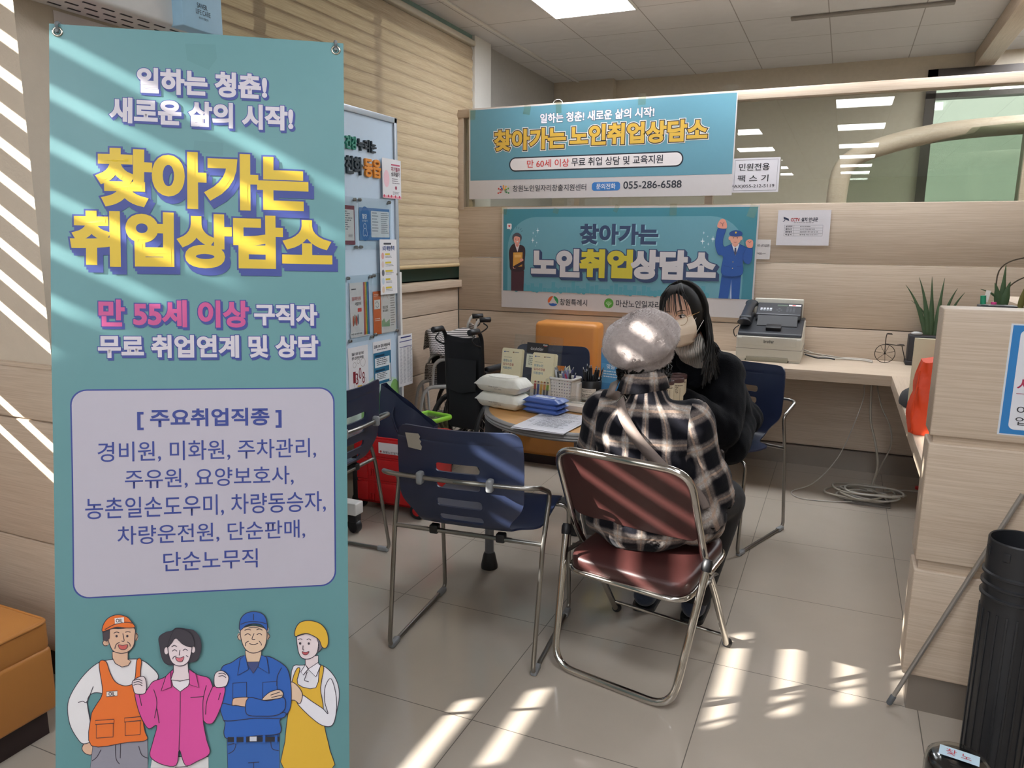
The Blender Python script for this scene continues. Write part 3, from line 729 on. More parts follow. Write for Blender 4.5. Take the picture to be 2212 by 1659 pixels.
# ---- lower banner
S = wall_sheet(4.978); board(S, -2.262, .905, -.505, 1.612, 4.978, paper)
dk, lb = '#478d9d', '#6fa6b5'
S.fn = lambda x, z, l: Vector((x, 4.978-l, z))
S.rect(-2.250, 1.026, -.515, 1.601, dk)
S.poly([(-2.215, 1.026)]+[(-2.215, 1.30)]+[(-2.215+.22*(1-math.cos(math.radians(a))), 1.33+.215*math.sin(math.radians(a))) for a in range(0, 91, 10)]+[(-.80+.22*math.sin(math.radians(a)), 1.33+.215*math.cos(math.radians(a))) for a in range(0, 91, 10)]+[(-.58, 1.026)], lb)
rnd = random.Random(3)
for cx in (-2.06, -1.90, -1.72, -1.55, -1.38, -1.22, -1.05, -.86):                 # pale skyline and trees
    for k in range(4):
        x = cx-.07+k*.032; h = rnd.uniform(.02, .075); S.mb.mat(S.mi('#5aa2b2')); S.rect(x, 1.026, x+.026, 1.03+h, '#5aa2b2')
    S.ell(cx+.05, 1.042, .03, .02, '#5aa2b2'); S.ell(cx-.085, 1.04, .018, .022, '#5aa2b2')
S.text('찾아가는', -1.668, 1.492, -1.137, 1.366, '#3d4f70', .045, [('#9fd6df', .05, .006, -.006)])
ex = [('#3b4c70', .09, d, -d) for d in (0, .004, .008, .012, .016)]
for b, x0, x1, c in (('노인', -2.019, -1.680, '#d6d1d3'), ('취업', -1.657, -1.308, '#d8c944'), ('상담소', -1.297, -.760, '#d6d1d3')):
    S.text(b, x0, 1.317, x1, 1.145, c, .06, ex)
def sparkle(x, z, r): S.poly([(x+r*(1 if k % 2 == 0 else .22)*math.sin(k*math.pi/4)*.62, z+r*(1 if k % 2 == 0 else .22)*math.cos(k*math.pi/4)) for k in range(8)], '#f2fbfb')
for x, z, r in ((-1.985, 1.452, .022), (-2.02, 1.435, .011), (-2.022, 1.385, .022), (-1.992, 1.368, .010), (-2.0, 1.414, .006), (-2.0, 1.345, .006), (-.838, 1.44, .012), (-.812, 1.418, .008), (-.843, 1.388, .024), (-.778, 1.402, .022), (-.806, 1.37, .012), (-.83, 1.35, .007)): sparkle(x, z, r)
# woman with a folder (left)
S.rrect(-2.222, 1.462, -2.186, 1.500, .007, '#f3f0f2'); S.shape([(-2.204, 1.472), (-2.213, 1.484), (-2.208, 1.491), (-2.204, 1.487), (-2.200, 1.491), (-2.195, 1.484)], '#d23f4a'); S.shape([(-2.200, 1.463), (-2.196, 1.452), (-2.192, 1.463)], '#f3f0f2')
for a in (20, 45, 70, 95): S.stroke([(-2.145+.035*math.cos(math.radians(a)), 1.435+.03*math.sin(math.radians(a))), (-2.145+.05*math.cos(math.radians(a)), 1.435+.045*math.sin(math.radians(a)))], .0022, '#2f4a5e')
S.poly([(-2.185, 1.026), (-2.185, 1.17), (-2.085, 1.17), (-2.088, 1.026)], '#4d2f38')
S.blob([(-2.19, 1.34), (-2.165, 1.36), (-2.135, 1.355), (-2.095, 1.345), (-2.078, 1.315), (-2.082, 1.23), (-2.09, 1.17), (-2.185, 1.17), (-2.20, 1.24), (-2.204, 1.30)], '#3c2b33')
S.shape([(-2.160, 1.36), (-2.120, 1.36), (-2.138, 1.30)], '#ecdfe0'); S.shape([(-2.152, 1.385), (-2.126, 1.385), (-2.128, 1.345), (-2.140, 1.335), (-2.152, 1.345)], '#e39a8a')
S.ell(-2.142, 1.402, .037, .034, '#5a5560'); S.ell(-2.142, 1.388, .025, .033, '#eaa594'); S.blob([(-2.17, 1.405), (-2.14, 1.425), (-2.112, 1.40), (-2.13, 1.408), (-2.15, 1.412)], '#5a5560'); S.ell(-2.138, 1.374, .007, .005, '#f4ece8')
for x in (-2.152, -2.131): S.ell(x, 1.392, .0025, .0025, '#2a2228')
S.shape([(-2.172, 1.195), (-2.170, 1.298), (-2.098, 1.300), (-2.100, 1.200)], '#e0a44c'); S.shape([(-2.160, 1.262), (-2.160, 1.282), (-2.110, 1.283), (-2.110, 1.264)], '#efbf72')
S.ell(-2.105, 1.245, .014, .012, '#e39a8a'); S.ell(-2.160, 1.192, .012, .01, '#e39a8a'); S.shape([(-2.17, 1.20), (-2.085, 1.245), (-2.083, 1.225), (-2.16, 1.183)], '#3c2b33')
# man in blue with a raised fist (right)
bl = '#2c5aa6'
S.poly([(-.722, 1.026), (-.708, 1.21), (-.590, 1.21), (-.592, 1.026), (-.655, 1.026), (-.652, 1.12), (-.660, 1.026)], bl)
S.poly([(-.652, 1.026), (-.649, 1.15), (-.640, 1.026)], '#b7c9e4')
S.blob([(-.705, 1.355), (-.66, 1.37), (-.61, 1.37), (-.565, 1.345), (-.558, 1.30), (-.585, 1.27), (-.588, 1.18), (-.708, 1.18), (-.708, 1.29), (-.738, 1.305), (-.758, 1.35), (-.762, 1.40), (-.748, 1.472), (-.702, 1.468), (-.715, 1.40)], bl, '#234a8a', .002)
S.blob([(-.565, 1.35), (-.535, 1.355), (-.53, 1.29), (-.545, 1.25), (-.575, 1.26), (-.585, 1.30)], bl, '#234a8a', .002)
S.blob([(-.752, 1.475), (-.748, 1.51), (-.728, 1.528), (-.704, 1.515), (-.698, 1.47)], '#eaa08c'); S.blob([(-.562, 1.352), (-.575, 1.385), (-.556, 1.402), (-.532, 1.392), (-.533, 1.352)], '#eaa08c')
S.stroke([(-.738, 1.505), (-.722, 1.495), (-.715, 1.508)], .0025, '#4a3a44'); S.stroke([(-.722, 1.495), (-.722, 1.482)], .0025, '#4a3a44'); S.stroke([(-.562, 1.39), (-.55, 1.38), (-.542, 1.392)], .0025, '#4a3a44')
S.shape([(-.660, 1.372), (-.612, 1.372), (-.632, 1.30)], '#e9eaf0'); S.shape([(-.640, 1.348), (-.630, 1.348), (-.626, 1.315), (-.633, 1.302), (-.641, 1.315)], '#4a4f6a')
S.shape([(-.655, 1.40), (-.622, 1.40), (-.620, 1.365), (-.638, 1.352), (-.655, 1.365)], '#e8a892'); S.ell(-.638, 1.408, .034, .04, '#ecae98'); S.ell(-.674, 1.408, .007, .012, '#ecae98'); S.ell(-.603, 1.408, .007, .012, '#ecae98')
S.blob([(-.674, 1.425), (-.675, 1.445), (-.64, 1.458), (-.603, 1.447), (-.601, 1.425), (-.638, 1.418)], '#2c4f92'); S.ell(-.638, 1.443, .006, .006, '#e2bd4a')
for x in (-.650, -.627): S.ell(x, 1.410, .003, .003, '#3a2a2a')
S.stroke([(-.648, 1.384), (-.638, 1.381), (-.628, 1.385)], .0022, '#8a3a3a')
for z in (1.22, 1.26): S.ell(-.645, z, .003, .003, '#e2c98a')
S.stroke([(-.70, 1.235), (-.668, 1.232)], .002, '#1f3f7a'); S.stroke([(-.62, 1.232), (-.592, 1.236)], .002, '#1f3f7a')
# marks in the white strip: three-coloured swirl, lotus disc
cx, cz = -1.861, .963
for a, c in ((90, '#d8622f'), (210, '#2f62b0'), (330, '#2f8f55')):
    P = []; a0 = math.radians(a)
    for k in range(13): q = a0+k*.16; P.append((cx+.040*math.cos(q), cz+.036*math.sin(q)))
    for k in range(12, -1, -1): q = a0+k*.16; rr = .040-.024*math.sin(math.pi*(k+2)/16); P.append((cx+rr*math.cos(q+.1), cz+rr*.9*math.sin(q+.1)))
    S.poly(P, c)
S.text('창원특례시', -1.809, .982, -1.609, .937, ink_k, .012)
S.ell(-1.453, .964, .033, .034, '#5aa23f')
for a in (-50, -25, 0, 25, 50): 
    ca, sa = math.sin(math.radians(a)), math.cos(math.radians(a)); S.stroke([(-1.453, .948), (-1.453+.022*ca-.006*sa, .952+.018*sa), (-1.453+.024*ca, .952+.028*sa), (-1.453+.022*ca+.006*sa, .952+.018*sa), (-1.453, .948)], .0018, '#d8efc8')
S.stroke([(-1.453, .948), (-1.456, .936)], .002, '#d8efc8')
S.text('마산노인일자리창출지원센터', -1.402, .990, -.83, .942, ink_k, .010)
low = finish(S, 'wall_banner', 'teal banner with a woman and a uniformed man drawn at its ends, on wood panel', 'banner')
# ---- clear tape pieces that hold the banners
tape_m = glass_mat('clear_tape', '#fcfdf6', .05, .35, .3)
def tape(x, z, w, h, a=0, y=4.970):
    m = MB().box((x, y, z), (w, .0008, h), Matrix.Rotation(a, 3, 'Y'))
    bm_o = m.build('tape_strip', tape_m); return recenter(bm_o)
tp = [(-2.495, 2.255, .05, .07, .1, 'top left corner of the upper banner'), (-2.075, 2.262, .05, .06, .2, 'left part of the upper banner'), (-1.845, 2.265, .04, .075, -.05, 'middle left of the upper banner'),
      (-1.275, 2.282, .05, .07, 0, 'middle right of the upper banner'), (-2.245, 1.59, .05, .05, .2, 'top left corner of the lower banner'), (-1.42, 1.598, .03, .05, .4, 'middle of the lower banner'),
      (-1.04, 1.588, .045, .075, 0, 'right half of the lower banner'), (-.545, 1.575, .05, .08, .3, 'top right corner of the lower banner'), (-1.85, 1.585, .04, .035, .3, 'left half of the lower banner')]
for x, z, w, h, a, wh in tp: tag(tape(x, z, w, h, a), 'clear sticky tape strip at the '+wh, 'tape', 'tape strips on the banners')
def crumpled(x, z, s, label):
    m = MB(); r2 = random.Random(int(abs(x)*100)); vs = [(x+dx*s, 4.968-abs(dx)*.01-.012*r2.random(), z+dz*s) for dx in (-1, -.4, .3, 1) for dz in (-.5, .1, .8*(1-abs(dx)*.5))]
    fs = []
    for i in range(3):
        for j in range(2): a = i*3+j; fs += [(a, a+1, a+4), (a, a+4, a+3)]
    m.add(vs, fs); tag(recenter(m.build('tape_strip', tape_m)), label, 'tape')
crumpled(-.72, 2.305, .045, 'crumpled clear tape on the rail at the top right end of the upper banner')
crumpled(-1.58, 2.290, .035, 'crumpled clear tape on the rail above the middle of the upper banner')
tag(recenter(MB().tube([(-1.85+.035*math.cos(a), 4.965, 2.285+.03*math.sin(a)) for a in [k*math.pi/10 for k in range(11)]], .002, 6).build('tape_loop', mat('white_cord', '#e6e4de', .5))), 'white loop sticking up above the upper banner', 'loop')
# ---- fax sign, camera notice, handwritten note
S = wall_sheet(4.984); board(S, -.684, 1.689, -.405, 1.895, 4.984, '#dedade')
S.stroke([(-.670, 1.700), (-.418, 1.700), (-.418, 1.884), (-.670, 1.884), (-.670, 1.700)], .0022, '#4a4a50')
S.text('민원전용', -.645, 1.862, -.465, 1.820, '#26262b', .01); S.text('팩 스 기', -.650, 1.793, -.468, 1.753, '#26262b', .01); S.text('FAX)055-212-5119', -.686+.003, 1.736, -.430, 1.712, '#26262b', .006)
finish(S, 'paper_sign', 'white paper sign with a fax number taped to the glass right of the banner', 'sign')
S = wall_sheet(4.986); board(S, -.395, 1.367, -.093, 1.579, 4.986, '#dcd8dc')
S.shape([(-.362, 1.540), (-.332, 1.528), (-.327, 1.514), (-.360, 1.526)], '#2b3350'); S.stroke([(-.352, 1.522), (-.358, 1.512), (-.364, 1.512)], .004, '#2b3350')
S.text('CCTV', -.318, 1.531, -.268, 1.512, '#b03038', .03); S.text('설치 안내문', -.258, 1.534, -.164, 1.511, '#2b2f42', .03); S.lines(-.300, 1.505, -.185, 1.501, 1, '#55555c', .6, 0)
for k in range(5): S.stroke([(-.353, 1.489-k*.0163), (-.133, 1.489-k*.0163)], .0012, '#8a8a90')
for x in (-.353, -.298, -.133): S.stroke([(x, 1.489), (x, 1.489-.0652)], .0012, '#8a8a90')
for k, (a, b) in enumerate((('설치목적', '범죄 및 화재예방'), ('촬영시간', '24시간 연속 촬영·녹화'), ('촬영범위', '동읍행정복지센터 내부 및 외부'), ('책 임 자', '총무팀 055-212-5111'))):
    z = 1.486-k*.0163; S.text(a, -.345, z, -.308, z-.010, '#3a3a42', .02); S.text(b, -.262, z-.001, -.262+.0065*len(b), z-.009, '#44444c', .01)
finish(S, 'paper_notice', 'white camera notice with a small table, on the wood panel below the glass', 'notice')
S = wall_sheet(4.984); board(S, -.52, 1.279, -.426, 1.401, 4.984, '#d9d4d2')
S.text('나의 내디길땐', -.515, 1.372, -.436, 1.356, '#33333a', .01, slant=.003); S.text('주세요~^^', -.512, 1.322, -.452, 1.308, '#33333a', .01)
finish(S, 'paper_note', 'small handwritten note half hidden behind the right edge of the lower banner', 'note')
tag(recenter(MB().bb((-.405, 4.9915, .905), (-.385, 4.9935, .912)).build('paper_scrap', '#e6e2de')), 'tiny torn paper scrap stuck to the panel right of the fax machine', 'scrap')
# ================================================================ sign on the counter end panel (right edge)
# ================================================================ chairs
chrome = mat('worn_chrome', '#c9c6c0', .16, metal=1, var=.08, scale=25)
chrome_dull = mat('dull_chrome', '#97948f', .28, metal=1, var=.12, scale=25)
blue_pl = mat('navy_blue_plastic', '#252e48', .38, var=.05, spec=.5, bump=.05, bscale=500)
black_pl = mat('black_plastic', '#17171a', .45)
clip_m = mat('grey_clip', '#8a8c8e', .45)
def outline2d(pts, r=.03):
    """close a polygon with rounded corners"""
    P = [Vector((x, y, 0)) for x, y in pts]; out = []; n = len(P)
    for i in range(n):
        a, b, c = P[i-1], P[i], P[(i+1) % n]; d1, d2 = a-b, c-b; k = min(r, d1.length*.45, d2.length*.45)
        s_, e = b+d1.normalized()*k, b+d2.normalized()*k
        for q in range(6):
            t = q/5; v = s_*(1-t)**2+b*2*t*(1-t)+e*t*t; out.append((v.x, v.y))
    return out
def filled(loops, cuts_x=(), cuts_y=()):
    """flat mesh (bmesh) from an outer loop and holes, cut into strips so that it can be bent"""
    c = bpy.data.curves.new('fill', 'CURVE'); c.dimensions = '2D'; c.fill_mode = 'FRONT'
    for L in loops:
        s = c.splines.new('POLY'); s.points.add(len(L)-1); s.use_cyclic_u = True
        for p, (x, y) in zip(s.points, L): p.co = (x, y, 0, 1)
    o = bpy.data.objects.new('fill', c); COL.objects.link(o); dg = bpy.context.evaluated_depsgraph_get(); dg.update()
    me = bpy.data.meshes.new_from_object(o.evaluated_get(dg)); bm = bmesh.new(); bm.from_mesh(me)
    bpy.data.objects.remove(o); bpy.data.curves.remove(c); bpy.data.meshes.remove(me)
    bmesh.ops.remove_doubles(bm, verts=bm.verts, dist=1e-5)
    for x in cuts_x: bmesh.ops.bisect_plane(bm, geom=bm.verts[:]+bm.edges[:]+bm.faces[:], plane_co=(x, 0, 0), plane_no=(1, 0, 0))
    for y in cuts_y: bmesh.ops.bisect_plane(bm, geom=bm.verts[:]+bm.edges[:]+bm.faces[:], plane_co=(0, y, 0), plane_no=(0, 1, 0))
    return bm
def solid(bm, name, mats, parent, th, bev=.0):
    for f in bm.faces: f.smooth = True
    bmesh.ops.recalc_face_normals(bm, faces=bm.faces)
    me = bpy.data.meshes.new(name); bm.to_mesh(me); bm.free(); me.materials.append(mats)
    o = bpy.data.objects.new(name, me); COL.objects.link(o); o.parent = parent
    m = o.modifiers.new('s', 'SOLIDIFY'); m.thickness = th; m.offset = 0
    evaluated(o); o.data.set_sharp_from_angle(angle=math.radians(50)); return o
def along(prof):
    P = catmull([(0, y, z) for y, z in prof], 10); S_ = [0]
    for a, b in zip(P, P[1:]): S_.append(S_[-1]+(b-a).length)
    def at(s):
        s = min(max(s, 0), S_[-1]-1e-6); i = max(k for k in range(len(S_)) if S_[k] <= s); i = min(i, len(P)-2)
        t = (s-S_[i])/(S_[i+1]-S_[i]); p = P[i].lerp(P[i+1], t); d = (P[i+1]-P[i]).normalized(); return p, Vector((0, -d.z, d.y))
    return at, S_[-1]
def make_shell_chair(label):
    t = thing('shell_chair', label, 'chair', (0, 0, 0), 0, None)
    at, L = along([(-.262, .80), (-.248, .70), (-.236, .60), (-.222, .53), (-.185, .465), (-.10, .440), (.02, .440), (.14, .455), (.205, .455), (.235, .425)])
    O = [(-.208, 0), (.208, 0), (.215, .10), (.212, .255), (.160, .315), (.150, .375), (.158, .425), (.225, .460), (.225, L), (-.225, L), (-.225, .460), (-.158, .425), (-.150, .375), (-.160, .315), (-.212, .255), (-.215, .10)]
    out = outline2d(O, .05); holes = []
    for s0, hw in ((.128, .075), (.184, .075), (.250, .078), (.312, .076), (.370, .072)):
        holes.append(outline2d([(-hw, s0-.0150), (hw, s0-.0150), (hw, s0+.0150), (-hw, s0+.0150)], .0149))
    bm = filled([out]+holes, [k*.035 for k in range(-6, 7)], [k*.015 for k in range(1, int(L/.015))])
    for v in bm.verts:
        x, s = v.co.x, v.co.y; p, n = at(s); k = .55*max(0, 1-s/.42)+.10
        v.co = Vector((x, p.y, p.z))+n*(k*x*x)
    solid(bm, 'seat_shell', blue_pl, t, .007)
    r = .0078; m = MB()
    side = lambda e: [(0, -.272, .638), (e*.235, -.262, .640), (e*.268, -.235, .637), (e*.268, -.115, .585), (e*.262, -.17, .42), (e*.255, -.240, .010), (e*.255, .235, .010), (e*.252, .205, .425), (e*.20, .195, .436), (0, .195, .436)]
    for e in (-1, 1): m.tube(smooth_path(side(e), .035, 6), r, 10)
    m.tube([(-.262, -.165, .425), (.262, -.165, .425)], r, 10)
    m.build('frame', chrome_dull, t)
    for e in (-1, 1):
        c = MB().box((e*.118, -.268, .638), (.022, .030, .042), bev=.008); c.build('back_clip', clip_m, t)
        MB().box((e*.118, -.160, .428), (.03, .03, .03), bev=.005).build('seat_clip', black_pl, t)
        for y in (-.205, .20): MB().box((e*.255, y, .010), (.022, .055, .020), bev=.006).build('runner_foot', clip_m, t)
    return t
ch0 = make_shell_chair('navy plastic shell chair with a torn sticker, its back turned, beside the folding chair')
ch0.location = (-1.079, 2.242, 0); ch0.rotation_euler.z = math.radians(5.2)
def put_chair(x, y, deg, label):
    c = copy_tree(ch0); c.location = (x, y, 0); c.rotation_euler.z = math.radians(deg); c['label'] = label; return c
put_chair(-.487, 3.587, 160, 'navy plastic shell chair that the woman in the black coat sits on')
put_chair(-1.43, 3.68, 187, 'empty navy shell chair behind the round table, facing the camera')
put_chair(-1.985, 2.41, 93, 'navy shell chair partly hidden by the standing banner, facing the notice board')
for o in list(bpy.data.objects):
    if o.name.startswith('shell_chair'): o['group'] = 'navy shell chairs around the round table'
# remains of a sticker on the back of the first chair
S = Sheet(lambda x, z, l: Vector((x, -.260+(.80-z)*.14+.55*.9*x*x-.0062-l, z)))
S.poly([(-.178, .775), (-.128, .778), (-.122, .768), (-.126, .760), (-.119, .752), (-.124, .744), (-.118, .735), (-.122, .722), (-.170, .726), (-.174, .752)], '#a8a296')
S.build('torn_sticker', ch0)
# ---- maroon folding chair
def folding_chair():
    t = thing('folding_chair', 'chrome folding chair with maroon vinyl back and seat, under the person in a plaid shirt', 'chair', (-.515, 2.30, 0), math.radians(-11.5))
    vinyl = mat('maroon_vinyl', '#40211f', .42, var=.08, bump=.1, bscale=350)
    f = lambda e: [(e*.213, .225, .012), (e*.222, .03, .30), (e*.225, -.075, .43), (e*.222, -.185, .66)]
    loop = smooth_path([f(-1)[0], f(-1)[1], f(-1)[2], (-.222, -.225, .745), (.222, -.225, .745), f(1)[2], f(1)[1], f(1)[0]], .075, 8)
    MB().tube(loop, .0115, 14).build('front_frame', chrome, t)
    loop = smooth_path([(-.245, -.105, .435), (-.205, -.232, .012), (.205, -.232, .012), (.245, -.105, .435)], .075, 8)
    MB().tube(loop, .0120, 14).build('rear_leg_frame', chrome, t)
    for e in (-1, 1):
        MB().lathe([(.0155, -.025), (.0165, -.015), (.0165, .0), (.012, .010)], (e*.245, -.105, .44), 14, Vector((e*.09, .29, .95))).build('frame_cap', black_pl, t)
        MB().ball((e*.213, .228, .017), (.018, .018, .017)).build('foot_cap', black_pl, t)
        MB().tube([(e*.236, -.125, .36), (e*.228, -.02, .365), (e*.222, .04, .345)], [.010, .011, .010], 8, flat=.45).build('hinge_bracket', chrome_dull, t)
        MB().lathe([(.007, -.006), (.007, .006)], (e*.238, -.06, .362), 10, Vector((1, 0, 0))).build('rivet', chrome_dull, t)
    MB().tube([(-.209, .20, .055), (.209, .20, .055)], .0065, 10).build('front_stretcher', chrome, t)
    # back pad follows the tubes
    bm = filled([outline2d([(-.213, .515), (-.196, .500), (.196, .500), (.213, .515), (.213, .745), (-.213, .745)], .055)], [k*.03 for k in range(-7, 8)], [.50+.02*k for k in range(13)])
    for v in bm.verts:
        x, z = v.co.x, v.co.y; y = -.095-(z-.47)*.48
        v.co = Vector((x, y+.012-.10*(.2**2-x*x)*3, z))
    solid(bm, 'back_pad', vinyl, t, .016)
    m = MB(); P = outline2d([(-.205, -.14), (.205, -.14), (.200, .24), (-.200, .24)], .07)
    tilt = Matrix.Rotation(math.radians(5.5), 4, 'X')
    def ring(k, z): return [tilt @ Vector((x*k, (y-.05)*k+.05, z)) for x, y in P]
    n = len(P); R = [ring(.985, .345), ring(1.0, .352), ring(1.0, .378), ring(.985, .388), ring(.93, .393), ring(.5, .398)]
    vs = [v for r_ in R for v in r_]; fs = [tuple(range(n))[::-1]]
    for i in range(len(R)-1): fs += [(i*n+k, i*n+(k+1) % n, (i+1)*n+(k+1) % n, (i+1)*n+k) for k in range(n)]
    fs.append(tuple((len(R)-1)*n+k for k in range(n))); m.add(vs, fs, True); m.build('seat_pad', vinyl, t)
    m = MB(); m.tube([v for v in ring(1.01, .341)], .0095, 8, closed=True); m.build('seat_rail', chrome, t)
    return t
folding_chair()
# ---- mustard sofa bench against the partition
leather = mat('mustard_leather', '#c58340', .45, var=.10, scale=8, bump=.12, bscale=260)
def bench():
    t = thing('bench', 'mustard leather bench with a tall back against the wood panel behind the table', 'bench', (-1.66, 4.70, 0)); L = t.location
    x0, x1 = -1.93, -1.475
    MB().bb((x0, 4.80, .056), (x1, 4.98, .835), bev=.035).build('backrest', leather, t, off=L)
    MB().bb((x0+.08, 4.21, .055), (x1+.25, 4.83, .40), bev=.03).build('seat', leather, t, off=L)
    MB().bb((x0+.1, 4.235, 0), (x1+.22, 4.95, .06)).build('plinth', mat('dark_brown_plinth', '#2c1c1c', .5), t, off=L)
bench()
def ottoman():
    t = thing('ottoman', 'mustard leather ottoman on a dark plinth at the left edge of the picture', 'ottoman', (-2.25, 1.03, 0)); L = t.location
    x0, x1, y0, y1 = -2.55, -1.915, .80, 1.238
    m = MB(); m.bb((x0+.005, y0+.005, .075), (x1-.006, y1-.006, .265), bev=.014); m.build('body', leather, t, off=L)
    m = MB(); m.bb((x0+.006, y0+.006, .255), (x1-.008, y1-.008, .345), bev=.016); m.build('cushion', leather, t, off=L)
    P = outline2d([(x0+.006, y0+.006), (x1-.008, y0+.006), (x1-.008, y1-.008), (x0+.006, y1-.008)], .03)
    MB().tube([(x, y, .338) for x, y in P], .0045, 8, closed=True).build('piping', leather, t, off=L)
    MB().bb((x0+.03, y0+.03, 0), (x1-.028, y1-.028, .08)).build('plinth', mat('dark_brown_plinth', '#2c1c1c', .5), t, off=L)
ottoman()
# ================================================================ round table and what stands on it
TC, TR, TZ = Vector((-.92, 2.87, 0)), .412, .70
t = thing('round_table', 'small round table with light wood top and grey rounded edge', 'table', TC)
wood_top = laminate('beech_top', '#d3a266', '#c08d52', 0)
MB().lathe([(.02, .684), (TR-.014, .684), (TR-.012, .6995), (.0, .70)], n=64).build('tabletop', wood_top, t)
MB().lathe([(TR-.016, .668), (TR-.004, .668), (TR+.004, .674), (TR+.002, .679), (TR+.006, .684), (TR+.002, .689), (TR+.004, .695), (TR-.004, .7012), (TR-.014, .7012), (TR-.016, .690)], n=64).build('edge_band', mat('grey_rubber_edge', '#8a8784', .45), t)
grey_leg = mat('grey_table_leg', '#6f7074', .4, metal=.5)
for k in range(4):
    a = math.radians(202.5+90*k); x, y = .395*math.cos(a), .395*math.sin(a)
    MB().box((x*.96, y*.96, .632), (.07, .05, .072), rotz(a), bev=.004).build('leg_bracket', mat('dark_grey_bracket', '#3c3d41', .45), t)
    if k == 1: continue
    MB().tube([(x, y, .05), (x, y, .60)], .019, 14).build('leg', grey_leg, t)
    MB().lathe([(.036, 0), (.036, .012), (.026, .06), (.022, .07)], (x, y, 0), 18).build('leg_foot', black_pl, t)
m = MB()
for k in range(2):
    a = math.radians(202.5+90*k); d = Vector((math.cos(a), math.sin(a), 0)); m.box((0, 0, .30), (.79, .035, .03), rotz(a))
m.build('cross_brace', grey_leg, t)
def ontable(name, label, cat, x, y, rot=0, group=None): return thing(name, label, cat, (x, y, TZ+.0015), rot, group)
# ---- packs of wet wipes
def pillow(m, w, d, h, z0=0, seed=1, crimp=.011, fin=.004):
    """soft flow-wrapped pack with flattened, crimped ends"""
    rnd = random.Random(seed); nx, ny = 22, 14; vs = []; fs = []
    for side in (0, 1):
        for i in range(nx+1):
            for j in range(ny+1):
                u, v = i/nx*2-1, j/ny*2-1
                ax = 1-max(0, (abs(u)-.80)/.20)**1.6; ay = (1-abs(v)**5)**.5
                hh = h/2*max(ax, .0)**.42*ay; n_ = noise.noise(Vector((u*3+seed, v*3, side*7)))*.004*ax
                z = h*.46+(hh+n_ if side else -hh*.92+min(0, n_)); z = max(z, .0005)
                e = (1 if abs(u) > .985 else 0)*crimp*.2*math.sin(j*2.5)
                vs.append(Vector((u*w/2+(math.copysign(crimp, u) if abs(u) > .985 else 0)+e, v*d/2*(1-.02*abs(u)**4), z0+z+(e if abs(u) > .98 else 0))))
    N = (nx+1)*(ny+1)
    for side in (0, 1):
        for i in range(nx):
            for j in range(ny):
                a = side*N+i*(ny+1)+j; q = (a, a+ny+1, a+ny+2, a+1); fs.append(q if side else q[::-1])
    for i in range(nx):
        for j in (0, ny): a = i*(ny+1)+j; q = (a, a+ny+1, N+a+ny+1, N+a); fs.append(q if j == 0 else q[::-1])
    for j in range(ny):
        for i in (0, nx): a = i*(ny+1)+j; q = (a, a+1, N+a+1, N+a); fs.append(q[::-1] if i == 0 else q)
    m.add(vs, fs, True); return m
foil = mat('white_wipes_film', '#e4e2d6', .4, spec=.5); foilb = mat('blue_wipes_film', '#4a66ad', .35)
def wipes(z, x, y, rot, seed, label):
    t = ontable('wet_wipes_pack', label, 'wipes', x, y, rot, 'white packs of wet wipes on the table'); t.location.z += z
    pillow(MB(), .205, .115, .066, 0, seed).build('wrapper', foil, t)
    m = MB(); P = outline2d([(-.065, -.035), (.065, -.035), (.065, .035), (-.065, .035)], .034); m.prism(P, .0595, .066); m.build('lid_label', mat('wipes_label', '#eeece4', .35), t)
    S = Sheet(lambda u, v, l: Vector((u, -.0585-l, v)), eps=.0006)
    S.text('제조원: 주식회사', -.035, .030, .015, .0245, '#77736a', .0); S.text('031-000', -.005, .0225, .030, .018, '#77736a', .0)
    S.build('small_print', t); return t
wipes(0, -1.240, 2.762, math.radians(-14), 1, 'lower pack of white wet wipes, under the other at the left of the table')
wipes(.064, -1.242, 2.762, math.radians(-12), 5, 'upper pack of white wet wipes, lying on the other pack')
bl_pos = (-1.045, 2.735)
for k in range(3):
    t = ontable('wet_wipes_pack', ('lowest of the three flat blue wipes packs', 'middle of the three flat blue wipes packs', 'top pack of the three flat blue wipes packs, with a white oval label')[k], 'wipes', *bl_pos, math.radians(-10), 'blue packs of wet wipes on the table')
    t.location.z += k*.0195
    pillow(MB(), .150, .095, .026, 0, 11+k, .008).build('wrapper', foilb, t)
    if k == 2:
        m = MB(); P = outline2d([(-.045, -.014), (.045, -.014), (.045, .014), (-.045, .014)], .0135); m.prism(P, .0225, .0258)
        m.build('lid_label', mat('wipes_oval', '#dfe4ee', .4), t)
        S = Sheet(lambda u, v, l: Vector((u, v, .0259+l))); S.lines(-.032, .006, .032, -.006, 2, '#5a6a94', .5); S.build('small_print', t)
# ---- acrylic leaflet holder with brochures
acry = glass_mat('clear_acrylic', '#f8fafa', .015, .02, .55)
t = ontable('leaflet_holder', 'clear acrylic leaflet holder with two pockets and a black sticker', 'leaflet holder', -1.225, 3.045, math.radians(-9))
m = MB(); tilt = Matrix.Rotation(math.radians(-9), 4, 'X')
m.T = tilt; m.bb((-.125, 0, .0), (.125, .004, .265), bev=.002); m.T = None
m.build('back_plate', acry, t)
MB().bb((-.125, -.105, 0), (.125, .02, .004)).build('base_plate', acry, t)
for x in (-.125, -.002, .121): MB().bb((x, -.10, .003), (x+.004, .0, .10)).build('divider', acry, t)
for x in (-.083, .072): MB().bb((x-.04, -.103, .003), (x+.05, -.100, .085)).build('pocket_front', acry, t)
for x in (-.075, .075):
    c = tilt @ Vector((x, -.003, .225)); MB().tube([(c.x+.0085*math.cos(a), c.y, c.z+.0115*math.sin(a)) for a in [k*math.pi/8 for k in range(16)]], .0022, 6, closed=True).build('hanger_slot', acry, t)
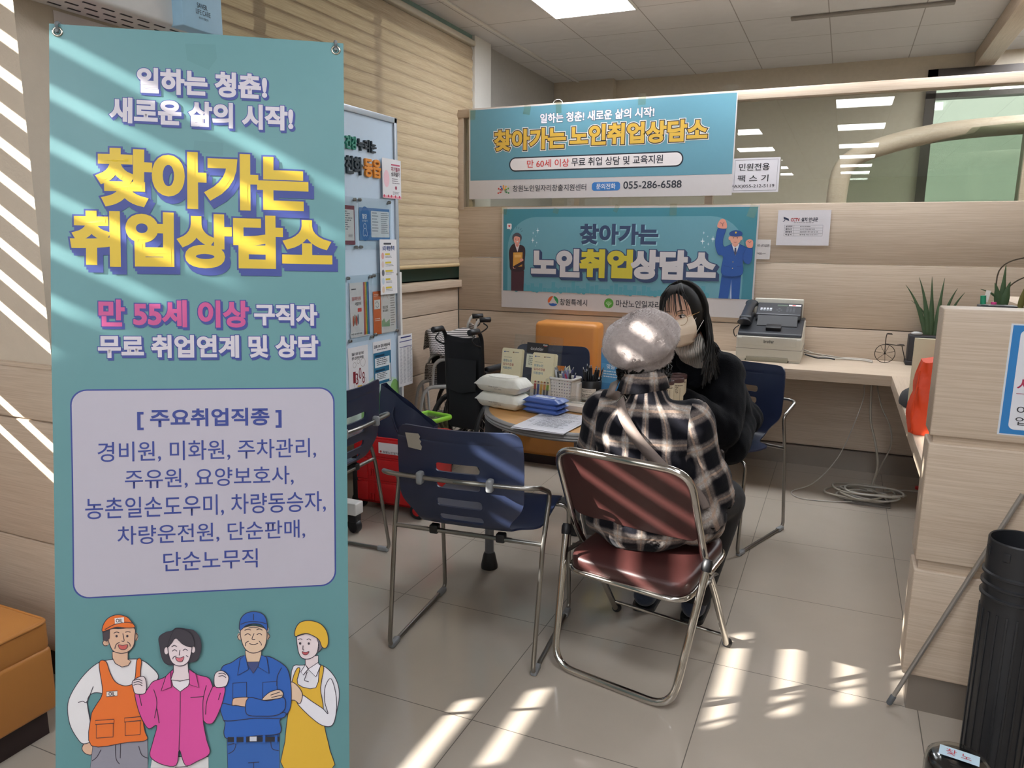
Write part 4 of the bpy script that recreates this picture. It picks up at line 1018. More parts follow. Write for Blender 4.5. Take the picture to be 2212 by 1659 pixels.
S = Sheet(lambda u, v, l: tilt @ Vector((u, -.001-l, v))); S.rect(-.055, .185, .055, .232, '#26262a')
S.text('docuholder', -.034, .214, .032, .199, '#c9c9cc', .0); S.text('PLUS', .030, .228, .050, .222, '#e8e8ea', .03); S.stroke([(.033, .219), (.048, .2205)], .0016, '#c03038'); S.rect(-.052, .12, .052, .180, '#d6d8c8'); S.lines(-.04, .172, .04, .128, 5, '#6b6f68', .4)
S.build('sticker', t)
def brochure(x, y, z, label, n):
    b = ontable('brochure_stack', label, 'brochures', x, y, math.radians(-9), 'cream brochures in the leaflet holder'); b.location.z += z
    lean = Matrix.Rotation(math.radians(-8), 4, 'X'); m = MB(); m.T = lean
    for k in range(n): m.bb((-.052+.0012*(k % 3), .0035*k, 0), (.052+.0012*(k % 3), .0035*k+.003, .195+.0015*((k*7) % 4)))
    m.build('pages', mat('cream_card', '#e6dcba', .6), b)
    S = Sheet(lambda u, v, l: lean @ Vector((u, -.0002-l, v)), eps=.0003); S.rect(-.052, 0, .052, .195, '#e8deba')
    S.ell(-.038, .183, .004, .003, '#3d5a9a'); S.lines(-.033, .185, -.016, .181, 1, '#6a6a70', .7, 0); S.ell(.008, .183, .004, .003, '#8a6a4a'); S.lines(.013, .185, .036, .181, 1, '#6a6a70', .7, 0)
    S.lines(-.040, .160, -.0, .157, 1, '#8a8878', .6, 0)
    for q, (tx, c) in enumerate((('창원노인', '#3a7f9a'), ('일자리창출', '#a8483c'), ('지원센터', '#3a7f9a'))): S.text(tx, -.042, .150-q*.0165, -.042+.0112*len(tx), .139-q*.0165, c, .012)
    S.rect(-.052, .012, .052, .046, '#cfc6b8'); S.rect(-.052, 0, .052, .024, '#c6c6cc')
    for q, c in enumerate(('#b03a35', '#3b4a8a', '#d7a23c', '#d9843c', '#7f9a3a')):
        x0 = -.034+.0155*q; S.rect(x0, .040, x0+.012, .066, c); S.rect(x0+.001, .016, x0+.011, .042, ('#39405a', '#3b4a8a', '#c9963c', '#555563', '#555563')[q]); S.ell(x0+.006, .071, .0052, .006, '#e0b79c'); S.ell(x0+.006, .0745, .0055, .0035, ('#b03a35', '#5a5560', '#c9963c', '#8a4a30', '#6a6a50')[q])
    S.build('cover', b)
brochure(-1.318, 2.985, .010, 'left stack of cream brochures in the acrylic holder, half behind the wipes', 5)
brochure(-1.152, 2.940, .006, 'right stack of cream brochures in the acrylic holder, showing a row of drawn workers', 9)
# ---- white woven basket of pens
t = ontable('pen_basket', 'white perforated basket full of assorted pens', 'basket', -1.045, 2.965, math.radians(-10))
def basket(w, d, h, tk):
    m = MB()
    for ax in (0, 1):
        L_, D_ = (w, d) if ax == 0 else (d, w)
        for sgn in (-1, 1):
            nx, nz = 8, 8
            bm_l = []; cx = [(-L_/2+L_*i/nx) for i in range(nx+1)]
            def pt(u, y, z):
                k = .86+.14*z/h; p = Vector((u*k, y*k, z)); return Vector((p.x, p.y, p.z)) if ax == 0 else Vector((-p.y, p.x, p.z))
            y0 = sgn*D_/2
            for i in range(nx+1):
                a = cx[i]-.0038 if 0 < i else cx[i]; b = cx[i]+.0038 if i < nx else cx[i]
                vs = [pt(u, y, z) for z in (0, h) for y in (y0, y0-sgn*tk) for u in (a, b)]
                m.add(vs, [(0, 1, 3, 2), (4, 6, 7, 5), (0, 4, 5, 1), (2, 3, 7, 6), (0, 2, 6, 4), (1, 5, 7, 3)])
            for j in range(nz+1):
                z0, z1 = max(0, h*j/nz-.0045), min(h, h*j/nz+.0045)
                vs = [pt(u, y, z) for z in (z0, z1) for y in (y0-sgn*.0004, y0-sgn*(tk-.0004)) for u in (-L_/2, L_/2)]
                m.add(vs, [(0, 1, 3, 2), (4, 6, 7, 5), (0, 4, 5, 1), (2, 3, 7, 6), (0, 2, 6, 4), (1, 5, 7, 3)])
    return m
wp = mat('white_plastic', '#dedbd5', .4)
m = basket(.105, .085, .105, .003); m.bb((-.044, -.036, 0), (.044, .036, .004)); m.build('basket_wall', wp, t)
P = outline2d([(-.0545, -.0445), (.0545, -.0445), (.0545, .0445), (-.0545, .0445)], .012)
MB().tube([(x, y, .105) for x, y in P], .004, 8, closed=True, flat=1.4).build('rim', wp, t)
B0 = t.location.copy()
pen_cols = ['#5a5c68', '#a8abb4', '#e4e4e6', '#b0305a', '#2a2a2f', '#2f8a5a', '#8a8cb0', '#b9bcc4', '#6c6a9a', '#d8d6d8', '#3a3f6a', '#9fa6b2']
rnd = random.Random(5); ii = 0
def pen(loc, tilt_v, col, L_, label, group, clip=True):
    t = thing('pen', label, 'pen', loc, rnd.uniform(0, 6), group); d = Vector(tilt_v).normalized(); L3 = Vector((0, 0, 0))
    m = MB(); m.tube([d*.0, d*.012, d*(L_-.012), d*L_], [.0012, .0042, .0045, .0040], 10); m.build('barrel', mat('pen_'+col.lstrip('#'), col, .3), t)
    m = MB(); m.tube([d*L_, d*(L_+.010)], .0022, 8); m.build('push_button', mat('pen_silver', '#b9bbc0', .25, metal=.8), t)
    if clip: MB().tube([d*(L_-.002)+Vector((.0052, 0, 0)), d*(L_-.035)+Vector((.0055, 0, 0))], .0012, 6).build('clip', mat('pen_silver', '#b9bbc0', .25, metal=.8), t)
    return t
names = {'#5a5c68': 'slate', '#a8abb4': 'silver', '#e4e4e6': 'white', '#b0305a': 'crimson', '#2a2a2f': 'black', '#2f8a5a': 'green', '#8a8cb0': 'lilac', '#b9bcc4': 'pale grey', '#6c6a9a': 'violet', '#d8d6d8': 'off-white', '#3a3f6a': 'dark blue', '#9fa6b2': 'blue-grey'}
for j in range(3):
    for i in range(6):
        c = pen_cols[(i*2+j*5) % 12]; x = -.036+.0145*i; y = -.025+.024*j
        p = Vector((x*.85, y*.85, .006)); p = rotz(math.radians(-10)) @ p
        pen(B0+p, (x*.9+rnd.uniform(-.01, .01), y*.8+.01, .13), c, .128+rnd.uniform(-.01, .012), names[c]+' pen standing in the white perforated basket, '+('front', 'middle', 'back')[j]+' row', 'pens in the white basket')
# ---- black cup of black pens
t = ontable('pen_cup', 'black round cup with a printed label, full of black pens', 'cup', -.955, 3.045)
C0 = t.location.copy()
MB().lathe([(.040, 0), (.043, .003), (.045, .088), (.043, .090), (.040, .088), (.038, .008), (.0, .006)], n=32).build('cup_body', black_pl, t)
S = Sheet(lambda u, v, l: Vector(((.0455+l)*math.sin(u/.044), -(.0455+l)*math.cos(u/.044), v)), eps=.0004)
S.grid(-.042, .008, .034, .058, '#d8d2c6', 12, 1); S.lines(-.036, .051, .026, .040, 2, '#6a665e', .35, .2); S.lines(-.036, .034, .026, .016, 3, '#4f4c48', .5, .1); S.build('label', t)
n_b = 0
for k in range(19):
    r_ = .032*math.sqrt((k+.5)/19); a = k*2.4; x, y = r_*math.cos(a), r_*math.sin(a)
    b = pen(C0+Vector((x*.8, y*.8, .008)), (x*.95, y*.95, .135), '#1d1d20', .128+rnd.uniform(-.012, .012), 'plain black pen standing in the black cup', 'black pens in the cup', k % 2 == 0)
# ---- folded white-yellow card among the pens, and a white strip behind
o = tag(recenter(MB().add([B0+Vector(v) for v in ((-.018, .030, .10), (.018, .030, .10), (.006, .032, .155), (-.012, .031, .14))], [(0, 1, 2, 3)]).build('paper_slip', '#e8e6c8')), 'folded pale yellow slip sticking up behind the pens in the white basket', 'slip')
o = o.modifiers.new('s', 'SOLIDIFY'); o.thickness = .0006
# ---- forms on the table
def form(x, y, rot, z, label):
    t = ontable('paper_form', label, 'form', x, y, rot, 'forms lying on the table'); t.location.z += z
    S = Sheet(lambda u, v, l: Vector((u, v, .0012+l)), eps=.0002); S.mb.mat(S.mi('#d9d8de')); S.mb.bb((-.105, -.1485, 0), (.105, .1485, .001)); 
    S.lines(-.05, .138, .05, .131, 1, '#7a7a80', .5, 0); S.text('상담 신청서 내용', -.04, .122, .045, .113, '#55555c', .01); S.lines(-.09, .105, .09, .055, 5, '#6f6f78', .3)
    for k in range(6): S.stroke([(-.06, .045-k*.03), (.095, .045-k*.03)], .0008, '#77777f')
    for xx in (-.06, -.01, .045, .095): S.stroke([(xx, .045), (xx, -.105)], .0008, '#77777f')
    S.stroke([(.055, .040), (.09, .040), (.09, .0), (.055, .0), (.055, .040)], .0012, '#5f5f66')
    S.lines(-.05, .035, .08, -.10, 8, '#5d5d68', .25); S.lines(-.095, -.01, -.075, -.06, 3, '#66666c', .25)
    S.build('sheet', t); return t
form(-.958, 2.585, math.radians(-3), .001, 'lower paper form in the pair at the near edge of the table')
form(-.952, 2.592, math.radians(-5), .0035, 'printed paper form on top, at the near edge of the table')
# ---- clear plastic box with leaflets
t = ontable('clear_box', 'low clear plastic box holding papers, beside the blue wipes', 'box', -.925, 2.83, math.radians(-8))
MB().bb((-.07, -.05, 0), (.07, .05, .038), bev=.006).build('box_shell', acry, t)
MB().bb((-.064, -.044, .003), (.064, .044, .026)).build('paper_stack', mat('peach_paper', '#e6d2c0', .6), t)
MB().bb((-.074, -.054, .039), (.074, .054, .046), bev=.003).build('lid', acry, t)
tag(recenter(MB().bb((-1.0, 2.965, TZ+.001), (-.985, 3.01, TZ+.085), bev=.003).build('white_holder', wp)), 'narrow white plastic holder between the pen basket and the black cup', 'holder')
# ---- blue leaflet box and drink cans beyond the person's head
t = ontable('leaflet_box', 'blue printed card stand behind the black pen cup', 'card stand', -.905, 3.17, math.radians(-12))
S = Sheet(lambda u, v, l: Vector((u, -.012-l, v))); S.mb.mat(S.mi('#3f86c0')); S.mb.bb((-.045, -.012, 0), (.075, .012, .215)); S.rect(-.042, .150, .072, .212, '#4a95cd'); S.rect(-.042, .06, .072, .148, '#5aa2d6'); S.text('맞춤', -.015, .145, .025, .125, '#eaf2fa', .02); S.lines(-.03, .115, .06, .08, 3, '#dbe8f4', .4); S.build('card', t)
t = None
can_m = mat('cream_can', '#e2d6ba', .4); lid_m = mat('brown_can_lid', '#5d4240', .4)
for k, (x, y, lb) in enumerate(((-.602, 2.885, 'nearest of the three cream cans with brown lids'), (-.576, 2.955, 'middle of the three cream cans with brown lids'), (-.580, 3.035, 'farthest of the three cream cans with brown lids'))):
    t = ontable('drink_can', lb, 'can', x, y, .6, 'cream cans on the table')
    MB().lathe([(.031, 0), (.033, .003), (.033, .128), (.032, .130)], n=28).build('can_body', can_m, t)
    MB().lathe([(.034, .130), (.0345, .133), (.0345, .145), (.033, .147), (.029, .1475), (.028, .145), (.0, .145)], n=28).build('lid', lid_m, t)
    S = Sheet(lambda u, v, l: Vector(((.0333+l)*math.sin(u/.033), -(.0333+l)*math.cos(u/.033), v)), eps=.0004); S.text('리고', -.012, .115, -.002, .085, '#6a5a48', .01); S.lines(-.014, .12, .02, .112, 1, '#6a5a48', .4, 0); S.stroke([(.006, .11), (.006, .05)], .0012, '#6a5a48'); S.build('label', t)
# ================================================================ notice board on wheels, crate, bags, wheelchairs
BX = -2.29
alu = mat('aluminium_frame', '#b9bfc6', .35, metal=.5); board_m = mat('pale_blue_board', '#c6d9eb', .45, var=.02)
t = thing('notice_board', 'wheeled pale blue notice board with raised green, black and orange letters', 'notice board', (BX, 2.75, 0)); L = t.location
Y0, Y1, Z0, Z1 = 1.95, 3.635, .36, 2.025
MB().bb((BX-.022, Y0, Z0), (BX, Y1, Z1)).build('board_panel', board_m, t, off=L)
m = MB()
for a, b in (((Y0, Z1-.03), (Y1, Z1)), ((Y0, Z0), (Y1, Z0+.03)), ((Y0, Z0), (Y0+.028, Z1)), ((Y1-.028, Z0), (Y1, Z1))): m.bb((BX-.026, a[0], a[1]), (BX+.010, b[0], b[1]), bev=.003)
m.build('frame', alu, t, off=L)
for y in (Y0+.16, 2.80):
    MB().bb((BX-.018, y-.02, .09), (BX-.002, y+.02, Z0+.02)).build('upright', wp, t, off=L)
    MB().bb((BX-.27, y-.032, .095), (BX+.285, y+.032, .155), bev=.006).build('foot_bar', mat('white_foot', '#d6d4d0', .45), t, off=L)
    for x in (BX-.24, BX+.255):
        c = MB().lathe([(.014, -.016), (.034, -.016), (.036, -.010), (.036, .010), (.034, .016), (.014, .016)], (x, y, .037), 20, Vector((.25, 1, 0))); c.box((x, y, .075), (.05, .045, .04), bev=.008); c.build('caster', black_pl, t, off=L)
S = Sheet(lambda y, z, l: Vector((BX+l, y, z))-L, eps=.0005)
def letters(body, y0, z0, y1, z1, col):
    vs, fs, bnd = glyphs(body); m = MB(); ax = min(p[0] for p in vs); bx = max(p[0] for p in vs); ay = min(p[1] for p in vs); by = max(p[1] for p in vs)
    off = .035
    def P(x, y, d): return Vector((BX+d, y0+(y1-y0)*(x-ax)/(bx-ax), z1+(z0-z1)*(y-ay)/(by-ay)))
    j = 0
    m.add([P(x, y, .012) for x, y in vs], fs)
    for a, b, c in bnd:
        A, B = Vector(vs[a]), Vector(vs[b]); d = B-A
        if d.length < 1e-7: continue
        d.normalize(); q = Vector((d.y, -d.x))*off; j += 1; e = .0117-(j % 19)*.00003
        A2, B2 = A-d*.01, B+d*.01
        m.add([P(*(A2-q), e), P(*(B2-q), e), P(*(B2+q), e), P(*(A2+q), e), P(*(A2-q), 0), P(*(B2-q), 0), P(*(B2+q), 0), P(*(A2+q), 0)], [(0, 1, 2, 3), (0, 4, 5, 1), (2, 6, 7, 3), (1, 5, 6, 2), (0, 3, 7, 4)])
    m.build('raised_letters', col, t, off=L)['label'] = {'#2f8f78': 'green raised letters', '#26333c': 'black raised letters', '#e8922b': 'orange raised letters'}[col]
letters('건강', 3.165, 1.879, 3.254, 1.818, '#2f8f78'); letters('누리는', 3.268, 1.877, 3.428, 1.821, '#26333c')
letters('친화', 3.160, 1.783, 3.298, 1.701, '#26333c'); letters('동읍', 3.320, 1.785, 3.465, 1.698, '#e8922b')
# painted landscape at the foot of the board
S.poly([(Y0+.03, .40), (Y0+.03, .55), (2.6, .60), (3.1, .54), (3.4, .66), (3.6, .60), (3.6, .40)], '#c6dfd2'); S.ell(3.47, .46, .07, .13, '#3a6f45'); S.ell(3.57, .50, .055, .10, '#86b86a'); S.ell(3.30, .45, .06, .09, '#7fae6c'); S.rect(3.465, .40, 3.478, .44, '#8a6a4a')
for y, z in ((3.45, .50), (3.48, .46), (3.50, .53)): S.rect(y, z, y+.006, z+.014, '#dfe8d0')
S.build('painted_scene', t)
def board_sheet(name, label, cat, y0, z0, y1, z1, draw, x=BX+.0015, bg='#e6e4e6', group='papers on the notice board'):
    S = Sheet(lambda y, z, l: Vector((x+.0008+l, y, z)), eps=.0004); S.mb.mat(S.mi(bg)); S.mb.bb((x, y0, z0), (x+.0008, y1, z1)); draw(S)
    o = S.build(name); recenter(o); return tag(o, label, cat, group)
def d_pink(S):
    S.text('자기혈관', 3.562, 1.765, 3.648, 1.742, '#9a3550', .03); S.text('숫자알기', 3.562, 1.738, 3.648, 1.716, '#3a2a34', .03); S.rrect(3.562, 1.772, 3.650, 1.780, .003, '#c0506c'); S.lines(3.57, 1.705, 3.645, 1.672, 3, '#77707a', .4)
    S.ell(3.607, 1.656, .010, .010, '#9a3550'); S.lines(3.575, 1.635, 3.65, 1.615, 3, '#77707a', .4); S.rect(3.478, 1.599, 3.659, 1.612, '#e9a8b4'); S.ell(3.515, 1.70, .028, .045, '#f0c6cf')
    for y in (3.49, 3.53, 3.56, 3.60, 3.64): S.ell(y, 1.610, .007, .007, '#c83a55')
board_sheet('poster', 'white and pink health poster sticking out over the right edge of the notice board', 'poster', 3.476, 1.598, 3.660, 1.805, d_pink, BX+.0115)
def d_five(S):
    S.rrect(3.465, 1.352, 3.54, 1.362, .004, '#4a4a52'); S.text('5대 예방수칙', 3.455, 1.345, 3.570, 1.320, '#2c4a8a', .03)
    for k in range(5): z = 1.292-k*.045; S.ell(3.455, z, .013, .018, ('#d9a09a', '#dcc8c4', '#6a6a74', '#c4d4e0', '#e0c8b0')[k]); S.rect(3.478, z+.004, 3.525+.012*(k % 3), z+.014, '#d8c23a'); S.lines(3.480, z, 3.56, z-.014, 2, '#7a7a82', .4)
board_sheet('poster', 'white poster of five prevention rules, right half of the notice board', 'poster', 3.428, 1.085, 3.594, 1.380, d_five, BX+.016)
def d_1308(S):
    S.text('힘들지 않은 임신·출산', 3.168, .800, 3.275, .785, '#33333a', .02); S.text('혼자 감당하지 마세요.', 3.168, .778, 3.275, .763, '#33333a', .02)
    for i, (c, y, z) in enumerate((('1', 3.175, .70), ('3', 3.196, .690), ('0', 3.226, .715), ('8', 3.256, .688))): S.text(c, y, z, y+.022, z-.06, '#8a2a35', .0)
    for y, z, r in ((3.19, .735, .014), (3.265, .74, .022), (3.20, .63, .02), (3.27, .64, .02), (3.225, .75, .012)): S.stroke([(y+r*math.cos(a), z+r*math.sin(a)) for a in [k*math.pi/6 for k in range(13)]], .0015, '#8a8078')
    S.rect(3.21, .615, 3.25, .622, '#e0b04a')
board_sheet('poster', 'white poster with thin red numerals, lower left of the visible notice board', 'poster', 3.138, .595, 3.314, .829, d_1308)
def d_cor(S):
    S.text('코로나19 감염 예방수칙', 3.372, .815, 3.525, .797, '#2a2d3a', .03); S.lines(3.40, .79, 3.50, .780, 1, '#6a6a74', .5, 0); S.rect(3.364, .596, 3.536, .772, '#2a6f92')
    for z0, z1 in ((.742, .690), (.660, .612)): S.rect(3.376, z0, 3.520, z1, '#e2e8ec'); S.lines(3.392, z0-.004, 3.505, z1+.006, 4, '#3a3f48', .4); S.rect(3.38, z0+.006, 3.47, z0+.017, '#1f3f5a')
    S.rect(3.515, .60, 3.528, .70, '#e8e4e0')
board_sheet('poster', 'blue-framed infection prevention poster, lower right of the notice board', 'poster', 3.362, .594, 3.538, .834, d_cor)
def d_list(S):
    S.rect(3.625, .825, 3.735, .833, '#3a4078'); S.rect(3.612, .803, 3.745, .808, '#4a5088'); S.rect(3.612, .772, 3.745, .776, '#4a5088')
    for y0 in (3.615, 3.652, 3.692, 3.722): S.lines(y0, .768, y0+.026, .56, 30, '#9a9aa4', .4, .4)
board_sheet('paper_list', 'printed list on paper sticking out past the lower right edge of the notice board', 'list', 3.600, .545, 3.750, .843, d_list, BX+.0115)
acry2 = glass_mat('clear_acrylic', '#f8fafa', .015, .02, .55)
def holder(y0, z0, y1, z1, label, draw):
    t = thing('acrylic_frame', label, 'frame', (BX+.002, (y0+y1)/2, z0), 0, 'acrylic frames screwed to the notice board'); L = t.location
    S = Sheet(lambda y, z, l: Vector((BX+.0035+l, y, z))-L, eps=.0003); draw(S); S.build('leaflet', t)
    MB().bb((BX+.0075, y0, z0), (BX+.0095, y1, z1)).build('cover', acry2, t, off=L)
    for y in (y0+.013, y1-.013):
        for z in (z0+.013, z1-.013): MB().lathe([(.0085, .0), (.0085, .012), (.006, .016)], (BX+.002, y, z), 14, Vector((1, 0, 0))).build('stud', chrome_dull, t, off=L)
def h_red(S): S.rect(3.02, 1.352, 3.228, 1.545, '#7d3547'); S.rect(3.03, 1.372, 3.220, 1.525, '#e0dcdc'); S.lines(3.06, 1.518, 3.21, 1.42, 9, '#6a6a70', .4); S.lines(3.17, 1.405, 3.21, 1.385, 3, '#6a6a70', .4)
holder(2.985, 1.326, 3.240, 1.588, 'acrylic frame with a maroon-bordered leaflet, cut off by the standing banner', h_red)
def h_blue(S):
    S.rect(3.268, 1.374, 3.550, 1.540, '#4f7fb8'); S.blob([(3.268, 1.46), (3.30, 1.54), (3.35, 1.53), (3.365, 1.46), (3.35, 1.39), (3.30, 1.376)], '#2f6aae'); S.text('혈당', 3.293, 1.508, 3.335, 1.484, '#eef4fa', .02); S.text('숫자알기', 3.292, 1.478, 3.338, 1.468, '#eef4fa', .0)
    S.stroke([(3.315+.012*math.cos(a), 1.445+.014*math.sin(a)) for a in [k*math.pi/8 for k in range(17)]], .0022, '#eef4fa'); S.blob([(3.305, 1.432), (3.326, 1.432), (3.334, 1.405), (3.326, 1.395), (3.315, 1.402), (3.305, 1.395), (3.297, 1.405)], '#2f6aae', '#eef4fa', .002)
    S.rrect(3.372, 1.390, 3.545, 1.526, .006, '#dfe2e6'); S.lines(3.382, 1.518, 3.44, 1.41, 7, '#7a7f88', .3); S.lines(3.465, 1.518, 3.54, 1.405, 11, '#7a7f88', .4)
holder(3.257, 1.327, 3.556, 1.589, 'acrylic frame with a wide blue leaflet, under the orange letters', h_blue)
def h_rain(S):
    S.rect(3.165, .878, 3.330, 1.160, '#e2dfe0')
    for k, c in enumerate(('#a85a78', '#c8683a', '#d8a83a', '#5a9a4a', '#3a7fb0', '#3a5090')): S.rect(3.283+.0085*k, .884, 3.2915+.0085*k, 1.160, c)
    S.lines(3.18, 1.13, 3.22, 1.12, 1, '#4a4a52', .6, 0); S.text('창원치매안심센터', 3.182, 1.088, 3.262, 1.068, '#c0483c', .02); S.text('사업안내', 3.208, 1.060, 3.262, 1.043, '#2f2f38', .02); S.rrect(3.23, 1.008, 3.265, 1.028, .004, '#cf4a4a')
    for k, c in enumerate(('#b0553a', '#8a7a6a', '#c04a3a', '#6a7a8a')): S.ell(3.19+.014*k, .965+.006*(k % 2), .007, .028, c)
    S.rect(3.16, .888, 3.27, .905, '#eeeef0'); S.text('자세한 내용 확인해 보세요', 3.168, .902, 3.265, .891, '#2a2a32', .01)
holder(3.138, .853, 3.362, 1.198, 'acrylic frame with a rainbow-striped leaflet, beside the standing banner', h_rain)
def h_or(S):
    S.rect(3.372, .872, 3.448, 1.105, '#d9692f'); S.rect(3.448, .872, 3.592, 1.105, '#e3dedb'); S.rect(3.382, 1.01, 3.438, 1.06, '#ece6e0'); S.curve([(3.39, 1.04), (3.41, 1.05), (3.425, 1.03), (3.41, 1.018), (3.395, 1.028)], .0025, '#3a4a6a')
    S.lines(3.38, 1.09, 3.43, 1.075, 2, '#f0d8c8', .4); S.lines(3.385, .96, 3.44, .94, 2, '#f0d8c8', .4); S.poly([(3.455, 1.05), (3.49, 1.10), (3.525, 1.05), (3.52, 1.055), (3.49, 1.092), (3.46, 1.055)], '#d8a8a0'); S.text('정신건강', 3.462, 1.022, 3.515, 1.006, '#4a4238', .02); S.text('복지센터', 3.462, 1.002, 3.515, .988, '#4a4238', .02)
    S.poly([(3.450, .91), (3.450, .94), (3.475, .955), (3.49, .93), (3.53, .945), (3.53, .905)], '#8fb08a'); S.lines(3.54, 1.09, 3.588, .90, 14, '#8a8280', .35)
holder(3.368, .862, 3.608, 1.203, 'acrylic frame with an orange and green leaflet, under the five-rules poster', h_or)
# ---- second white panel behind the notice board
t = thing('folding_screen', 'narrow white screen standing behind the notice board, by the window sill', 'screen', (-2.42, 3.66, 0))
MB().bb((-.012, -.15, .02), (.012, .20, 1.19), bev=.004).build('panel_board', wp, t); MB().bb((-.05, -.15, 0), (.05, .20, .03), bev=.004).build('base', wp, t)
# ---- red folding crate on wheels
red = mat('red_plastic', '#c01a1e', .35, var=.05)
t = thing('crate_trolley', 'red folding plastic crate trolley with black wheels, left of the front navy chair', 'crate', (-2.03, 3.24, 0), math.radians(2))
m = MB(); w, d, z0, z1 = .205, .15, .045, .395
def wallp(a, b, th=.012): m.bb(a, b)
m.bb((-w, -d, z0), (w, d, z0+.012))
for y in (-d, d-.012): m.bb((-w, y, z0), (w, y+.012, z1))
for x in (-w, w-.012): m.bb((x, -d, z0), (x+.012, d, z1))
for z in (.16, .285): m.bb((-w-.002, -d-.003, z), (w+.002, -d+.004, z+.006))
m.build('crate_body', red, t)
m = MB()
for x0, x1 in ((-.200, -.125), (-.085, .20)):
    for za, zb in ((.055, .155), (.170, .280), (.295, .385)): m.bb((x0, -d-.006, za), (x1, -d+.002, zb), bev=.003)
m.build('wall_panel', red, t)
m = MB()
for z in (.06, .19, .31, .365): 
    for x in (-.115, -.098): m.bb((x, -d-.009, z), (x+.010, -d, z+.035), bev=.002)
m.build('hinge', red, t)
S = Sheet(lambda u, v, l: Vector((u, -d-.0065-l, v))); S.rect(-.055, .315, .17, .372, '#d8d0d0'); S.text('창원노인일자리창출지원센터', -.03, .330, .165, .318, '#4a3a3e', .02); S.ell(-.042, .325, .006, .006, '#b03a3a'); S.build('label', t)
for x in (-.20, .195): MB().box((x, -.142, .16), (.03, .03, .28), bev=.004).build('corner_post', black_pl, t)
for x, y in ((.172, -.165), (.172, .13), (-.19, -.13), (-.19, .13)):
    c = MB().lathe([(.010, -.014), (.040, -.014), (.043, -.008), (.043, .008), (.040, .014), (.010, .014)], (x, y, .043), 24, Vector((0, 1, 0))); w_o = c.build('wheel', black_pl, t)
    MB().lathe([(.024, 0), (.024, .003), (.008, .006)], (x, y-.014, .043), 20, Vector((0, -1, 0))).build('hub', red, w_o)
# ---- navy paper bag standing in the crate, green-lidded box behind it
t = thing('shopping_bag', 'navy paper shopping bag leaning in the red crate', 'bag', (-2.045, 3.235, .058), math.radians(4))
navy_p = mat('navy_paper', '#1e2742', .5, var=.05)
def bag_pt(u, v, s): 
    lean = .16*v; return Vector((-.15+.30*u+lean*.25-(.05 if s else 0)*0, (.045 if s else -.045)*(1-.55*v)+lean*.2, .02+v*(.56-.20*u)))
vs = []; nu, nv = 8, 8
for s in (0, 1):
    for j in range(nv+1):
        for i in range(nu+1):
            p = bag_pt(i/nu, j/nv, s); p.y += .012*math.sin(i*1.7+j)*(.3+j/nv)*(1 if s else -1)*.5; vs.append(p)
N = (nu+1)*(nv+1); fs = []
for s in (0, 1):
    for j in range(nv):
        for i in range(nu): a = s*N+j*(nu+1)+i; q = (a, a+1, a+nu+2, a+nu+1); fs.append(q if not s else q[::-1])
for j in range(nv):
    for i in (0, nu): a = j*(nu+1)+i; q = (a, a+nu+1, N+a+nu+1, N+a); fs.append(q if i == 0 else q[::-1])
fs += [(i, N+i, N+i+1, i+1) for i in range(nu)]
MB().add(vs, fs, True).build('bag_body', navy_p, t)
h0, h1 = bag_pt(.27, .88, 0), bag_pt(.72, .86, 0)
MB().tube(catmull([h0+Vector((0, -.004, 0)), h0+Vector((0, -.02, -.05)), h0.lerp(h1, .35)+Vector((0, -.025, -.125)), h0.lerp(h1, .7)+Vector((0, -.025, -.10)), h1+Vector((0, -.015, -.03)), h1+Vector((0, -.004, 0))], 6), .005, 8).build('handle', navy_p, t)
t = thing('storage_box', 'clear box with a lime green lid on the floor behind the red crate', 'box', (-1.99, 3.66, 0), math.radians(-12)); t.scale = (.62, .62, 1.06); t.location = (-2.04, 3.54, 0)
lime = mat('lime_plastic', '#8fcf3a', .35)
MB().bb((-.13, -.11, .0), (.13, .11, .375), bev=.02).build('box_body', glass_mat('milky_plastic', '#dcebd0', .12, .2), t)
P = outline2d([(-.145, -.125), (.145, -.125), (.145, .125), (-.145, .125)], .03)
m = MB(); m.tube([(x, y, .385) for x, y in P], .013, 10, closed=True); m.build('lid_rim', lime, t)
MB().bb((-.13, -.11, .378), (.13, .11, .388), bev=.004).build('lid', glass_mat('green_lid', '#cfe6bf', .12, .2), t)
MB().box((.10, -.142, .36), (.10, .02, .05), bev=.008).build('latch', black_pl, t); MB().box((.09, -.153, .37), (.05, .006, .02), bev=.003).build('latch_clip', red, t)
# ---- folded wheelchairs
silver = mat('silver_frame', '#cfcfcd', .4, metal=.3); black_f = mat('black_nylon', '#121318', .75, bump=.3, bscale=500, sheen=.03); rubber = mat('tyre_rubber', '#1a1a1b', .6)
dkframe = mat('black_frame', '#1b1c1e', .35, metal=.3)
def check_mat():
    t = NT('houndstooth_fabric'); t.set(.8, spec=.2); x, y, z = t.xyz(t.obj()); s = 80
    a = t.math('ADD', t.math('ADD', x, y), z); b = t.math('SUBTRACT', z, t.math('ADD', x, y))
    f = t.math('FRACT', t.math('MULTIPLY', a, s*.55)); g = t.math('FRACT', t.math('MULTIPLY', b, s*.55))
    k = t.math('COMPARE', t.math('GREATER_THAN', f, .5), t.math('GREATER_THAN', g, .5), .1)
    t.link(t.mix(k, lin('#1c1a1e'), lin('#cfc9c6')), t.b.inputs['Base Color']); return t.m
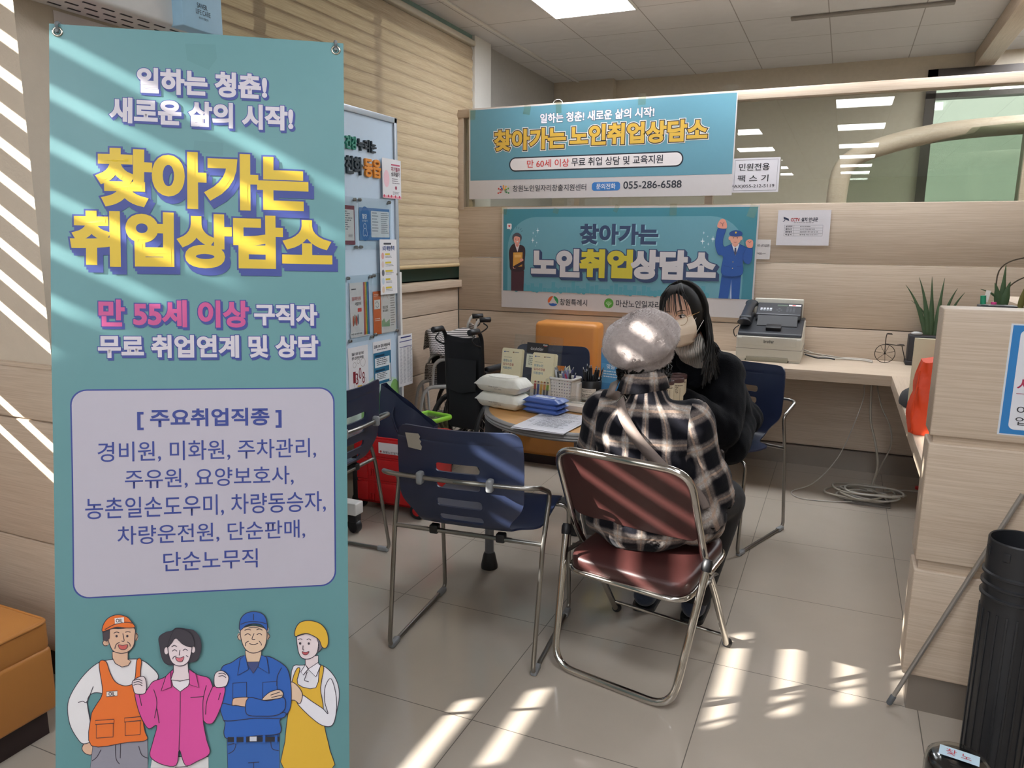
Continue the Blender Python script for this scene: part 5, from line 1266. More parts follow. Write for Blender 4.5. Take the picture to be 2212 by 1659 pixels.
def wheelchair(label, frame_m, cloth, loc, ang, w, R, detail):
    t = thing('wheelchair', label, 'wheelchair', loc, ang, None); hw = w/2; hz = .87
    for e in (-1, 1):
        x = e*hw
        m = MB()
        m.tube(smooth_path([(x, -.17, hz), (x, -.07, hz+.005), (x, -.03, hz-.04), (x, .0, .40), (x, .02, .22)], .05), .0130, 10)             # back post and push handle
        m.tube(smooth_path([(x, .0, .62), (x, .30, .62), (x, .36, .58), (x, .37, .45)], .06), .0135, 10)                                   # arm rest hoop
        m.tube(smooth_path([(x, .0, .44), (x, .40, .44), (x, .46, .40), (x, .53, .10)], .07), .0140, 10)                                     # seat rail to foot hanger
        m.tube(smooth_path([(x, .01, .22), (x, .40, .22), (x, .42, .44)], .04), .0115, 10)
        m.build('side_frame', frame_m, t)
        MB().lathe([(.013, -.055), (.018, -.05), (.017, .0), (.018, .05), (.013, .055)], (x, -.125, hz+.003), 14, Vector((0, 1, 0))).build('hand_grip', black_pl, t)
        MB().tube(catmull([(x, -.11, hz-.02), (x, -.15, hz-.045), (x, -.10, hz-.075), (x, -.04, hz-.09)], 5), .005, 8).build('brake_lever', black_pl, t)
        MB().bb((x-.018, .03, .625), (x+.018, .30, .655), bev=.012).build('arm_pad', cloth if detail else black_f, t)
        MB().bb((x-.004, .03, .46), (x+.004, .33, .61)).build('side_guard', mat('guard', '#1a1a1d', .5), t)
        wx = x+e*.035; wh = MB().tube([(wx, .05+(R-.014)*math.cos(a), R+(R-.014)*math.sin(a)) for a in [k*math.pi/20 for k in range(40)]], .014, 10, closed=True, up=(1, 0, 0)).build('rear_wheel', rubber, t)
        MB().tube([(wx, .05+(R-.032)*math.cos(a), R+(R-.032)*math.sin(a)) for a in [k*math.pi/20 for k in range(40)]], .006, 8, closed=True, up=(1, 0, 0)).build('rim', chrome_dull, wh)
        m = MB()
        for k in range(24):
            a = k*math.pi/12; b = a+(.35 if k % 2 else -.35); m.tube([(wx+e*(.012 if k % 4 < 2 else -.012), .05+.016*math.cos(b), R+.016*math.sin(b)), (wx, .05+(R-.034)*math.cos(a), R+(R-.034)*math.sin(a))], .0013, 5)
        m.build('spokes', chrome, wh)
        MB().lathe([(.012, -.03), (.020, -.022), (.010, -.012), (.010, .012), (.020, .022), (.010, .030)], (wx, .05, R), 14, Vector((1, 0, 0))).build('hub', chrome_dull, wh)
        c = MB().lathe([(.02, -.013), (.062, -.013), (.066, 0), (.062, .013), (.02, .013)], (x, .43, .066), 22, Vector((1, 0, 0))); c.tube([(x, .43, .066), (x, .42, .16), (x, .41, .22)], .010, 8); c.build('caster', rubber, t)
        MB().box((x-e*.02, .545, .12), (.03, .09, .13), Matrix.Rotation(-.2, 3, 'X'), bev=.006).build('foot_plate', black_pl, t)
    # sagging back sling between the posts and folded seat
    vs = []; fs = []; n = 10
    for j in range(13):
        z = hz-.03-j*.034
        for i in range(n+1):
            u = i/n*2-1; vs.append((u*hw, -.025+.03*(1-u*u)*(1 if not detail else -1)-.012+(.87-z)*.055, z-.02*(1-u*u)*(j < 2)))
    for j in range(12):
        for i in range(n): a = j*(n+1)+i; fs.append((a, a+1, a+n+2, a+n+1))
    o = MB().add(vs, fs, True).build('back_sling', cloth, t); md = o.modifiers.new('s', 'SOLIDIFY'); md.thickness = .008; evaluated(o)
    if not detail:
        MB().add([(-hw*.8, -.052, .70), (hw*.8, -.052, .70), (hw*.8, -.06, .52), (0, -.075, .50), (-hw*.8, -.06, .52), (0, -.07, .68)], [(0, 1, 5), (1, 2, 5), (2, 3, 5), (3, 4, 5), (4, 0, 5)], True).build('back_pocket', black_f, t)
        m = MB(); m.bb((-hw*.85, -.04, .28), (hw*.85, .03, .52), bev=.02); m.build('hanging_bag', black_f, t)
    vs = []; fs = []
    for k in range(9):
        a = math.pi*k/8
        for y in (.03, .40): vs.append((hw*math.cos(a), y, .44+.14*math.sin(a)))
    fs = [(2*k, 2*k+1, 2*k+3, 2*k+2) for k in range(8)]
    o = MB().add(vs, fs, True).build('folded_seat', cloth, t); md = o.modifiers.new('s', 'SOLIDIFY'); md.thickness = .008; evaluated(o)
    m = MB(); m.tube([(-hw, .10, .44), (hw, .10, .20)], .010, 8); m.tube([(hw, .14, .44), (-hw, .14, .20)], .010, 8); m.build('cross_brace', frame_m, t)
    return t
wheelchair('folded black wheelchair with a black nylon back, left of the table', dkframe, black_f, (-1.98, 3.86, 0), math.radians(-7), .25, .235, False).scale = (1, .85, 1)
wt = wheelchair('folded wheelchair with silver frame and black and white checked cloth, in the corner', silver, check_mat(), (-2.25, 4.42, 0), math.radians(128), .24, .235, True)
wt.scale = (1, .7, 1)
# checked cloth thrown over the arm rests of the silver chair
vs = []; fs = []
for i in range(13):
    y = -.02+.42*i/12
    for k in range(15):
        a = k/14; u = (a*2-1); vs.append((u*.165, y, .80+.012*math.sin(i*.8)-(.05 if abs(u) > .55 else .05*(abs(u)/.55)**2)*(1+.15*math.sin(i))-max(0, abs(u)-.55)*.22))
for i in range(12):
    for k in range(14): a = i*15+k; fs.append((a, a+1, a+16, a+15))
o = MB().add(vs, fs, True).build('folded_cushion', check_mat(), wt); md = o.modifiers.new('s', 'SOLIDIFY'); md.thickness = .012; evaluated(o)
# ---- wall unit at the top left: white housing with slots, blue end box
t = thing('wall_unit', 'white slotted housing of a wall unit with a blue sign box, top left corner', 'wall unit', (-1.96, 1.66, 2.05)); L = t.location
MB().bb((-2.068, 1.33, 2.0), (-1.90, 1.92, 2.45), bev=.012).build('housing', mat('unit_white', '#d3d1ce', .45), t, off=L)
slot_m = mat('slot_dark', '#25252a', .7)
for r_ in range(3):
    for k in range(9): MB().bb((-2.03+.045*r_, 1.37+.058*k+.018*r_, 1.9985), (-2.023+.045*r_, 1.407+.058*k+.018*r_, 2.003)).build('air_slot', slot_m, t, off=L)
MB().bb((-1.915, 1.79, 2.0), (-1.86, 1.95, 2.42), bev=.003).build('sign_box', mat('sign_blue', '#9cc4dc', .45), t, off=L)
S = Sheet(lambda y, z, l: Vector((-1.8595+l, y, z))-L, eps=.0004)
S.text('작동 중', 1.838, 2.118, 1.888, 2.094, '#3a7a5a', .01); S.text('SAVER', 1.848, 2.078, 1.888, 2.064, '#2a3a4a', .01); S.text('LIFE CARE', 1.842, 2.060, 1.900, 2.046, '#2a3a4a', .0); S.text('세이버 생활안전', 1.852, 2.040, 1.890, 2.033, '#3a4a5a', .0); S.text('공기소독', 1.838, 2.145, 1.888, 2.124, '#2a5a7a', .01)
S.build('lettering', t)
def d_p(S): S.rect(1.565, 1.86, 1.64, 1.96, '#d08aa8')
S = Sheet(lambda y, z, l: Vector((-2.0665+l, y, z)), eps=.0004); S.mb.mat(S.mi('#e4dcdc')); S.mb.bb((-2.0685, 1.53, 1.62), (-2.0668, 1.72, 1.995)); S.rect(1.56, 1.64, 1.70, 1.965, '#cf86a4'); S.lines(1.58, 1.95, 1.68, 1.70, 6, '#f0e4ea', .4)
o = S.build('wall_poster'); recenter(o); tag(o, 'white poster with a pink field under the slotted wall unit', 'poster')
# ================================================================ desk, fax machine and counter on the right
DZ = .69
t = thing('desk', 'long wood laminate desk along the partition with a return on the right', 'desk', (.1, 4.70, 0)); L = t.location
m = MB(); m.bb((-.95, 4.40, DZ-.058), (.72, 4.985, DZ), bev=.002); m.build('worktop', lam_x, t, off=L)
MB().bb((.285, 2.47, DZ-.058), (.70, 4.3995, DZ), bev=.002).build('return_top', lam_y, t, off=L)
MB().bb((-.90, 4.955, .125), (.72, 4.985, DZ-.058)).build('back_panel', lam_x, t, off=L)
MB().bb((-.95, 4.45, 0), (-.92, 4.98, DZ-.06)).build('side_panel', lam_y, t, off=L)
MB().bb((.60, 2.47, 0), (.64, 4.95, DZ-.06)).build('return_panel', lam_y, t, off=L)
MB().bb((-.90, 4.925, .0), (.60, 4.955, .12)).build('kick_plate', steel, t, off=L)
# counter end: stacked panels facing the camera, high shelf behind
t = thing('counter', 'tall wood laminate counter end with two grooves, at the right edge', 'counter', (1.2, 2.40, 0)); L = t.location
m = MB()
for z0, z1 in ((.115, .448), (.478, .828), (.850, 1.207)): m.bb((.262, 2.34, z0), (2.2, 2.462, z1), bev=.005)
for z0, z1 in ((.44, .485), (.82, .856)): m.bb((.272, 2.352, z0), (2.2, 2.452, z1))
m.build('front_panel', lam_x, t, off=L)
MB().bb((.282, 2.350, 0), (2.2, 2.452, .115)).build('plinth', steel, t, off=L)
MB().bb((.72, 2.464, 1.10), (1.1, 4.40, 1.130), bev=.002).build('high_shelf', lam_y, t, off=L)
MB().bb((.70, 2.464, 0), (.72, 4.40, 1.130)).build('shelf_panel', lam_y, t, off=L)
MB().bb((.37, 2.464, 1.11), (.7198, 3.05, 1.130), bev=.002).build('front_shelf', lam_y, t, off=L)
MB().bb((.37, 2.464, DZ+.001), (.388, 2.60, 1.11)).build('shelf_support', lam_y, t, off=L)
# blue-bordered sign on the counter end
S = Sheet(lambda x, z, l: Vector((x, 2.3385-l, z)), eps=.0005); S.mb.mat(S.mi('#d6dce2')); S.mb.bb((.421, 2.3385, .872), (.70, 2.3395, 1.174))
S.rect(.4255, .876, .695, 1.170, '#2f7fc0'); S.rrect(.444, .889, .68, 1.158, .014, '#dfe0e6')
S.text('사회복지', .452, 1.030, .60, .995, '#b02f52', .01); S.stroke([(.452, .988), (.66, .988)], .0015, '#a03a5a'); S.text('이용안내', .458, .955, .60, .932, '#33333a', .0); S.text('업무시간', .458, .925, .60, .902, '#33333a', .0)
o = S.build('counter_sign'); recenter(o); tag(o, 'blue-bordered white sign on the counter end, cut by the right edge', 'sign')
# ---- fax machine
FY = 4.60
t = thing('fax_machine', 'grey and black laser fax machine with a handset on the desk', 'fax machine', (-.365, 4.78, DZ)); L = t.location
body = mat('fax_light_grey', '#c9c5b8', .45, var=.03); dark = mat('fax_dark_grey', '#2a2c31', .4)
x0, x1 = -.548, -.182
def P4(y, z): return (y, z)
m = MB(); prof = [(4.965, DZ+.012), (4.965, DZ+.225), (4.80, DZ+.225), (4.61, DZ+.155), (4.598, DZ+.14), (4.600, DZ+.012)]
def side_prism(m, prof, xa, xb):
    n = len(prof); vs = [(xa, y, z) for y, z in prof]+[(xb, y, z) for y, z in prof]
    m.add(vs, [tuple(range(n)), tuple(range(n, 2*n))[::-1]]+[(i, n+i, n+(i+1) % n, (i+1) % n) for i in range(n)])
side_prism(m, prof, x0, x1); o = m.build('housing', body, t, off=L)
b = o.modifiers.new('b', 'BEVEL'); b.width = .010; b.segments = 3; evaluated(o)
m = MB(); m.bb((x0+.03, 4.5975, DZ+.098), (x1-.03, 4.603, DZ+.145), bev=.002); o = m.build('front_cover', body, t, off=L)
MB().bb((x0-.002, 4.5985, DZ+.0735), (x1+.002, 4.97, DZ+.0765)).build('seam', mat('seam_grey', '#8a877c', .5), t, off=L)
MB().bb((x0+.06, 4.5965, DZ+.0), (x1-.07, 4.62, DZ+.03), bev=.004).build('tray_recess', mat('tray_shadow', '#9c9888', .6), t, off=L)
MB().bb((x0+.005, 4.605, DZ), (x0+.055, 4.95, DZ+.014)).build('foot', body, t, off=L); MB().bb((x1-.065, 4.605, DZ), (x1-.005, 4.95, DZ+.014)).build('foot', body, t, off=L)
S = Sheet(lambda u, v, l: Vector((u, 4.597-l, v))-L, eps=.0004); S.text('brother', -.392, DZ+.130, -.335, DZ+.112, '#4a4a4a', .02); S.build('maker_lettering', t)
# sloping dark top deck, control panel, paper slot, handset
m = MB(); side_prism(m, [(4.965, DZ+.224), (4.965, DZ+.238), (4.80, DZ+.238), (4.612, DZ+.168), (4.602, DZ+.150), (4.62, DZ+.150), (4.80, DZ+.224)], x0+.004, x1-.004); o = m.build('top_deck', dark, t, off=L); b = o.modifiers.new('b', 'BEVEL'); b.width = .005; b.segments = 2; evaluated(o)
m = MB(); side_prism(m, [(4.90, DZ+.236), (4.90, DZ+.325), (4.88, DZ+.328), (4.76, DZ+.268), (4.755, DZ+.236)], x0+.085, x1-.025); o = m.build('control_panel', dark, t, off=L); b = o.modifiers.new('b', 'BEVEL'); b.width = .006; b.segments = 2; evaluated(o)
sl = Vector((0, .12, .060)).normalized(); nn = Vector((0, -sl.z, sl.y)); o0 = Vector((0, 4.76, DZ+.268))
S = Sheet(lambda u, v, l: Vector((u, 0, 0))+o0+sl*v+nn*(l+.0005)-L, eps=.0006)
for k in range(4): S.rect(x0+.105+.018*k, .055, x0+.118+.018*k, .072, '#c8ccd0'); S.rect(x0+.105+.018*k, .040, x0+.118+.018*k, .050, '#a8acb2')
S.rect(x0+.20, .098, x0+.26, .112, '#5a6a5a'); S.rect(x0+.265, .100, x0+.335, .116, '#e6dede'); S.rect(x0+.285, .103, x0+.305, .113, '#c8403c')
for r_ in range(4):
    for c in range(3): S.rect(x0+.255+.018*c, .030+.015*r_, x0+.268+.018*c, .040+.015*r_, '#4d5056')
for a in range(4): S.ell(x0+.215+.012*math.cos(a*1.57), .05+.016*math.sin(a*1.57), .006, .006, '#4d5056')
S.build('keypad', t)
m = MB(); side_prism(m, [(4.752, DZ+.236), (4.752, DZ+.262), (4.70, DZ+.205), (4.70, DZ+.20)], x0+.10, x1-.04); m.build('paper_slot', mat('slot_black', '#0f0f12', .5), t, off=L)
MB().box((x0+.20, 4.665, DZ+.198), (.085, .05, .022), Matrix.Rotation(.36, 3, 'X'), bev=.003).build('document_stop', black_pl, t, off=L)
hs = catmull([(x0+.030, 4.655, DZ+.222), (x0+.033, 4.70, DZ+.252), (x0+.037, 4.78, DZ+.284), (x0+.042, 4.86, DZ+.312), (x0+.044, 4.90, DZ+.318)], 5)
MB().tube(hs, [.030+.010*abs(i/(len(hs)-1)*2-1)**3 for i in range(len(hs))], 12, flat=.62).build('handset', dark, t, off=L)
MB().bb((x0+.0, 4.66, DZ+.205), (x0+.07, 4.94, DZ+.262), bev=.012).build('handset_cradle', dark, t, off=L)
MB().bb((x0+.06, 4.915, DZ+.236), (x1-.02, 4.940, DZ+.352), bev=.006).build('paper_support', body, t, off=L)
MB().tube(catmull([(x0-.002, 4.70, DZ+.20), (x0-.03, 4.69, DZ+.17), (x0-.02, 4.70, DZ+.13), (x0-.004, 4.72, DZ+.15)], 5), .003, 6).build('handset_cord', black_pl, t, off=L)
# ---- cables
cab = mat('grey_cable', '#b7b2a8', .5); cab2 = mat('beige_cable', '#a39c8e', .5); bcab = mat('black_cable', '#1b1b1d', .5)
def cable(name, pts, r, m, label, group=None):
    o = MB().tube(catmull(pts, 8), r, 8).build(name, m); recenter(o); return tag(o, label, 'cable', group)
for k in range(3): cable('desk_cable', [(-.178, 4.90+.02*k, DZ+.02+.010*k), (-.05, 4.89+.015*k, DZ+.008+.012*(k == 1)), (.06, 4.88+.025*k, DZ+.008), (.15, 4.86+.03*k, DZ+.010), (.205, 4.83+.03*k, DZ+.006)], .0042, (cab, cab2, cab)[k], ('nearest', 'middle', 'farthest')[k]+' grey cable running along the desk from the fax machine', 'cables on the desk')
cable('desk_cable', [(-.17, 4.86, DZ+.024), (-.10, 4.84, DZ+.010), (-.04, 4.84, DZ+.012), (.0, 4.85, DZ+.006)], .0045, bcab, 'short black cable end on the desk beside the fax machine')
cable('hanging_cable', [(.20, 4.60, DZ-.06), (.205, 4.62, .55), (.215, 4.62, .40), (.25, 4.58, .27), (.27, 4.52, .16), (.25, 4.46, .07), (.23, 4.44, .006)], .0060, cab2, 'thick grey cable hanging from the desk to the floor box')
cable('hanging_cable', [(.16, 4.70, DZ-.06), (.17, 4.66, .52), (.13, 4.60, .36), (.06, 4.50, .18), (-.05, 4.40, .05), (-.16, 4.32, .006), (-.10, 4.22, .006), (.06, 4.24, .006), (.15, 4.27, .012)], .0030, cab, 'thin grey cable that hangs in a long curve to the left under the desk')
cable('hanging_cable', [(.23, 4.72, DZ-.06), (.24, 4.70, .56), (.27, 4.68, .46), (.32, 4.64, .36), (.33, 4.60, .26), (.29, 4.54, .16), (.26, 4.48, .08), (.27, 4.45, .01)], .0040, cab2, 'brownish cable hanging rightmost under the desk')
rnd = random.Random(4)
for k in range(7):
    cx, cy, rx, ry = .215+rnd.uniform(-.04, .05), 4.36+rnd.uniform(-.03, .03), .12+rnd.uniform(-.03, .06), .085+rnd.uniform(-.02, .02)
    pts = [(cx+rx*math.cos(a), cy+ry*math.sin(a), .022+.007*k+.004*math.sin(3*a+k)) for a in [q*.5+k for q in range(13)]]
    cable('coiled_cable', pts, .0050+.0008*(k % 2), (cab, cab2)[k % 2], ('bottom loop of', 'second loop up in', 'third loop up in', 'middle loop of', 'third loop down in', 'second loop down in', 'top loop of')[k]+' the grey cable coil on the floor under the desk', 'cable coil under the desk')
cable('floor_cable', [(.30, 4.50, .008), (.40, 4.58, .014), (.50, 4.60, .012), (.56, 4.55, .008)], .0045, cab, 'grey cable running right from the coil, towards the red plug')
tag(recenter(MB().box((.50, 4.66, .018), (.04, .02, .02), bev=.004).build('cable_plug', red)), 'small red plug on the floor under the desk', 'plug')
t = thing('floor_box', 'grey floor outlet plate with a raised lid under the cable coil', 'floor box', (.225, 4.34, 0), math.radians(-3))
fb = mat('grey_floor_plate', '#77716a', .45, metal=.3); MB().bb((-.115, -.075, 0), (.115, .085, .008), bev=.002).build('plate', fb, t); MB().bb((-.09, -.05, .008), (.09, .06, .0135), bev=.002).build('lid', fb, t)
# ---- wire bicycle ornament
wire = mat('dark_wire', '#2c2521', .45, metal=.6)
t = thing('wire_bicycle', 'small dark wire bicycle ornament on the desk beside the black planter', 'ornament', (.312, 4.88, DZ)); c = Vector((-.045, 0, .056))
m = MB(); m.tube([(c.x+.054*math.cos(a), 0, c.z+.054*math.sin(a)) for a in [k*math.pi/14 for k in range(28)]], .0020, 6, closed=True, up=(0, 1, 0))
for k in range(7): a = k*2*math.pi/7+.3; m.tube([c, (c.x+.054*math.cos(a), 0, c.z+.054*math.sin(a))], .0012, 5)
m.ball(c, .006, 8, 6); m.build('wheel', wire, t)
m = MB(); m.tube(smooth_path([(c.x, .008, c.z), (c.x-.002, .008, .15), (c.x+.002, .008, .172)], .01), .0024, 6); m.tube([(c.x, .008, .112), (.035, .008, .106), (.055, .004, .108)], .0024, 6); m.tube([(.040, .006, .108), (.070, .0, .003)], .0024, 6); m.build('frame', wire, t)
MB().tube(smooth_path([(c.x+.030, -.012, .172), (c.x+.004, -.012, .173), (c.x+.0, .008, .170), (c.x+.004, .028, .173), (c.x+.03, .028, .172)], .012), .0024, 6).build('handlebar', wire, t)
MB().tube([(.015, .006, .1125), (.030, .006, .114), (.052, .006, .113)], [.002, .005, .004], 8, flat=.5).build('saddle', wire, t)
# ---- planters
dark_pot = mat('black_planter', '#26262a', .6); soil = mat('soil', '#2e241c', .9, bump=.8, bscale=90); leaf_m = mat('aloe_green', '#3d5536', .45, var=.25, scale=20); leaf2 = mat('striped_leaf', '#5f7a45', .45, var=.3, scale=40); stem_m = mat('brown_stem', '#4a4030', .6)
def leaf(base, tip, w, bow, m_, name, parent, th=.35):
    b, e = Vector(base), Vector(tip); mid = b.lerp(e, .5)+Vector(bow); P = []
    for i in range(11): q = i/10; P.append(b*(1-q)**2+mid*2*q*(1-q)+e*q*q)
    R = [w*(1-(i/10)**1.6)*(.75+.5*math.sin(math.pi*min(1, i/6))*.5)+.0006 for i in range(11)]
    return MB().tube(P, R, 8, flat=th, up=(0, 1, .1)).build(name, m_, parent)
t = thing('aloe_planter', 'black rectangular planter with tall narrow aloe leaves on the desk', 'planter', (.475, 4.905, DZ)); t.scale = (1.08, 1, 1.12)
m = MB(); m.bb((-.085, -.055, .020), (.115, .055, .155), bev=.006); m.bb((-.092, -.06, 0), (.12, .06, .022), bev=.003); m.build('pot', dark_pot, t)
MB().bb((-.075, -.045, .150), (.105, .045, .157)).build('soil', soil, t); MB().ball((-.05, -.02, .162), (.028, .02, .012)).build('stone', mat('pale_stone', '#a9a7a4', .6), t)
for bx, tx, tz, w, bo in ((-.005, -.125, .41, .010, .02), (.005, -.065, .45, .011, .015), (.02, -.005, .455, .011, 0), (.04, .055, .45, .011, -.004), (.06, .12, .40, .011, -.02), (.07, .155, .38, .010, -.02), (.03, -.09, .33, .007, .03), (.055, .09, .33, .008, .0)):
    leaf((bx, .0, .155), (tx, .01, tz), w*1.3, (bo, 0, .03), leaf_m, 'leaf', t)
leaf((.05, -.02, .155), (.075, -.03, .20), .006, (0, 0, .01), mat('yellow_leaf', '#b5a03a', .5), 'leaf', t)
t = thing('shelf_planter', 'dark planter of mixed succulents standing on the counter shelf at the right edge', 'planter', (.50, 2.70, 1.130))
MB().bb((-.085, -.06, 0), (.16, .06, .058), bev=.006).build('pot', dark_pot, t); MB().bb((-.08, -.054, .052), (.155, .054, .0605)).build('soil', soil, t)
for bx, tx, tz, w, m_ in ((-.055, -.075, .135, .012, leaf_m), (-.05, -.052, .19, .009, leaf_m), (-.045, -.035, .14, .013, leaf_m), (-.03, -.11, .115, .006, leaf_m), (.0, .004, .125, .009, mat('olive_leaf', '#6f6a35', .5)), (.02, .05, .11, .007, stem_m), (.05, .085, .20, .016, leaf2), (.07, .12, .22, .015, leaf2), (.035, .10, .15, .008, leaf_m), (.04, .07, .135, .012, leaf2)):
    leaf((bx, -.01, .058), (tx, -.02, tz), w, (0, 0, .02), m_, 'leaf', t)
for a, z in (((-.06, .0), .20), ((-.03, .0), .15)): MB().tube(catmull([(a[0], 0, .058), (a[0]-.005, 0, z-.03), (a[0]+.05, -.01, z+.01), (a[0]+.14, -.02, z+.005), (a[0]+.19, -.03, z-.06)], 6), .002, 6).build('trailing_stem', stem_m, t)
t = thing('pen_tray', 'low black pen holder with green and pink markers on the counter shelf', 'pen holder', (.40, 2.58, 1.130))
MB().bb((-.025, -.03, 0), (.07, .03, .075), bev=.004).build('holder_body', black_pl, t)
tag(recenter(MB().tube([(.385, 2.57, 1.207), (.383, 2.57, 1.232)], .0075, 10).build('marker_pen', mat('green_marker', '#1f8f6a', .4))), 'green marker cap in the low black pen holder', 'marker')
tag(recenter(MB().tube([(.412, 2.575, 1.207), (.412, 2.575, 1.214)], .0075, 10).build('marker_pen', mat('pink_marker', '#d83f8a', .4))), 'pink marker top in the low black pen holder', 'marker')
o = tag(recenter(MB().box((.394, 2.58, 1.23), (.012, .002, .034), Matrix.Rotation(.15, 3, 'Y')).build('card_slip', wp)), 'small white card slip beside the green marker cap', 'card')
# ---- orange bag, papers and black cloth on the return desk
t = thing('orange_bag', 'bright orange fabric bag standing on the desk behind the counter end', 'bag', (.360, 3.14, DZ+.001))
orange = mat('orange_fabric', '#e0481c', .6, bump=.15, bscale=300, var=.06)
vs = []; fs = []; nz = 12; P = outline2d([(-.088, -.10), (.09, -.10), (.09, .10), (-.088, .10)], .03); n = len(P)
for j in range(nz+1):
    v = j/nz; k = 1-.10*v+(.03*math.sin(v*5)); z = v*.262
    for i, (x, y) in enumerate(P):
        w = .006*math.sin(i*.9+j*1.1); sl_ = .040*v*v*(1 if x > 0 else .2); vs.append((x*k+w+.012*v, y*k*(1-.55*max(0, v-.5))+w, z+sl_*(x+.1)*4*v))
for j in range(nz): fs += [(j*n+i, j*n+(i+1) % n, (j+1)*n+(i+1) % n, (j+1)*n+i) for i in range(n)]
fs += [tuple(range(n))[::-1], tuple(nz*n+i for i in range(n))]
MB().add(vs, fs, True).build('bag_body', orange, t)
MB().tube([(-.080, -.098, .01), (-.082, -.096, .12), (-.072, -.088, .235)], .0022, 6).build('seam', orange, t)
o = tag(recenter(MB().box((.365, 3.30, DZ+.165), (.17, .012, .328), Matrix.Rotation(.05, 3, 'X')).build('file_folder', mat('pale_green_file', '#d3d4b4', .55))), 'pale green paper file standing behind the orange bag', 'file')
o = tag(recenter(MB().box((.42, 3.275, DZ+.166), (.085, .006, .328), Matrix.Rotation(.02, 3, 'X')).build('paper_sheet', wp)), 'white paper standing in front of the pale green file', 'paper')
m = MB(); vs = []; fs = []
for j in range(7):
    for i in range(14): a = i*2*math.pi/14; r_ = (1-(j/6)**2)**.5; vs.append((.352+.078*r_*math.cos(a)*(1+.1*math.sin(3*a)), 3.62+.15*r_*math.sin(a)*(1+.08*math.sin(2*a)), DZ+.002+.085*(j/6)*(1+.12*math.sin(2*a+j))))
for j in range(6): fs += [(j*14+i, j*14+(i+1) % 14, (j+1)*14+(i+1) % 14, (j+1)*14+i) for i in range(14)]
fs.append(tuple(range(14))[::-1]); tag(recenter(m.add(vs, fs, True).build('black_pouch', black_f)), 'crumpled black fabric pouch on the desk beside the orange bag', 'pouch')
# ---- black telescoping tube, leaning pole, packed banner bag
t = thing('poster_tube', 'tall black ribbed plastic tube standing in front of the counter end', 'tube', (.460, 2.10, 0)); r0 = .072
tm = mat('black_tube', '#232427', .42, var=.1)
m = MB(); pr = [(r0-.006, .0), (r0-.003, .004)]
for z in (.50, ): pr += [(r0-.003, z)]
pr += [(r0-.003, .512), (r0+.003, .515), (r0+.003, .520), (r0-.003, .523), (r0-.003, .541), (r0+.003, .544), (r0+.003, .549), (r0-.003, .552), (r0-.003, .570), (r0+.003, .573), (r0+.003, .578), (r0-.002, .581), (r0-.002, .60), (r0-.002, .660), (r0-.004, .664), (r0-.007, .662), (r0-.007, .40), (.0, .398)]
m.lathe(pr, n=48); m.build('tube_body', tm, t).data.set_sharp_from_angle(angle=math.radians(22))
m = MB()
for k in range(20): a = k*2*math.pi/20; m.box(((r0-.0025)*math.cos(a), (r0-.0025)*math.sin(a), .245), (.004, .006, .47), rotz(a), bev=.001)
m.build('ribs', tm, t)
m = MB()
for k in range(8): a = k*2*math.pi/8+.2; m.box(((r0-.0015)*math.cos(a), (r0-.0015)*math.sin(a), .632), (.003, .018, .022), rotz(a), bev=.001)
m.build('notches', tm, t)
t = thing('metal_pole', 'slim silver pole with a grey rubber tip leaning across the counter end', 'pole', (.235, 2.325, 0)); a, b = Vector((0, 0, .014)), Vector((.262, .003, .715))
d = (b-a).normalized(); MB().tube([a+d*.02, b], .0065, 12).build('shaft', mat('satin_silver', '#aaa6a0', .35, metal=.7), t); MB().tube([a, a+d*.004, a+d*.03, a+d*.034], [.006, .0088, .0088, .007], 12).build('rubber_tip', mat('grey_rubber', '#5c6064', .6), t)
t = thing('packed_bag', 'black plastic-wrapped bundle with a handwritten tag at the bottom edge', 'bundle', (.345, 1.86, 0))
film = mat('black_shiny_film', '#141416', .18, bump=.5, bscale=40)
MB().lathe([(.058, 0), (.064, .02), (.066, .155), (.062, .176), (.052, .186), (.03, .190), (.0, .191)], n=28).build('bundle', film, t)
wrap_m = MB().lathe([(.068, .03), (.070, .16), (.066, .184), (.054, .194), (.03, .198), (.0, .199)], n=28); wrap_m.build('clear_wrap', glass_mat('clear_film', '#f2f4f2', .06, .12), t)
S = Sheet(lambda u, v, l: rotz(-.18) @ Vector((u, v-.006, .2005+l-(.25*abs(u)**2))), eps=.0005); S.grid(-.040, -.020, .042, .020, '#c4dcea', 8, 1); S.text('찾 노', -.026, .012, .026, -.012, '#c03a48', .0); S.build('name_tag', t)
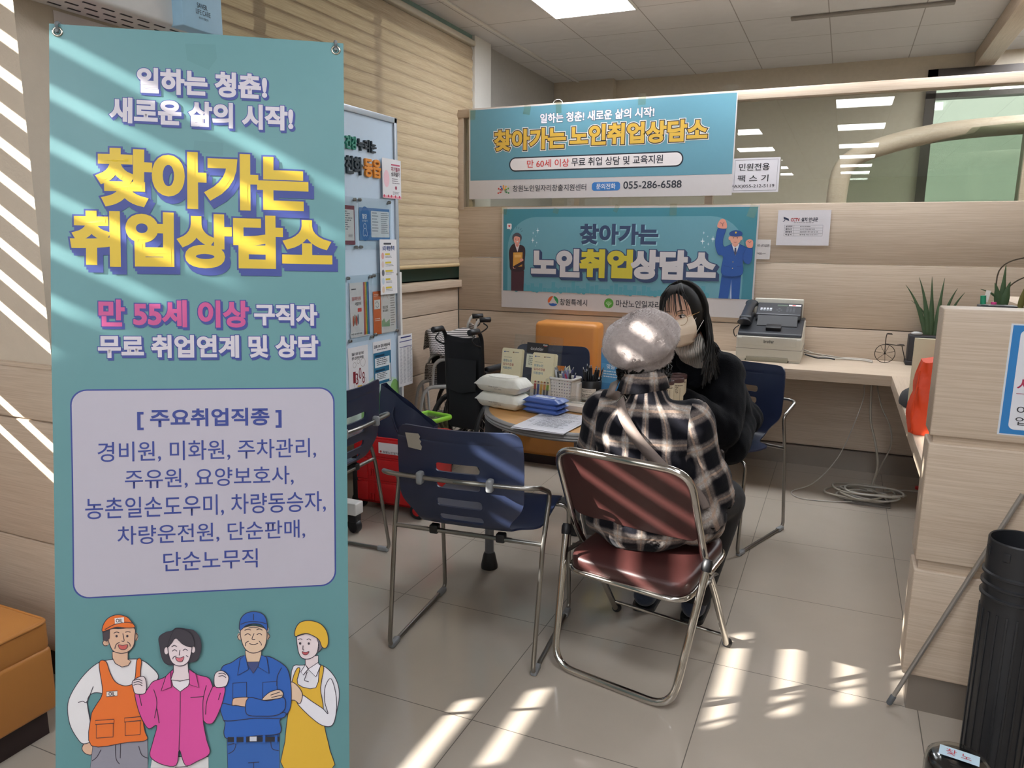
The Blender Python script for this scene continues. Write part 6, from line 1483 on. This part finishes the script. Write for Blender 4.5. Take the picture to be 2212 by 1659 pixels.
# ================================================================ the two people
from mathutils.bvhtree import BVHTree
def fuse(m, name, mat_, parent, voxel, smooth=3):
    """grow one continuous surface from overlapping volumes"""
    o = m.build(name, mat_, parent, sharp=False)
    r = o.modifiers.new('r', 'REMESH'); r.mode = 'VOXEL'; r.voxel_size = voxel
    if smooth: s = o.modifiers.new('s', 'SMOOTH'); s.factor = .5; s.iterations = smooth
    evaluated(o); o.data.polygons.foreach_set('use_smooth', [True]*len(o.data.polygons)); return o
def hand(m, wrist, d, up, side):
    """palm, four bent fingers of unequal length and a thumb from the side of the palm"""
    d, up = Vector(d).normalized(), Vector(up).normalized(); s_ = d.cross(up).normalized()*side; w = Vector(wrist); c = w+d*.045
    for k in range(4): m.cone(w+s_*(.006*(k-1.5)), w+d*.082+s_*(.021*(k-1.5)), .016, .0115, 10)
    for k, L_ in enumerate((.070, .080, .074, .056)):
        a = w+d*.085+s_*(.0215*(k-1.5)); b = a+d*L_*.5-up*.006+s_*.003*(k-1.5); e = b+d*L_*.36-up*L_*.30
        m.cone(a, b, .0092, .0084, 10); m.cone(b, e, .0084, .0070, 10)
    a = w+d*.030-s_*.026; b = a+d*.032-s_*.026-up*.006; e = b+d*.030-s_*.004-up*.006
    m.cone(a, b, .0125, .0100, 10); m.cone(b, e, .0100, .0082, 10)
def foot_mb(m, heel, toe, r=.040):
    h, t_ = Vector(heel), Vector(toe); m.cone(h, t_, r, r*.82, 14); m.cone(h+(t_-h)*.15, t_, r*.9, r*.7, 14)
skin = mat('skin', '#d9ab92', .5, var=.05); skin.node_tree.nodes['Principled BSDF'].inputs['Subsurface Weight'].default_value = .08
hair_m = mat('black_hair', '#110f0d', .55, spec=.35, var=.2, scale=60); dark_cloth = mat('black_trousers', '#0f1014', .85, bump=.25, bscale=400, sheen=.05)
def plaid_mat():
    t = NT('plaid_flannel'); t.set(.9, spec=.1); t.b.inputs['Sheen Weight'].default_value = .06
    a = t.new('Attribute'); a.attribute_name = 'cloth'; u, v, _ = t.xyz(a.outputs['Vector'])
    nz = t.noise(t.obj(), 160, 4, .7); n2 = t.noise(t.obj(), 40, 3)
    def band(x, per):
        f = t.math('FRACT', t.math('DIVIDE', t.math('ADD', x, t.math('MULTIPLY', t.math('SUBTRACT', n2, .5), .004)), per)); d = t.math('ABSOLUTE', t.math('SUBTRACT', f, .5))
        wide = t.math('SUBTRACT', 1.0, t.math('SMOOTHSTEP', d, .15, .27) if False else t.math('MULTIPLY', t.math('MAXIMUM', t.math('SUBTRACT', d, .12), 0.0), 9.0))
        wide = t.math('MAXIMUM', wide, 0.0)
        line = t.math('LESS_THAN', d, .035); return wide, line
    w1, l1 = band(u, .098); w2, l2 = band(v, .100)
    base = t.math('MULTIPLY', t.math('ADD', w1, w2), t.math('ADD', .25, t.math('MULTIPLY', nz, .9)))
    c = t.ramp(t.math('MULTIPLY', base, .5), [(0.0, lin('#0e0e14')), (.10, lin('#18171d')), (.34, lin('#5f5754')), (.62, lin('#989089')), (1.0, lin('#c6bfbb'))])
    k = t.math('MULTIPLY', t.math('ADD', l1, l2), t.math('ADD', .15, t.math('MULTIPLY', nz, .5)))
    c = t.mix(t.math('MINIMUM', k, 1.0), c, lin('#ad907b')); t.link(c, t.b.inputs['Base Color']); t.bump(nz, .4, .003); return t.m
plaid = plaid_mat()
def cloth_uv(o, segs, L):
    """pattern coordinates that follow body and sleeves: segs = (a, b, r, reference direction)"""
    me = o.data; at = me.attributes.new('cloth', 'FLOAT_VECTOR', 'CORNER'); n = len(me.vertices); co = np.empty(n*3); me.vertices.foreach_get('co', co); co = co.reshape(-1, 3)+np.array(L)
    vi = np.empty(len(me.loops), int); me.loops.foreach_get('vertex_index', vi); ls = np.empty(len(me.polygons), int); me.polygons.foreach_get('loop_start', ls); lt = np.empty(len(me.polygons), int); me.polygons.foreach_get('loop_total', lt)
    fc = np.repeat(np.arange(len(ls)), lt); ctr = np.zeros((len(ls), 3)); np.add.at(ctr, fc, co[vi]); ctr /= lt[:, None]
    dist = []
    for a, b, r, ref in segs:
        d = np.array(b-a); w = ctr-np.array(a); t_ = np.clip(w @ d/(d @ d), 0, 1); dist.append(np.linalg.norm(w-t_[:, None]*d, axis=1)-r)
    dist = np.array(dist)
    if len(segs) > 1: arm = (np.abs(ctr[:, 0]+.55) > .150) & (ctr[:, 2] > .48); back = ctr[:, 1] < 2.5; dist[1:, ~arm & back] = 9; dist[0, arm] = 9
    pick = np.argmin(dist, axis=0); out = np.zeros((len(vi), 3))
    for i, (a, b, r, ref) in enumerate(segs):
        d = (b-a).normalized(); x = (ref-d*ref.dot(d)).normalized(); y = d.cross(x)
        def uvw(P): w = P-np.array(a); return np.arctan2(w @ np.array(y), w @ np.array(x)), w @ np.array(d)
        k = pick[fc] == i; th, h = uvw(co[vi[k]]); tc, _ = uvw(ctr[fc[k]])
        th = tc+(th-tc+np.pi) % (2*np.pi)-np.pi; out[k, 0] = th*r*1.08+.05*i; out[k, 1] = h+.03*i
    at.data.foreach_set('vector', out.ravel())
# ---------------------------------------------------------------- person in the plaid shirt and beret, seen from behind
t = thing('person', 'person in a black and cream plaid shirt and fluffy grey beret, sitting with back turned', 'person', (-.55, 2.36, 0)); L = t.location.copy(); A = t
V = lambda *p: Vector(p)-L
hipL, hipR, kneeL, kneeR, ankL, ankR = (-.63, 2.37, .495), (-.46, 2.35, .495), (-.665, 2.72, .485), (-.325, 2.68, .465), (-.59, 2.665, .10), (-.405, 2.65, .10)
shL, shR, elL, elR, wrL, wrR = (-.695, 2.375, .812), (-.405, 2.36, .808), (-.752, 2.43, .585), (-.335, 2.435, .565), (-.66, 2.60, .575), (-.46, 2.61, .570)
m = MB()
m.ball(V(-.545, 2.34, .49), (.150, .115, .10)); m.ball(V(-.548, 2.36, .62), (.132, .098, .13)); m.ball(V(-.55, 2.37, .76), (.145, .095, .12)); m.cone(V(-.55, 2.38, .84), V(-.565, 2.41, .94), .058, .048); m.cone(V(*shL), V(*shR), .052, .052)
m.ball(V(-.580, 2.435, 1.025), (.076, .094, .108)); m.ball(V(-.585, 2.475, .985), (.056, .062, .062)); m.ball(V(-.587, 2.535, 1.0), (.012, .016, .018))
for e in (-1, 1): m.ball(V(-.580+e*.076, 2.430, 1.01), (.010, .020, .028))
for a, b, r1, r2 in ((shL, elL, .048, .038), (elL, wrL, .038, .026), (shR, elR, .048, .038), (elR, wrR, .038, .026), (hipL, kneeL, .082, .058), (kneeL, ankL, .056, .036), (hipR, kneeR, .082, .058), (kneeR, ankR, .056, .036)): m.cone(V(*a), V(*b), r1, r2)
hand(m, V(*wrL), (.35, .9, -.15), (.0, .15, 1), 1); hand(m, V(*wrR), (-.25, .9, -.15), (.0, .15, 1), -1)
for a in (ankL, ankR): foot_mb(m, V(a[0], a[1]-.01, .052), V(a[0], a[1]+.15, .045), .034)
fuse(m, 'body', skin, t, .005, 4)
# trousers, shoes
m = MB(); m.ball(V(-.545, 2.35, .49), (.165, .125, .085))
for a, b, r1, r2 in ((hipL, kneeL, .096, .074), (kneeL, ankL, .073, .058), (hipR, kneeR, .096, .076), (kneeR, ankR, .076, .064)): m.cone(V(*a), V(*b), r1, r2)
fuse(m, 'trousers', dark_cloth, t, .009, 3)
shoe_m = mat('dark_blue_fleece', '#232c3f', .85, bump=.5, bscale=150, sheen=.3)
for a in (ankL, ankR):
    m = MB(); foot_mb(m, V(a[0], a[1]-.02, .052), V(a[0], a[1]+.155, .046), .046); m.cone(V(a[0], a[1]-.012, .06), V(a[0], a[1]-.005, .105), .046, .048); o = fuse(m, 'shoe', shoe_m, t, .006, 3)
    m = MB(); P = outline2d([(-.042, -.065), (.042, -.065), (.046, .11), (.030, .20), (-.030, .20), (-.046, .11)], .03); m.prism([(x+a[0]-L.x, y+a[1]-L.y) for x, y in P], .0, .018); m.build('sole', black_pl, o)
# plaid shirt
m = MB()
m.ball(V(-.545, 2.315, .475), (.180, .125, .09)); m.ball(V(-.545, 2.32, .52), (.178, .128, .11)); m.ball(V(-.548, 2.345, .64), (.176, .128, .15)); m.ball(V(-.552, 2.355, .76), (.180, .122, .13)); m.cone(V(-.685, 2.37, .812), V(-.415, 2.355, .808), .072, .072); m.cone(V(-.555, 2.37, .85), V(-.56, 2.39, .905), .085, .066)
for a, b, r1, r2 in ((shL, elL, .074, .062), (elL, wrL, .062, .046), (shR, elR, .076, .068), (elR, wrR, .066, .048)): m.cone(V(*a), V(*b), r1, r2)
m.ball(V(-.36, 2.36, .50), (.07, .10, .10)); m.cone(V(-.395, 2.36, .62), V(-.355, 2.40, .47), .07, .075)
jk = fuse(m, 'plaid_shirt', plaid, t, .007, 4)
for v in jk.data.vertices:      # cloth folds
    p = v.co; f = noise.noise(p*9+Vector((3, 1, 7)))*.010+noise.noise(Vector((p.x*16, p.y*16, p.z*7)))*.006+.006*math.sin((p.z-p.x*.8)*46)*max(0, min(1, (.25-abs(p.z-.52))/.2)); v.co = p+v.normal*f
bm = bmesh.new(); bm.from_mesh(jk.data)
for co_, no_ in (((-.70, 0, 0), (1, 0, 0)), ((-.40, 0, 0), (1, 0, 0)), ((0, 0, .48), (0, 0, 1))): bmesh.ops.bisect_plane(bm, geom=bm.verts[:]+bm.edges[:]+bm.faces[:], plane_co=V(*co_), plane_no=no_)
bm.to_mesh(jk.data); bm.free(); jk.data.polygons.foreach_set('use_smooth', [True]*len(jk.data.polygons))
segs = [(Vector((-.546, 2.335, .30)), Vector((-.556, 2.365, .92)), .178, Vector((0, -1, 0)))]
for a, b, r in ((shL, elL, .07), (elL, wrL, .056), (shR, elR, .074), (elR, wrR, .058)): segs.append((Vector(a), Vector(b), r, Vector((0, -1, .3))))
cloth_uv(jk, segs, L)
# stand collar folded at the nape
vs = []; fs = []
for i in range(25):
    a = -math.pi*.5+math.radians(200)*(i/24-.5)
    for k, (r_, z) in enumerate(((.060, .955), (.068, .962), (.078, .945), (.092, .90))): vs.append(V(-.572+r_*.94*math.cos(a), 2.395+r_*math.sin(a), z+.012*math.cos(a*1.0)))
for i in range(24):
    for k in range(3): q = i*4+k; fs.append((q, q+1, q+5, q+4))
o = MB().add(vs, fs, True).build('collar', plaid, t); md = o.modifiers.new('s', 'SOLIDIFY'); md.thickness = .004; evaluated(o); cloth_uv(o, [(Vector((-.562, 2.395, .8)), Vector((-.562, 2.395, 1.0)), .08, Vector((0, -1, 0)))], L)
# hair at the nape and beret
m = MB(); rnd = random.Random(9); m.ball(V(-.580, 2.428, 1.02), (.083, .095, .098))
fuse(m, 'hair', hair_m, t, .008, 2)
m = MB()
for k in range(150):
    a = math.radians(rnd.uniform(150, 390)); z0 = rnd.uniform(.955, .995); r_ = .078+rnd.uniform(-.004, .006); c = Vector((-.580+r_*1.02*math.cos(a), 2.428+r_*1.05*math.sin(a), z0))
    pts = [c+Vector((.008*math.sin(q*2.2+k), .008*math.cos(q*2.2+k), -.010*q)) for q in range(5)]; m.tube([p-L for p in pts], [.0030, .0034, .003, .0024, .0008], 5)
m.build('hair_curls', hair_m, t)
def fur_mat():
    tt = NT('grey_mohair'); tt.set(.95, spec=.1); tt.b.inputs['Sheen Weight'].default_value = .6
    n = tt.noise(tt.obj(), 60, 4); tt.link(tt.mix(n, lin('#968b87'), lin('#bdb1ac')), tt.b.inputs['Base Color']); return tt.m
fur = fur_mat()
Rb = Matrix.Rotation(math.radians(-14), 3, 'Y') @ Matrix.Rotation(math.radians(20), 3, 'X'); cb = Vector((-.586, 2.402, 1.045))
m = MB(); prof = [(.070, -.062), (.083, -.066), (.088, -.050), (.090, -.034), (.102, -.030), (.117, -.012), (.124, .012), (.120, .042), (.104, .072), (.076, .096), (.04, .108), (.0, .111)]
n = 40; vs = []; fs = []
for r_, z in prof:
    for k in range(n):
        a = 2*math.pi*k/n; w = 1+.05*math.sin(2*a+1)+.03*math.sin(5*a)*(r_ > .09); p = Rb @ Vector((r_*w*math.cos(a), r_*w*math.sin(a), z*(1+.08*math.sin(a+2)))); vs.append(cb+p-L)
for i in range(len(prof)-1):
    for k in range(n): fs.append((i*n+k, i*n+(k+1) % n, (i+1)*n+(k+1) % n, (i+1)*n+k))
be = MB().add(vs, fs, True).build('beret', fur, t, sharp=False); md = be.modifiers.new('s', 'SUBSURF'); md.levels = md.render_levels = 2; evaluated(be)
for v in be.data.vertices: v.co = v.co+v.normal*(noise.noise(v.co*30)*.006+noise.noise(v.co*90)*.002)
# short fibres of the mohair
m = MB(); rnd = random.Random(2); me = be.data; polys = list(me.polygons)
for _ in range(15000):
    f = polys[rnd.randrange(len(polys))]; p = Vector((0, 0, 0)); ws = [rnd.random() for _ in f.vertices]; sw = sum(ws)
    for w, vi in zip(ws, f.vertices): p += me.vertices[vi].co*(w/sw)
    d = (f.normal+Vector((rnd.uniform(-.8, .8), rnd.uniform(-.8, .8), rnd.uniform(-.9, .5)))).normalized(); s_ = d.orthogonal().normalized()*.00035; l = rnd.uniform(.003, .0075)
    m.add([p-s_, p+s_, p+d*l], [(0, 1, 2)])
tag(m.build('beret_fur', fur, be), kind='stuff')
# bag strap lying over the back
tree = BVHTree.FromPolygons([v.co.copy() for v in jk.data.vertices], [tuple(p.vertices) for p in jk.data.polygons])
way = catmull([(-.655, 0, .895), (-.607, 0, .845), (-.560, 0, .790), (-.480, 0, .705), (-.415, 0, .655), (-.362, 0, .60), (-.335, 0, .555)], 6); path = []
for p in way:
    h = tree.ray_cast(Vector((p.x, 1.9, p.z))-L, Vector((0, 1, 0))); path.append((h[0] if h[0] is not None else Vector((p.x, 2.30, p.z))-L)+Vector((0, -.006, 0)))
path = [path[0]]+[(a+b+c)/3 for a, b, c in zip(path, path[1:], path[2:])]+[path[-1]]
path = [V(-.668, 2.40, .918)]+path
tape_d = mat('taupe_webbing', '#7f7169', .7, bump=.3, bscale=500)
vs = []; fs = []; N = len(path); sides = []
for i, p in enumerate(path):
    d = (path[min(i+1, N-1)]-path[max(i-1, 0)]).normalized(); s_ = d.cross(Vector((0, -1, 0))).normalized(); sides.append(s_); vs += [p+s_*.0185, p-s_*.0185]
fs = [(2*i, 2*i+1, 2*i+3, 2*i+2) for i in range(N-1)]
o = MB().add(vs, fs, True).build('bag_strap', tape_d, t); md = o.modifiers.new('s', 'SOLIDIFY'); md.thickness = .003; md.offset = 0; evaluated(o)
seg = [0]
for a, b in zip(path, path[1:]): seg.append(seg[-1]+(b-a).length)
def on_strap(u, v, l):
    i = max(k for k in range(N-1) if seg[k] <= max(u, 0)); f = (u-seg[i])/(seg[i+1]-seg[i]); return path[i].lerp(path[i+1], f)+sides[i]*v+Vector((0, -.0025-l, 0))
S = Sheet(on_strap, eps=.0003); S.text('JIELSHI', .155, .0085, .262, -.0085, '#7d7068', .02); S.build('strap_lettering', o)
b0 = path[4]; d0 = path[7]-path[3]; d0.y *= .35; d0.normalize(); s0 = d0.cross(Vector((0, -1, 0))).normalized()
MB().tube(smooth_path([b0+s0*.022-d0*.017, b0+s0*.022+d0*.017, b0-s0*.022+d0*.017, b0-s0*.022-d0*.017, b0+s0*.022-d0*.017], .006)+[], .0028, 8).build('strap_buckle', chrome, t).location = (0, -.006, 0)
MB().tube([b0+s0*.022-Vector((0, .006, 0)), b0-s0*.022-Vector((0, .006, 0))], .0022, 8).build('buckle_bar', chrome, t)
# ---------------------------------------------------------------- woman in the black coat, facing the camera
t = thing('person', 'woman in a black fleece coat, glasses and a beige face mask, leaning over the table', 'person', (-.49, 3.52, 0)); L = t.location.copy()
HC = Vector((-.592, 3.12, 1.088)); F = Vector((-.17, -.965, -.14)).normalized(); RX = F.cross(Vector((0, 0, 1))).normalized()*-1; RX = -F.cross(Vector((0, 0, 1))).normalized()
RX = Vector((-F.y, F.x, 0)).normalized()        # viewer's right
UP = RX.cross(-F).normalized(); UP = UP if UP.z > 0 else -UP
ro = Matrix.Rotation(math.radians(8), 3, F); RX = ro @ RX; UP = ro @ UP
if (RX.z < 0): ro = Matrix.Rotation(math.radians(-16), 3, F); RX = ro @ RX; UP = ro @ UP
HM = Matrix((RX, F, UP)).transposed()            # head axes: right, forward, up
def hd(r, f, u): return HC+HM @ Vector((r, f, u))-L
hip1, hip2, kn1, kn2, an1, an2 = (-.40, 3.60, .545), (-.56, 3.62, .545), (-.47, 3.20, .54), (-.66, 3.24, .54), (-.43, 3.16, .10), (-.68, 3.20, .10)
s1, s2, e1, e2, w1, w2 = (-.448, 3.375, .805), (-.685, 3.32, .82), (-.415, 3.19, .60), (-.735, 3.18, .65), (-.56, 3.06, .735), (-.70, 2.99, .735)
m = MB()
m.ball(V(-.48, 3.60, .56), (.155, .12, .10)); m.cone(V(-.48, 3.57, .56), V(-.53, 3.40, .76), .115, .115); m.cone(V(*s1), V(*s2), .055, .055); m.cone(V(-.54, 3.33, .84), HC-L+HM @ Vector((0, -.02, -.06)), .056, .048)
m.ball(HC-L, (.074, .096, .112), 28, 18, HM); m.ball(hd(0, .026, -.030), (.065, .079, .084), 28, 18, HM); m.ball(hd(0, .045, -.085), (.036, .040, .030), 20, 12, HM)
m.cone(hd(0, .098, .002), hd(0, .112, -.030), .008, .012, 10)
for e in (-1, 1): m.ball(hd(e*.074, -.006, -.012), (.009, .018, .030), 14, 10, HM)
for a, b, r1, r2 in ((s1, e1, .048, .038), (e1, w1, .038, .025), (s2, e2, .048, .038), (e2, w2, .038, .025), (hip1, kn1, .080, .056), (hip2, kn2, .080, .056), (kn1, an1, .055, .036), (kn2, an2, .055, .036)): m.cone(V(*a), V(*b), r1, r2)
hand(m, V(*w1), (-.75, -.55, -.05), (0, 0, 1), 1); hand(m, V(*w2), (.25, -.9, -.05), (0, 0, 1), -1)
for a in (an1, an2): foot_mb(m, V(a[0], a[1]+.01, .052), V(a[0]-.04, a[1]-.15, .045), .034)
fuse(m, 'body', skin, t, .005, 4)
# face: eyes, brows
eye_w = mat('eye_white', '#e8e2dc', .25); iris = mat('iris_brown', '#2a1a12', .2); lid = mat('eyelash', '#1c1512', .6)
for e in (-1, 1):
    c = hd(e*.031, .083, .006); eo = MB().ball(c, (.0135, .0135, .0085), 18, 12, HM).build('eye', eye_w, t)
    MB().ball(hd(e*.031-.002, .0935, .0055), (.0058, .0035, .0062), 14, 10, HM).build('iris', iris, eo)
    MB().tube(catmull([hd(e*.031-.015, .090, .007), hd(e*.031-.006, .0965, .0125), hd(e*.031+.006, .0965, .0125), hd(e*.031+.015, .088, .008)], 5), .0016, 6).build('upper_lash', lid, t)
    MB().tube(catmull([hd(e*.031-.016, .090, .026), hd(e*.031, .094, .031), hd(e*.031+.017, .085, .027)], 5), [.0012]+[.0026]*9+[.001], 6, flat=.5).build('eyebrow', hair_m, t)
# mask with a centre fold, ear loops
vs = []; fs = []; nu, nv = 16, 14
for j in range(nv+1):
    b = j/nv; u = -.006-.112*b; half = .060*(math.sin(math.pi*min(1, .30+.62*b))**.6) if b < .85 else .060*(1-(b-.85)*3.2)*.62
    half = .053+.022*math.sin(math.pi*min(1, b*1.25)) if b < .8 else .064-(b-.8)*.16
    for i in range(nu+1):
        a = i/nu*2-1; r_ = half*a*1.05; f = .117+.020*math.sin(math.pi*min(1, b*1.05))-.012*b*b; f = f*(1-.40*abs(a)**1.5)-.010*abs(a)**.8; f += .004*math.sin(math.pi*min(1, abs(b-.42)*6)) if abs(b-.42) < .17 else 0
        vs.append(hd(r_, f-.002, u+.012*a*a*(1 if b < .5 else -.3)))
for j in range(nv):
    for i in range(nu): q = j*(nu+1)+i; fs.append((q, q+1, q+nu+2, q+nu+1))
mk = MB().add(vs, fs, True).build('face_mask', mat('beige_mask', '#efdcc4', .75, var=.03, bump=.2, bscale=400), t); md = mk.modifiers.new('s', 'SOLIDIFY'); md.thickness = .0016; evaluated(mk)
for e in (-1, 1):
    for (u0, u1) in ((-.030, .010), (-.085, -.035)):
        MB().tube(catmull([hd(e*.058, .060, u0-.002), hd(e*.072, .03, (u0+u1)/2), hd(e*.083, -.004, u1)], 6), .0013, 6).build('ear_loop', wp, mk)
# round thin glasses
gold = mat('gold_wire', '#c9a06a', .25, metal=1); gl = thing('glasses', '', '', (0, 0, 0)); bpy.data.objects.remove(gl)
go = MB().tube([hd(-.009, .118, .004), hd(0, .121, .008), hd(.009, .118, .004)], .0011, 6).build('glasses', gold, t)
for e in (-1, 1):
    MB().tube([hd(e*.0345+.0255*math.cos(a), .112-.25*abs(e*.0345+.0255*math.cos(a))**1.0*.35, -.002+.0245*math.sin(a)) for a in [k*math.pi/16 for k in range(32)]], .0010, 6, closed=True).build('lens_rim', gold, go)
    MB().tube([hd(e*.060, .104, .004), hd(e*.076, .06, .006), hd(e*.081, -.005, .004)], .0010, 6).build('temple', gold, go)
# turtleneck
m = MB(); a, b = V(-.545, 3.30, .85), HC-L+HM @ Vector((0, -.005, -.115)); d = (b-a)
m.tube([a, a+d*.25, a+d*.5, a+d*.72, a+d*.78, a+d*1.0], [.075, .068, .062, .060, .064, .058], 28, cap=True)
kn = NT('cream_knit'); kn.set(.9, color='#d9d0c4'); wv = kn.new('TexWave'); wv.inputs['Scale'].default_value = 38; wv.inputs['Distortion'].default_value = 1.0; kn.link(kn.obj(), wv.inputs['Vector']); kn.bump(wv.outputs['Fac'], .8, .006)
m.build('turtleneck', kn.m, t, sharp=False)
# coat
coat_m = mat('black_fleece', '#0e0f13', .95, bump=.9, bscale=220, sheen=.04, var=.3, scale=80, spec=.1)
m = MB()
m.ball(V(-.475, 3.585, .565), (.195, .155, .12)); m.cone(V(-.47, 3.57, .56), V(-.525, 3.40, .765), .165, .145); m.cone(V(s1[0], s1[1], s1[2]+.012), V(s2[0], s2[1], s2[2]+.012), .090, .088); m.cone(V(-.54, 3.355, .87), V(-.562, 3.275, .915), .090, .078)
for a, b, r1, r2 in ((s1, e1, .096, .088), (e1, w1, .086, .058), (s2, e2, .090, .078), (e2, w2, .076, .055), (hip1, kn1, .100, .085), (hip2, kn2, .100, .085)): m.cone(V(*a), V(*b), r1, r2)
m.cone(V(-.40, 3.50, .55), V(-.40, 3.30, .50), .095, .09); m.cone(V(-.56, 3.27, .83), V(-.575, 3.235, .868), .085, .058)
ct = fuse(m, 'fleece_coat', coat_m, t, .008, 3)
for v in ct.data.vertices:
    p = v.co; v.co = p+v.normal*(noise.noise(p*8+Vector((5, 2, 1)))*.012+noise.noise(Vector((p.x*22, p.y*22, p.z*9)))*.006)
m = MB()
for e in (-1, 1): m.tube(catmull([V(-.555+e*.07, 3.30, .93), V(-.565+e*.06, 3.235, .86), V(-.585+e*.035, 3.205, .77)], 6), [.028]*12+[.018], 10, flat=.45)
m.build('coat_collar', coat_m, t)
m = MB()
for a, b, r1, r2 in ((kn1, an1, .070, .055), (kn2, an2, .070, .055)): m.cone(V(*a), V(*b), r1, r2)
fuse(m, 'trousers', dark_cloth, t, .009, 2)
for a in (an1, an2):
    m = MB(); foot_mb(m, V(a[0], a[1]+.015, .05), V(a[0]-.04, a[1]-.155, .045), .045); m.cone(V(a[0], a[1]+.01, .06), V(a[0], a[1], .10), .045, .046); fuse(m, 'shoe', black_pl, t, .007, 2)
# hair: cap, long side hair, see-through fringe
m = MB(); m.ball(hd(0, -.016, .008), (.086, .098, .119), 32, 22, HM); hcap = m.build('hair', hair_m, t, sharp=False)
rnd = random.Random(12); m = MB()
for k in range(720):
    ph = rnd.uniform(76, 268); a = math.radians(ph+90); layer = rnd.uniform(-.003, .008); pts = []
    for th in (6, 25, 45, 65, 85, 100):
        tt = math.radians(th); pts.append(HC+HM @ Vector(((.088+layer)*math.sin(tt)*math.cos(a), -.014+(.102+layer)*math.sin(tt)*math.sin(a), .008+(.120+layer)*math.cos(tt))))
    e = pts[-1]; out = HM @ Vector((math.cos(a), math.sin(a), 0)); out.z = 0; fr = max(0, (ph-215)/53); L_ = rnd.uniform(.18, .29)
    sway = Vector(((.05 if ph > 180 else -.02)-.045*fr, .05-.15*fr, 0))*(.3+rnd.random()*1.0)
    for q in (.25, .5, .75, 1.0): pts.append(e+Vector((0, 0, -L_*q))+out*(.014*math.sin(q*3)+.010*q)+sway*q*q+Vector((rnd.uniform(-.004, .004), rnd.uniform(-.004, .004), 0)))
    P = catmull([p-L for p in pts], 3); n = len(P); m.tube(P, [.0016+.0021*min(1, i/6)*(1 if i < n*.65 else max(.10, (n-1-i)/(n*.35))) for i in range(n)], 5)
tag(m.build('long_hair', hair_m, hcap), kind='stuff')
m = MB()
for k in range(34):
    x = -.066+.132*(k+.5)/34+rnd.uniform(-.004, .004); gap = .5+.5*math.sin(k*1.05); 
    if gap < .30: continue
    e_u = .020+rnd.uniform(-.010, .012)+.45*abs(x)**1.0*(-.35)
    P = catmull([hd(x*.35, .030, .127), hd(x*.72, .078, .100), hd(x*.95, .100-.8*x*x*6, .062), hd(x*1.04, .104-6*x*x, e_u)], 4); n = len(P)
    m.tube(P, [.0021*(1-(i/n)**2*.8) for i in range(n)], 5, flat=.5)
tag(m.build('fringe', hair_m, hcap), kind='stuff')
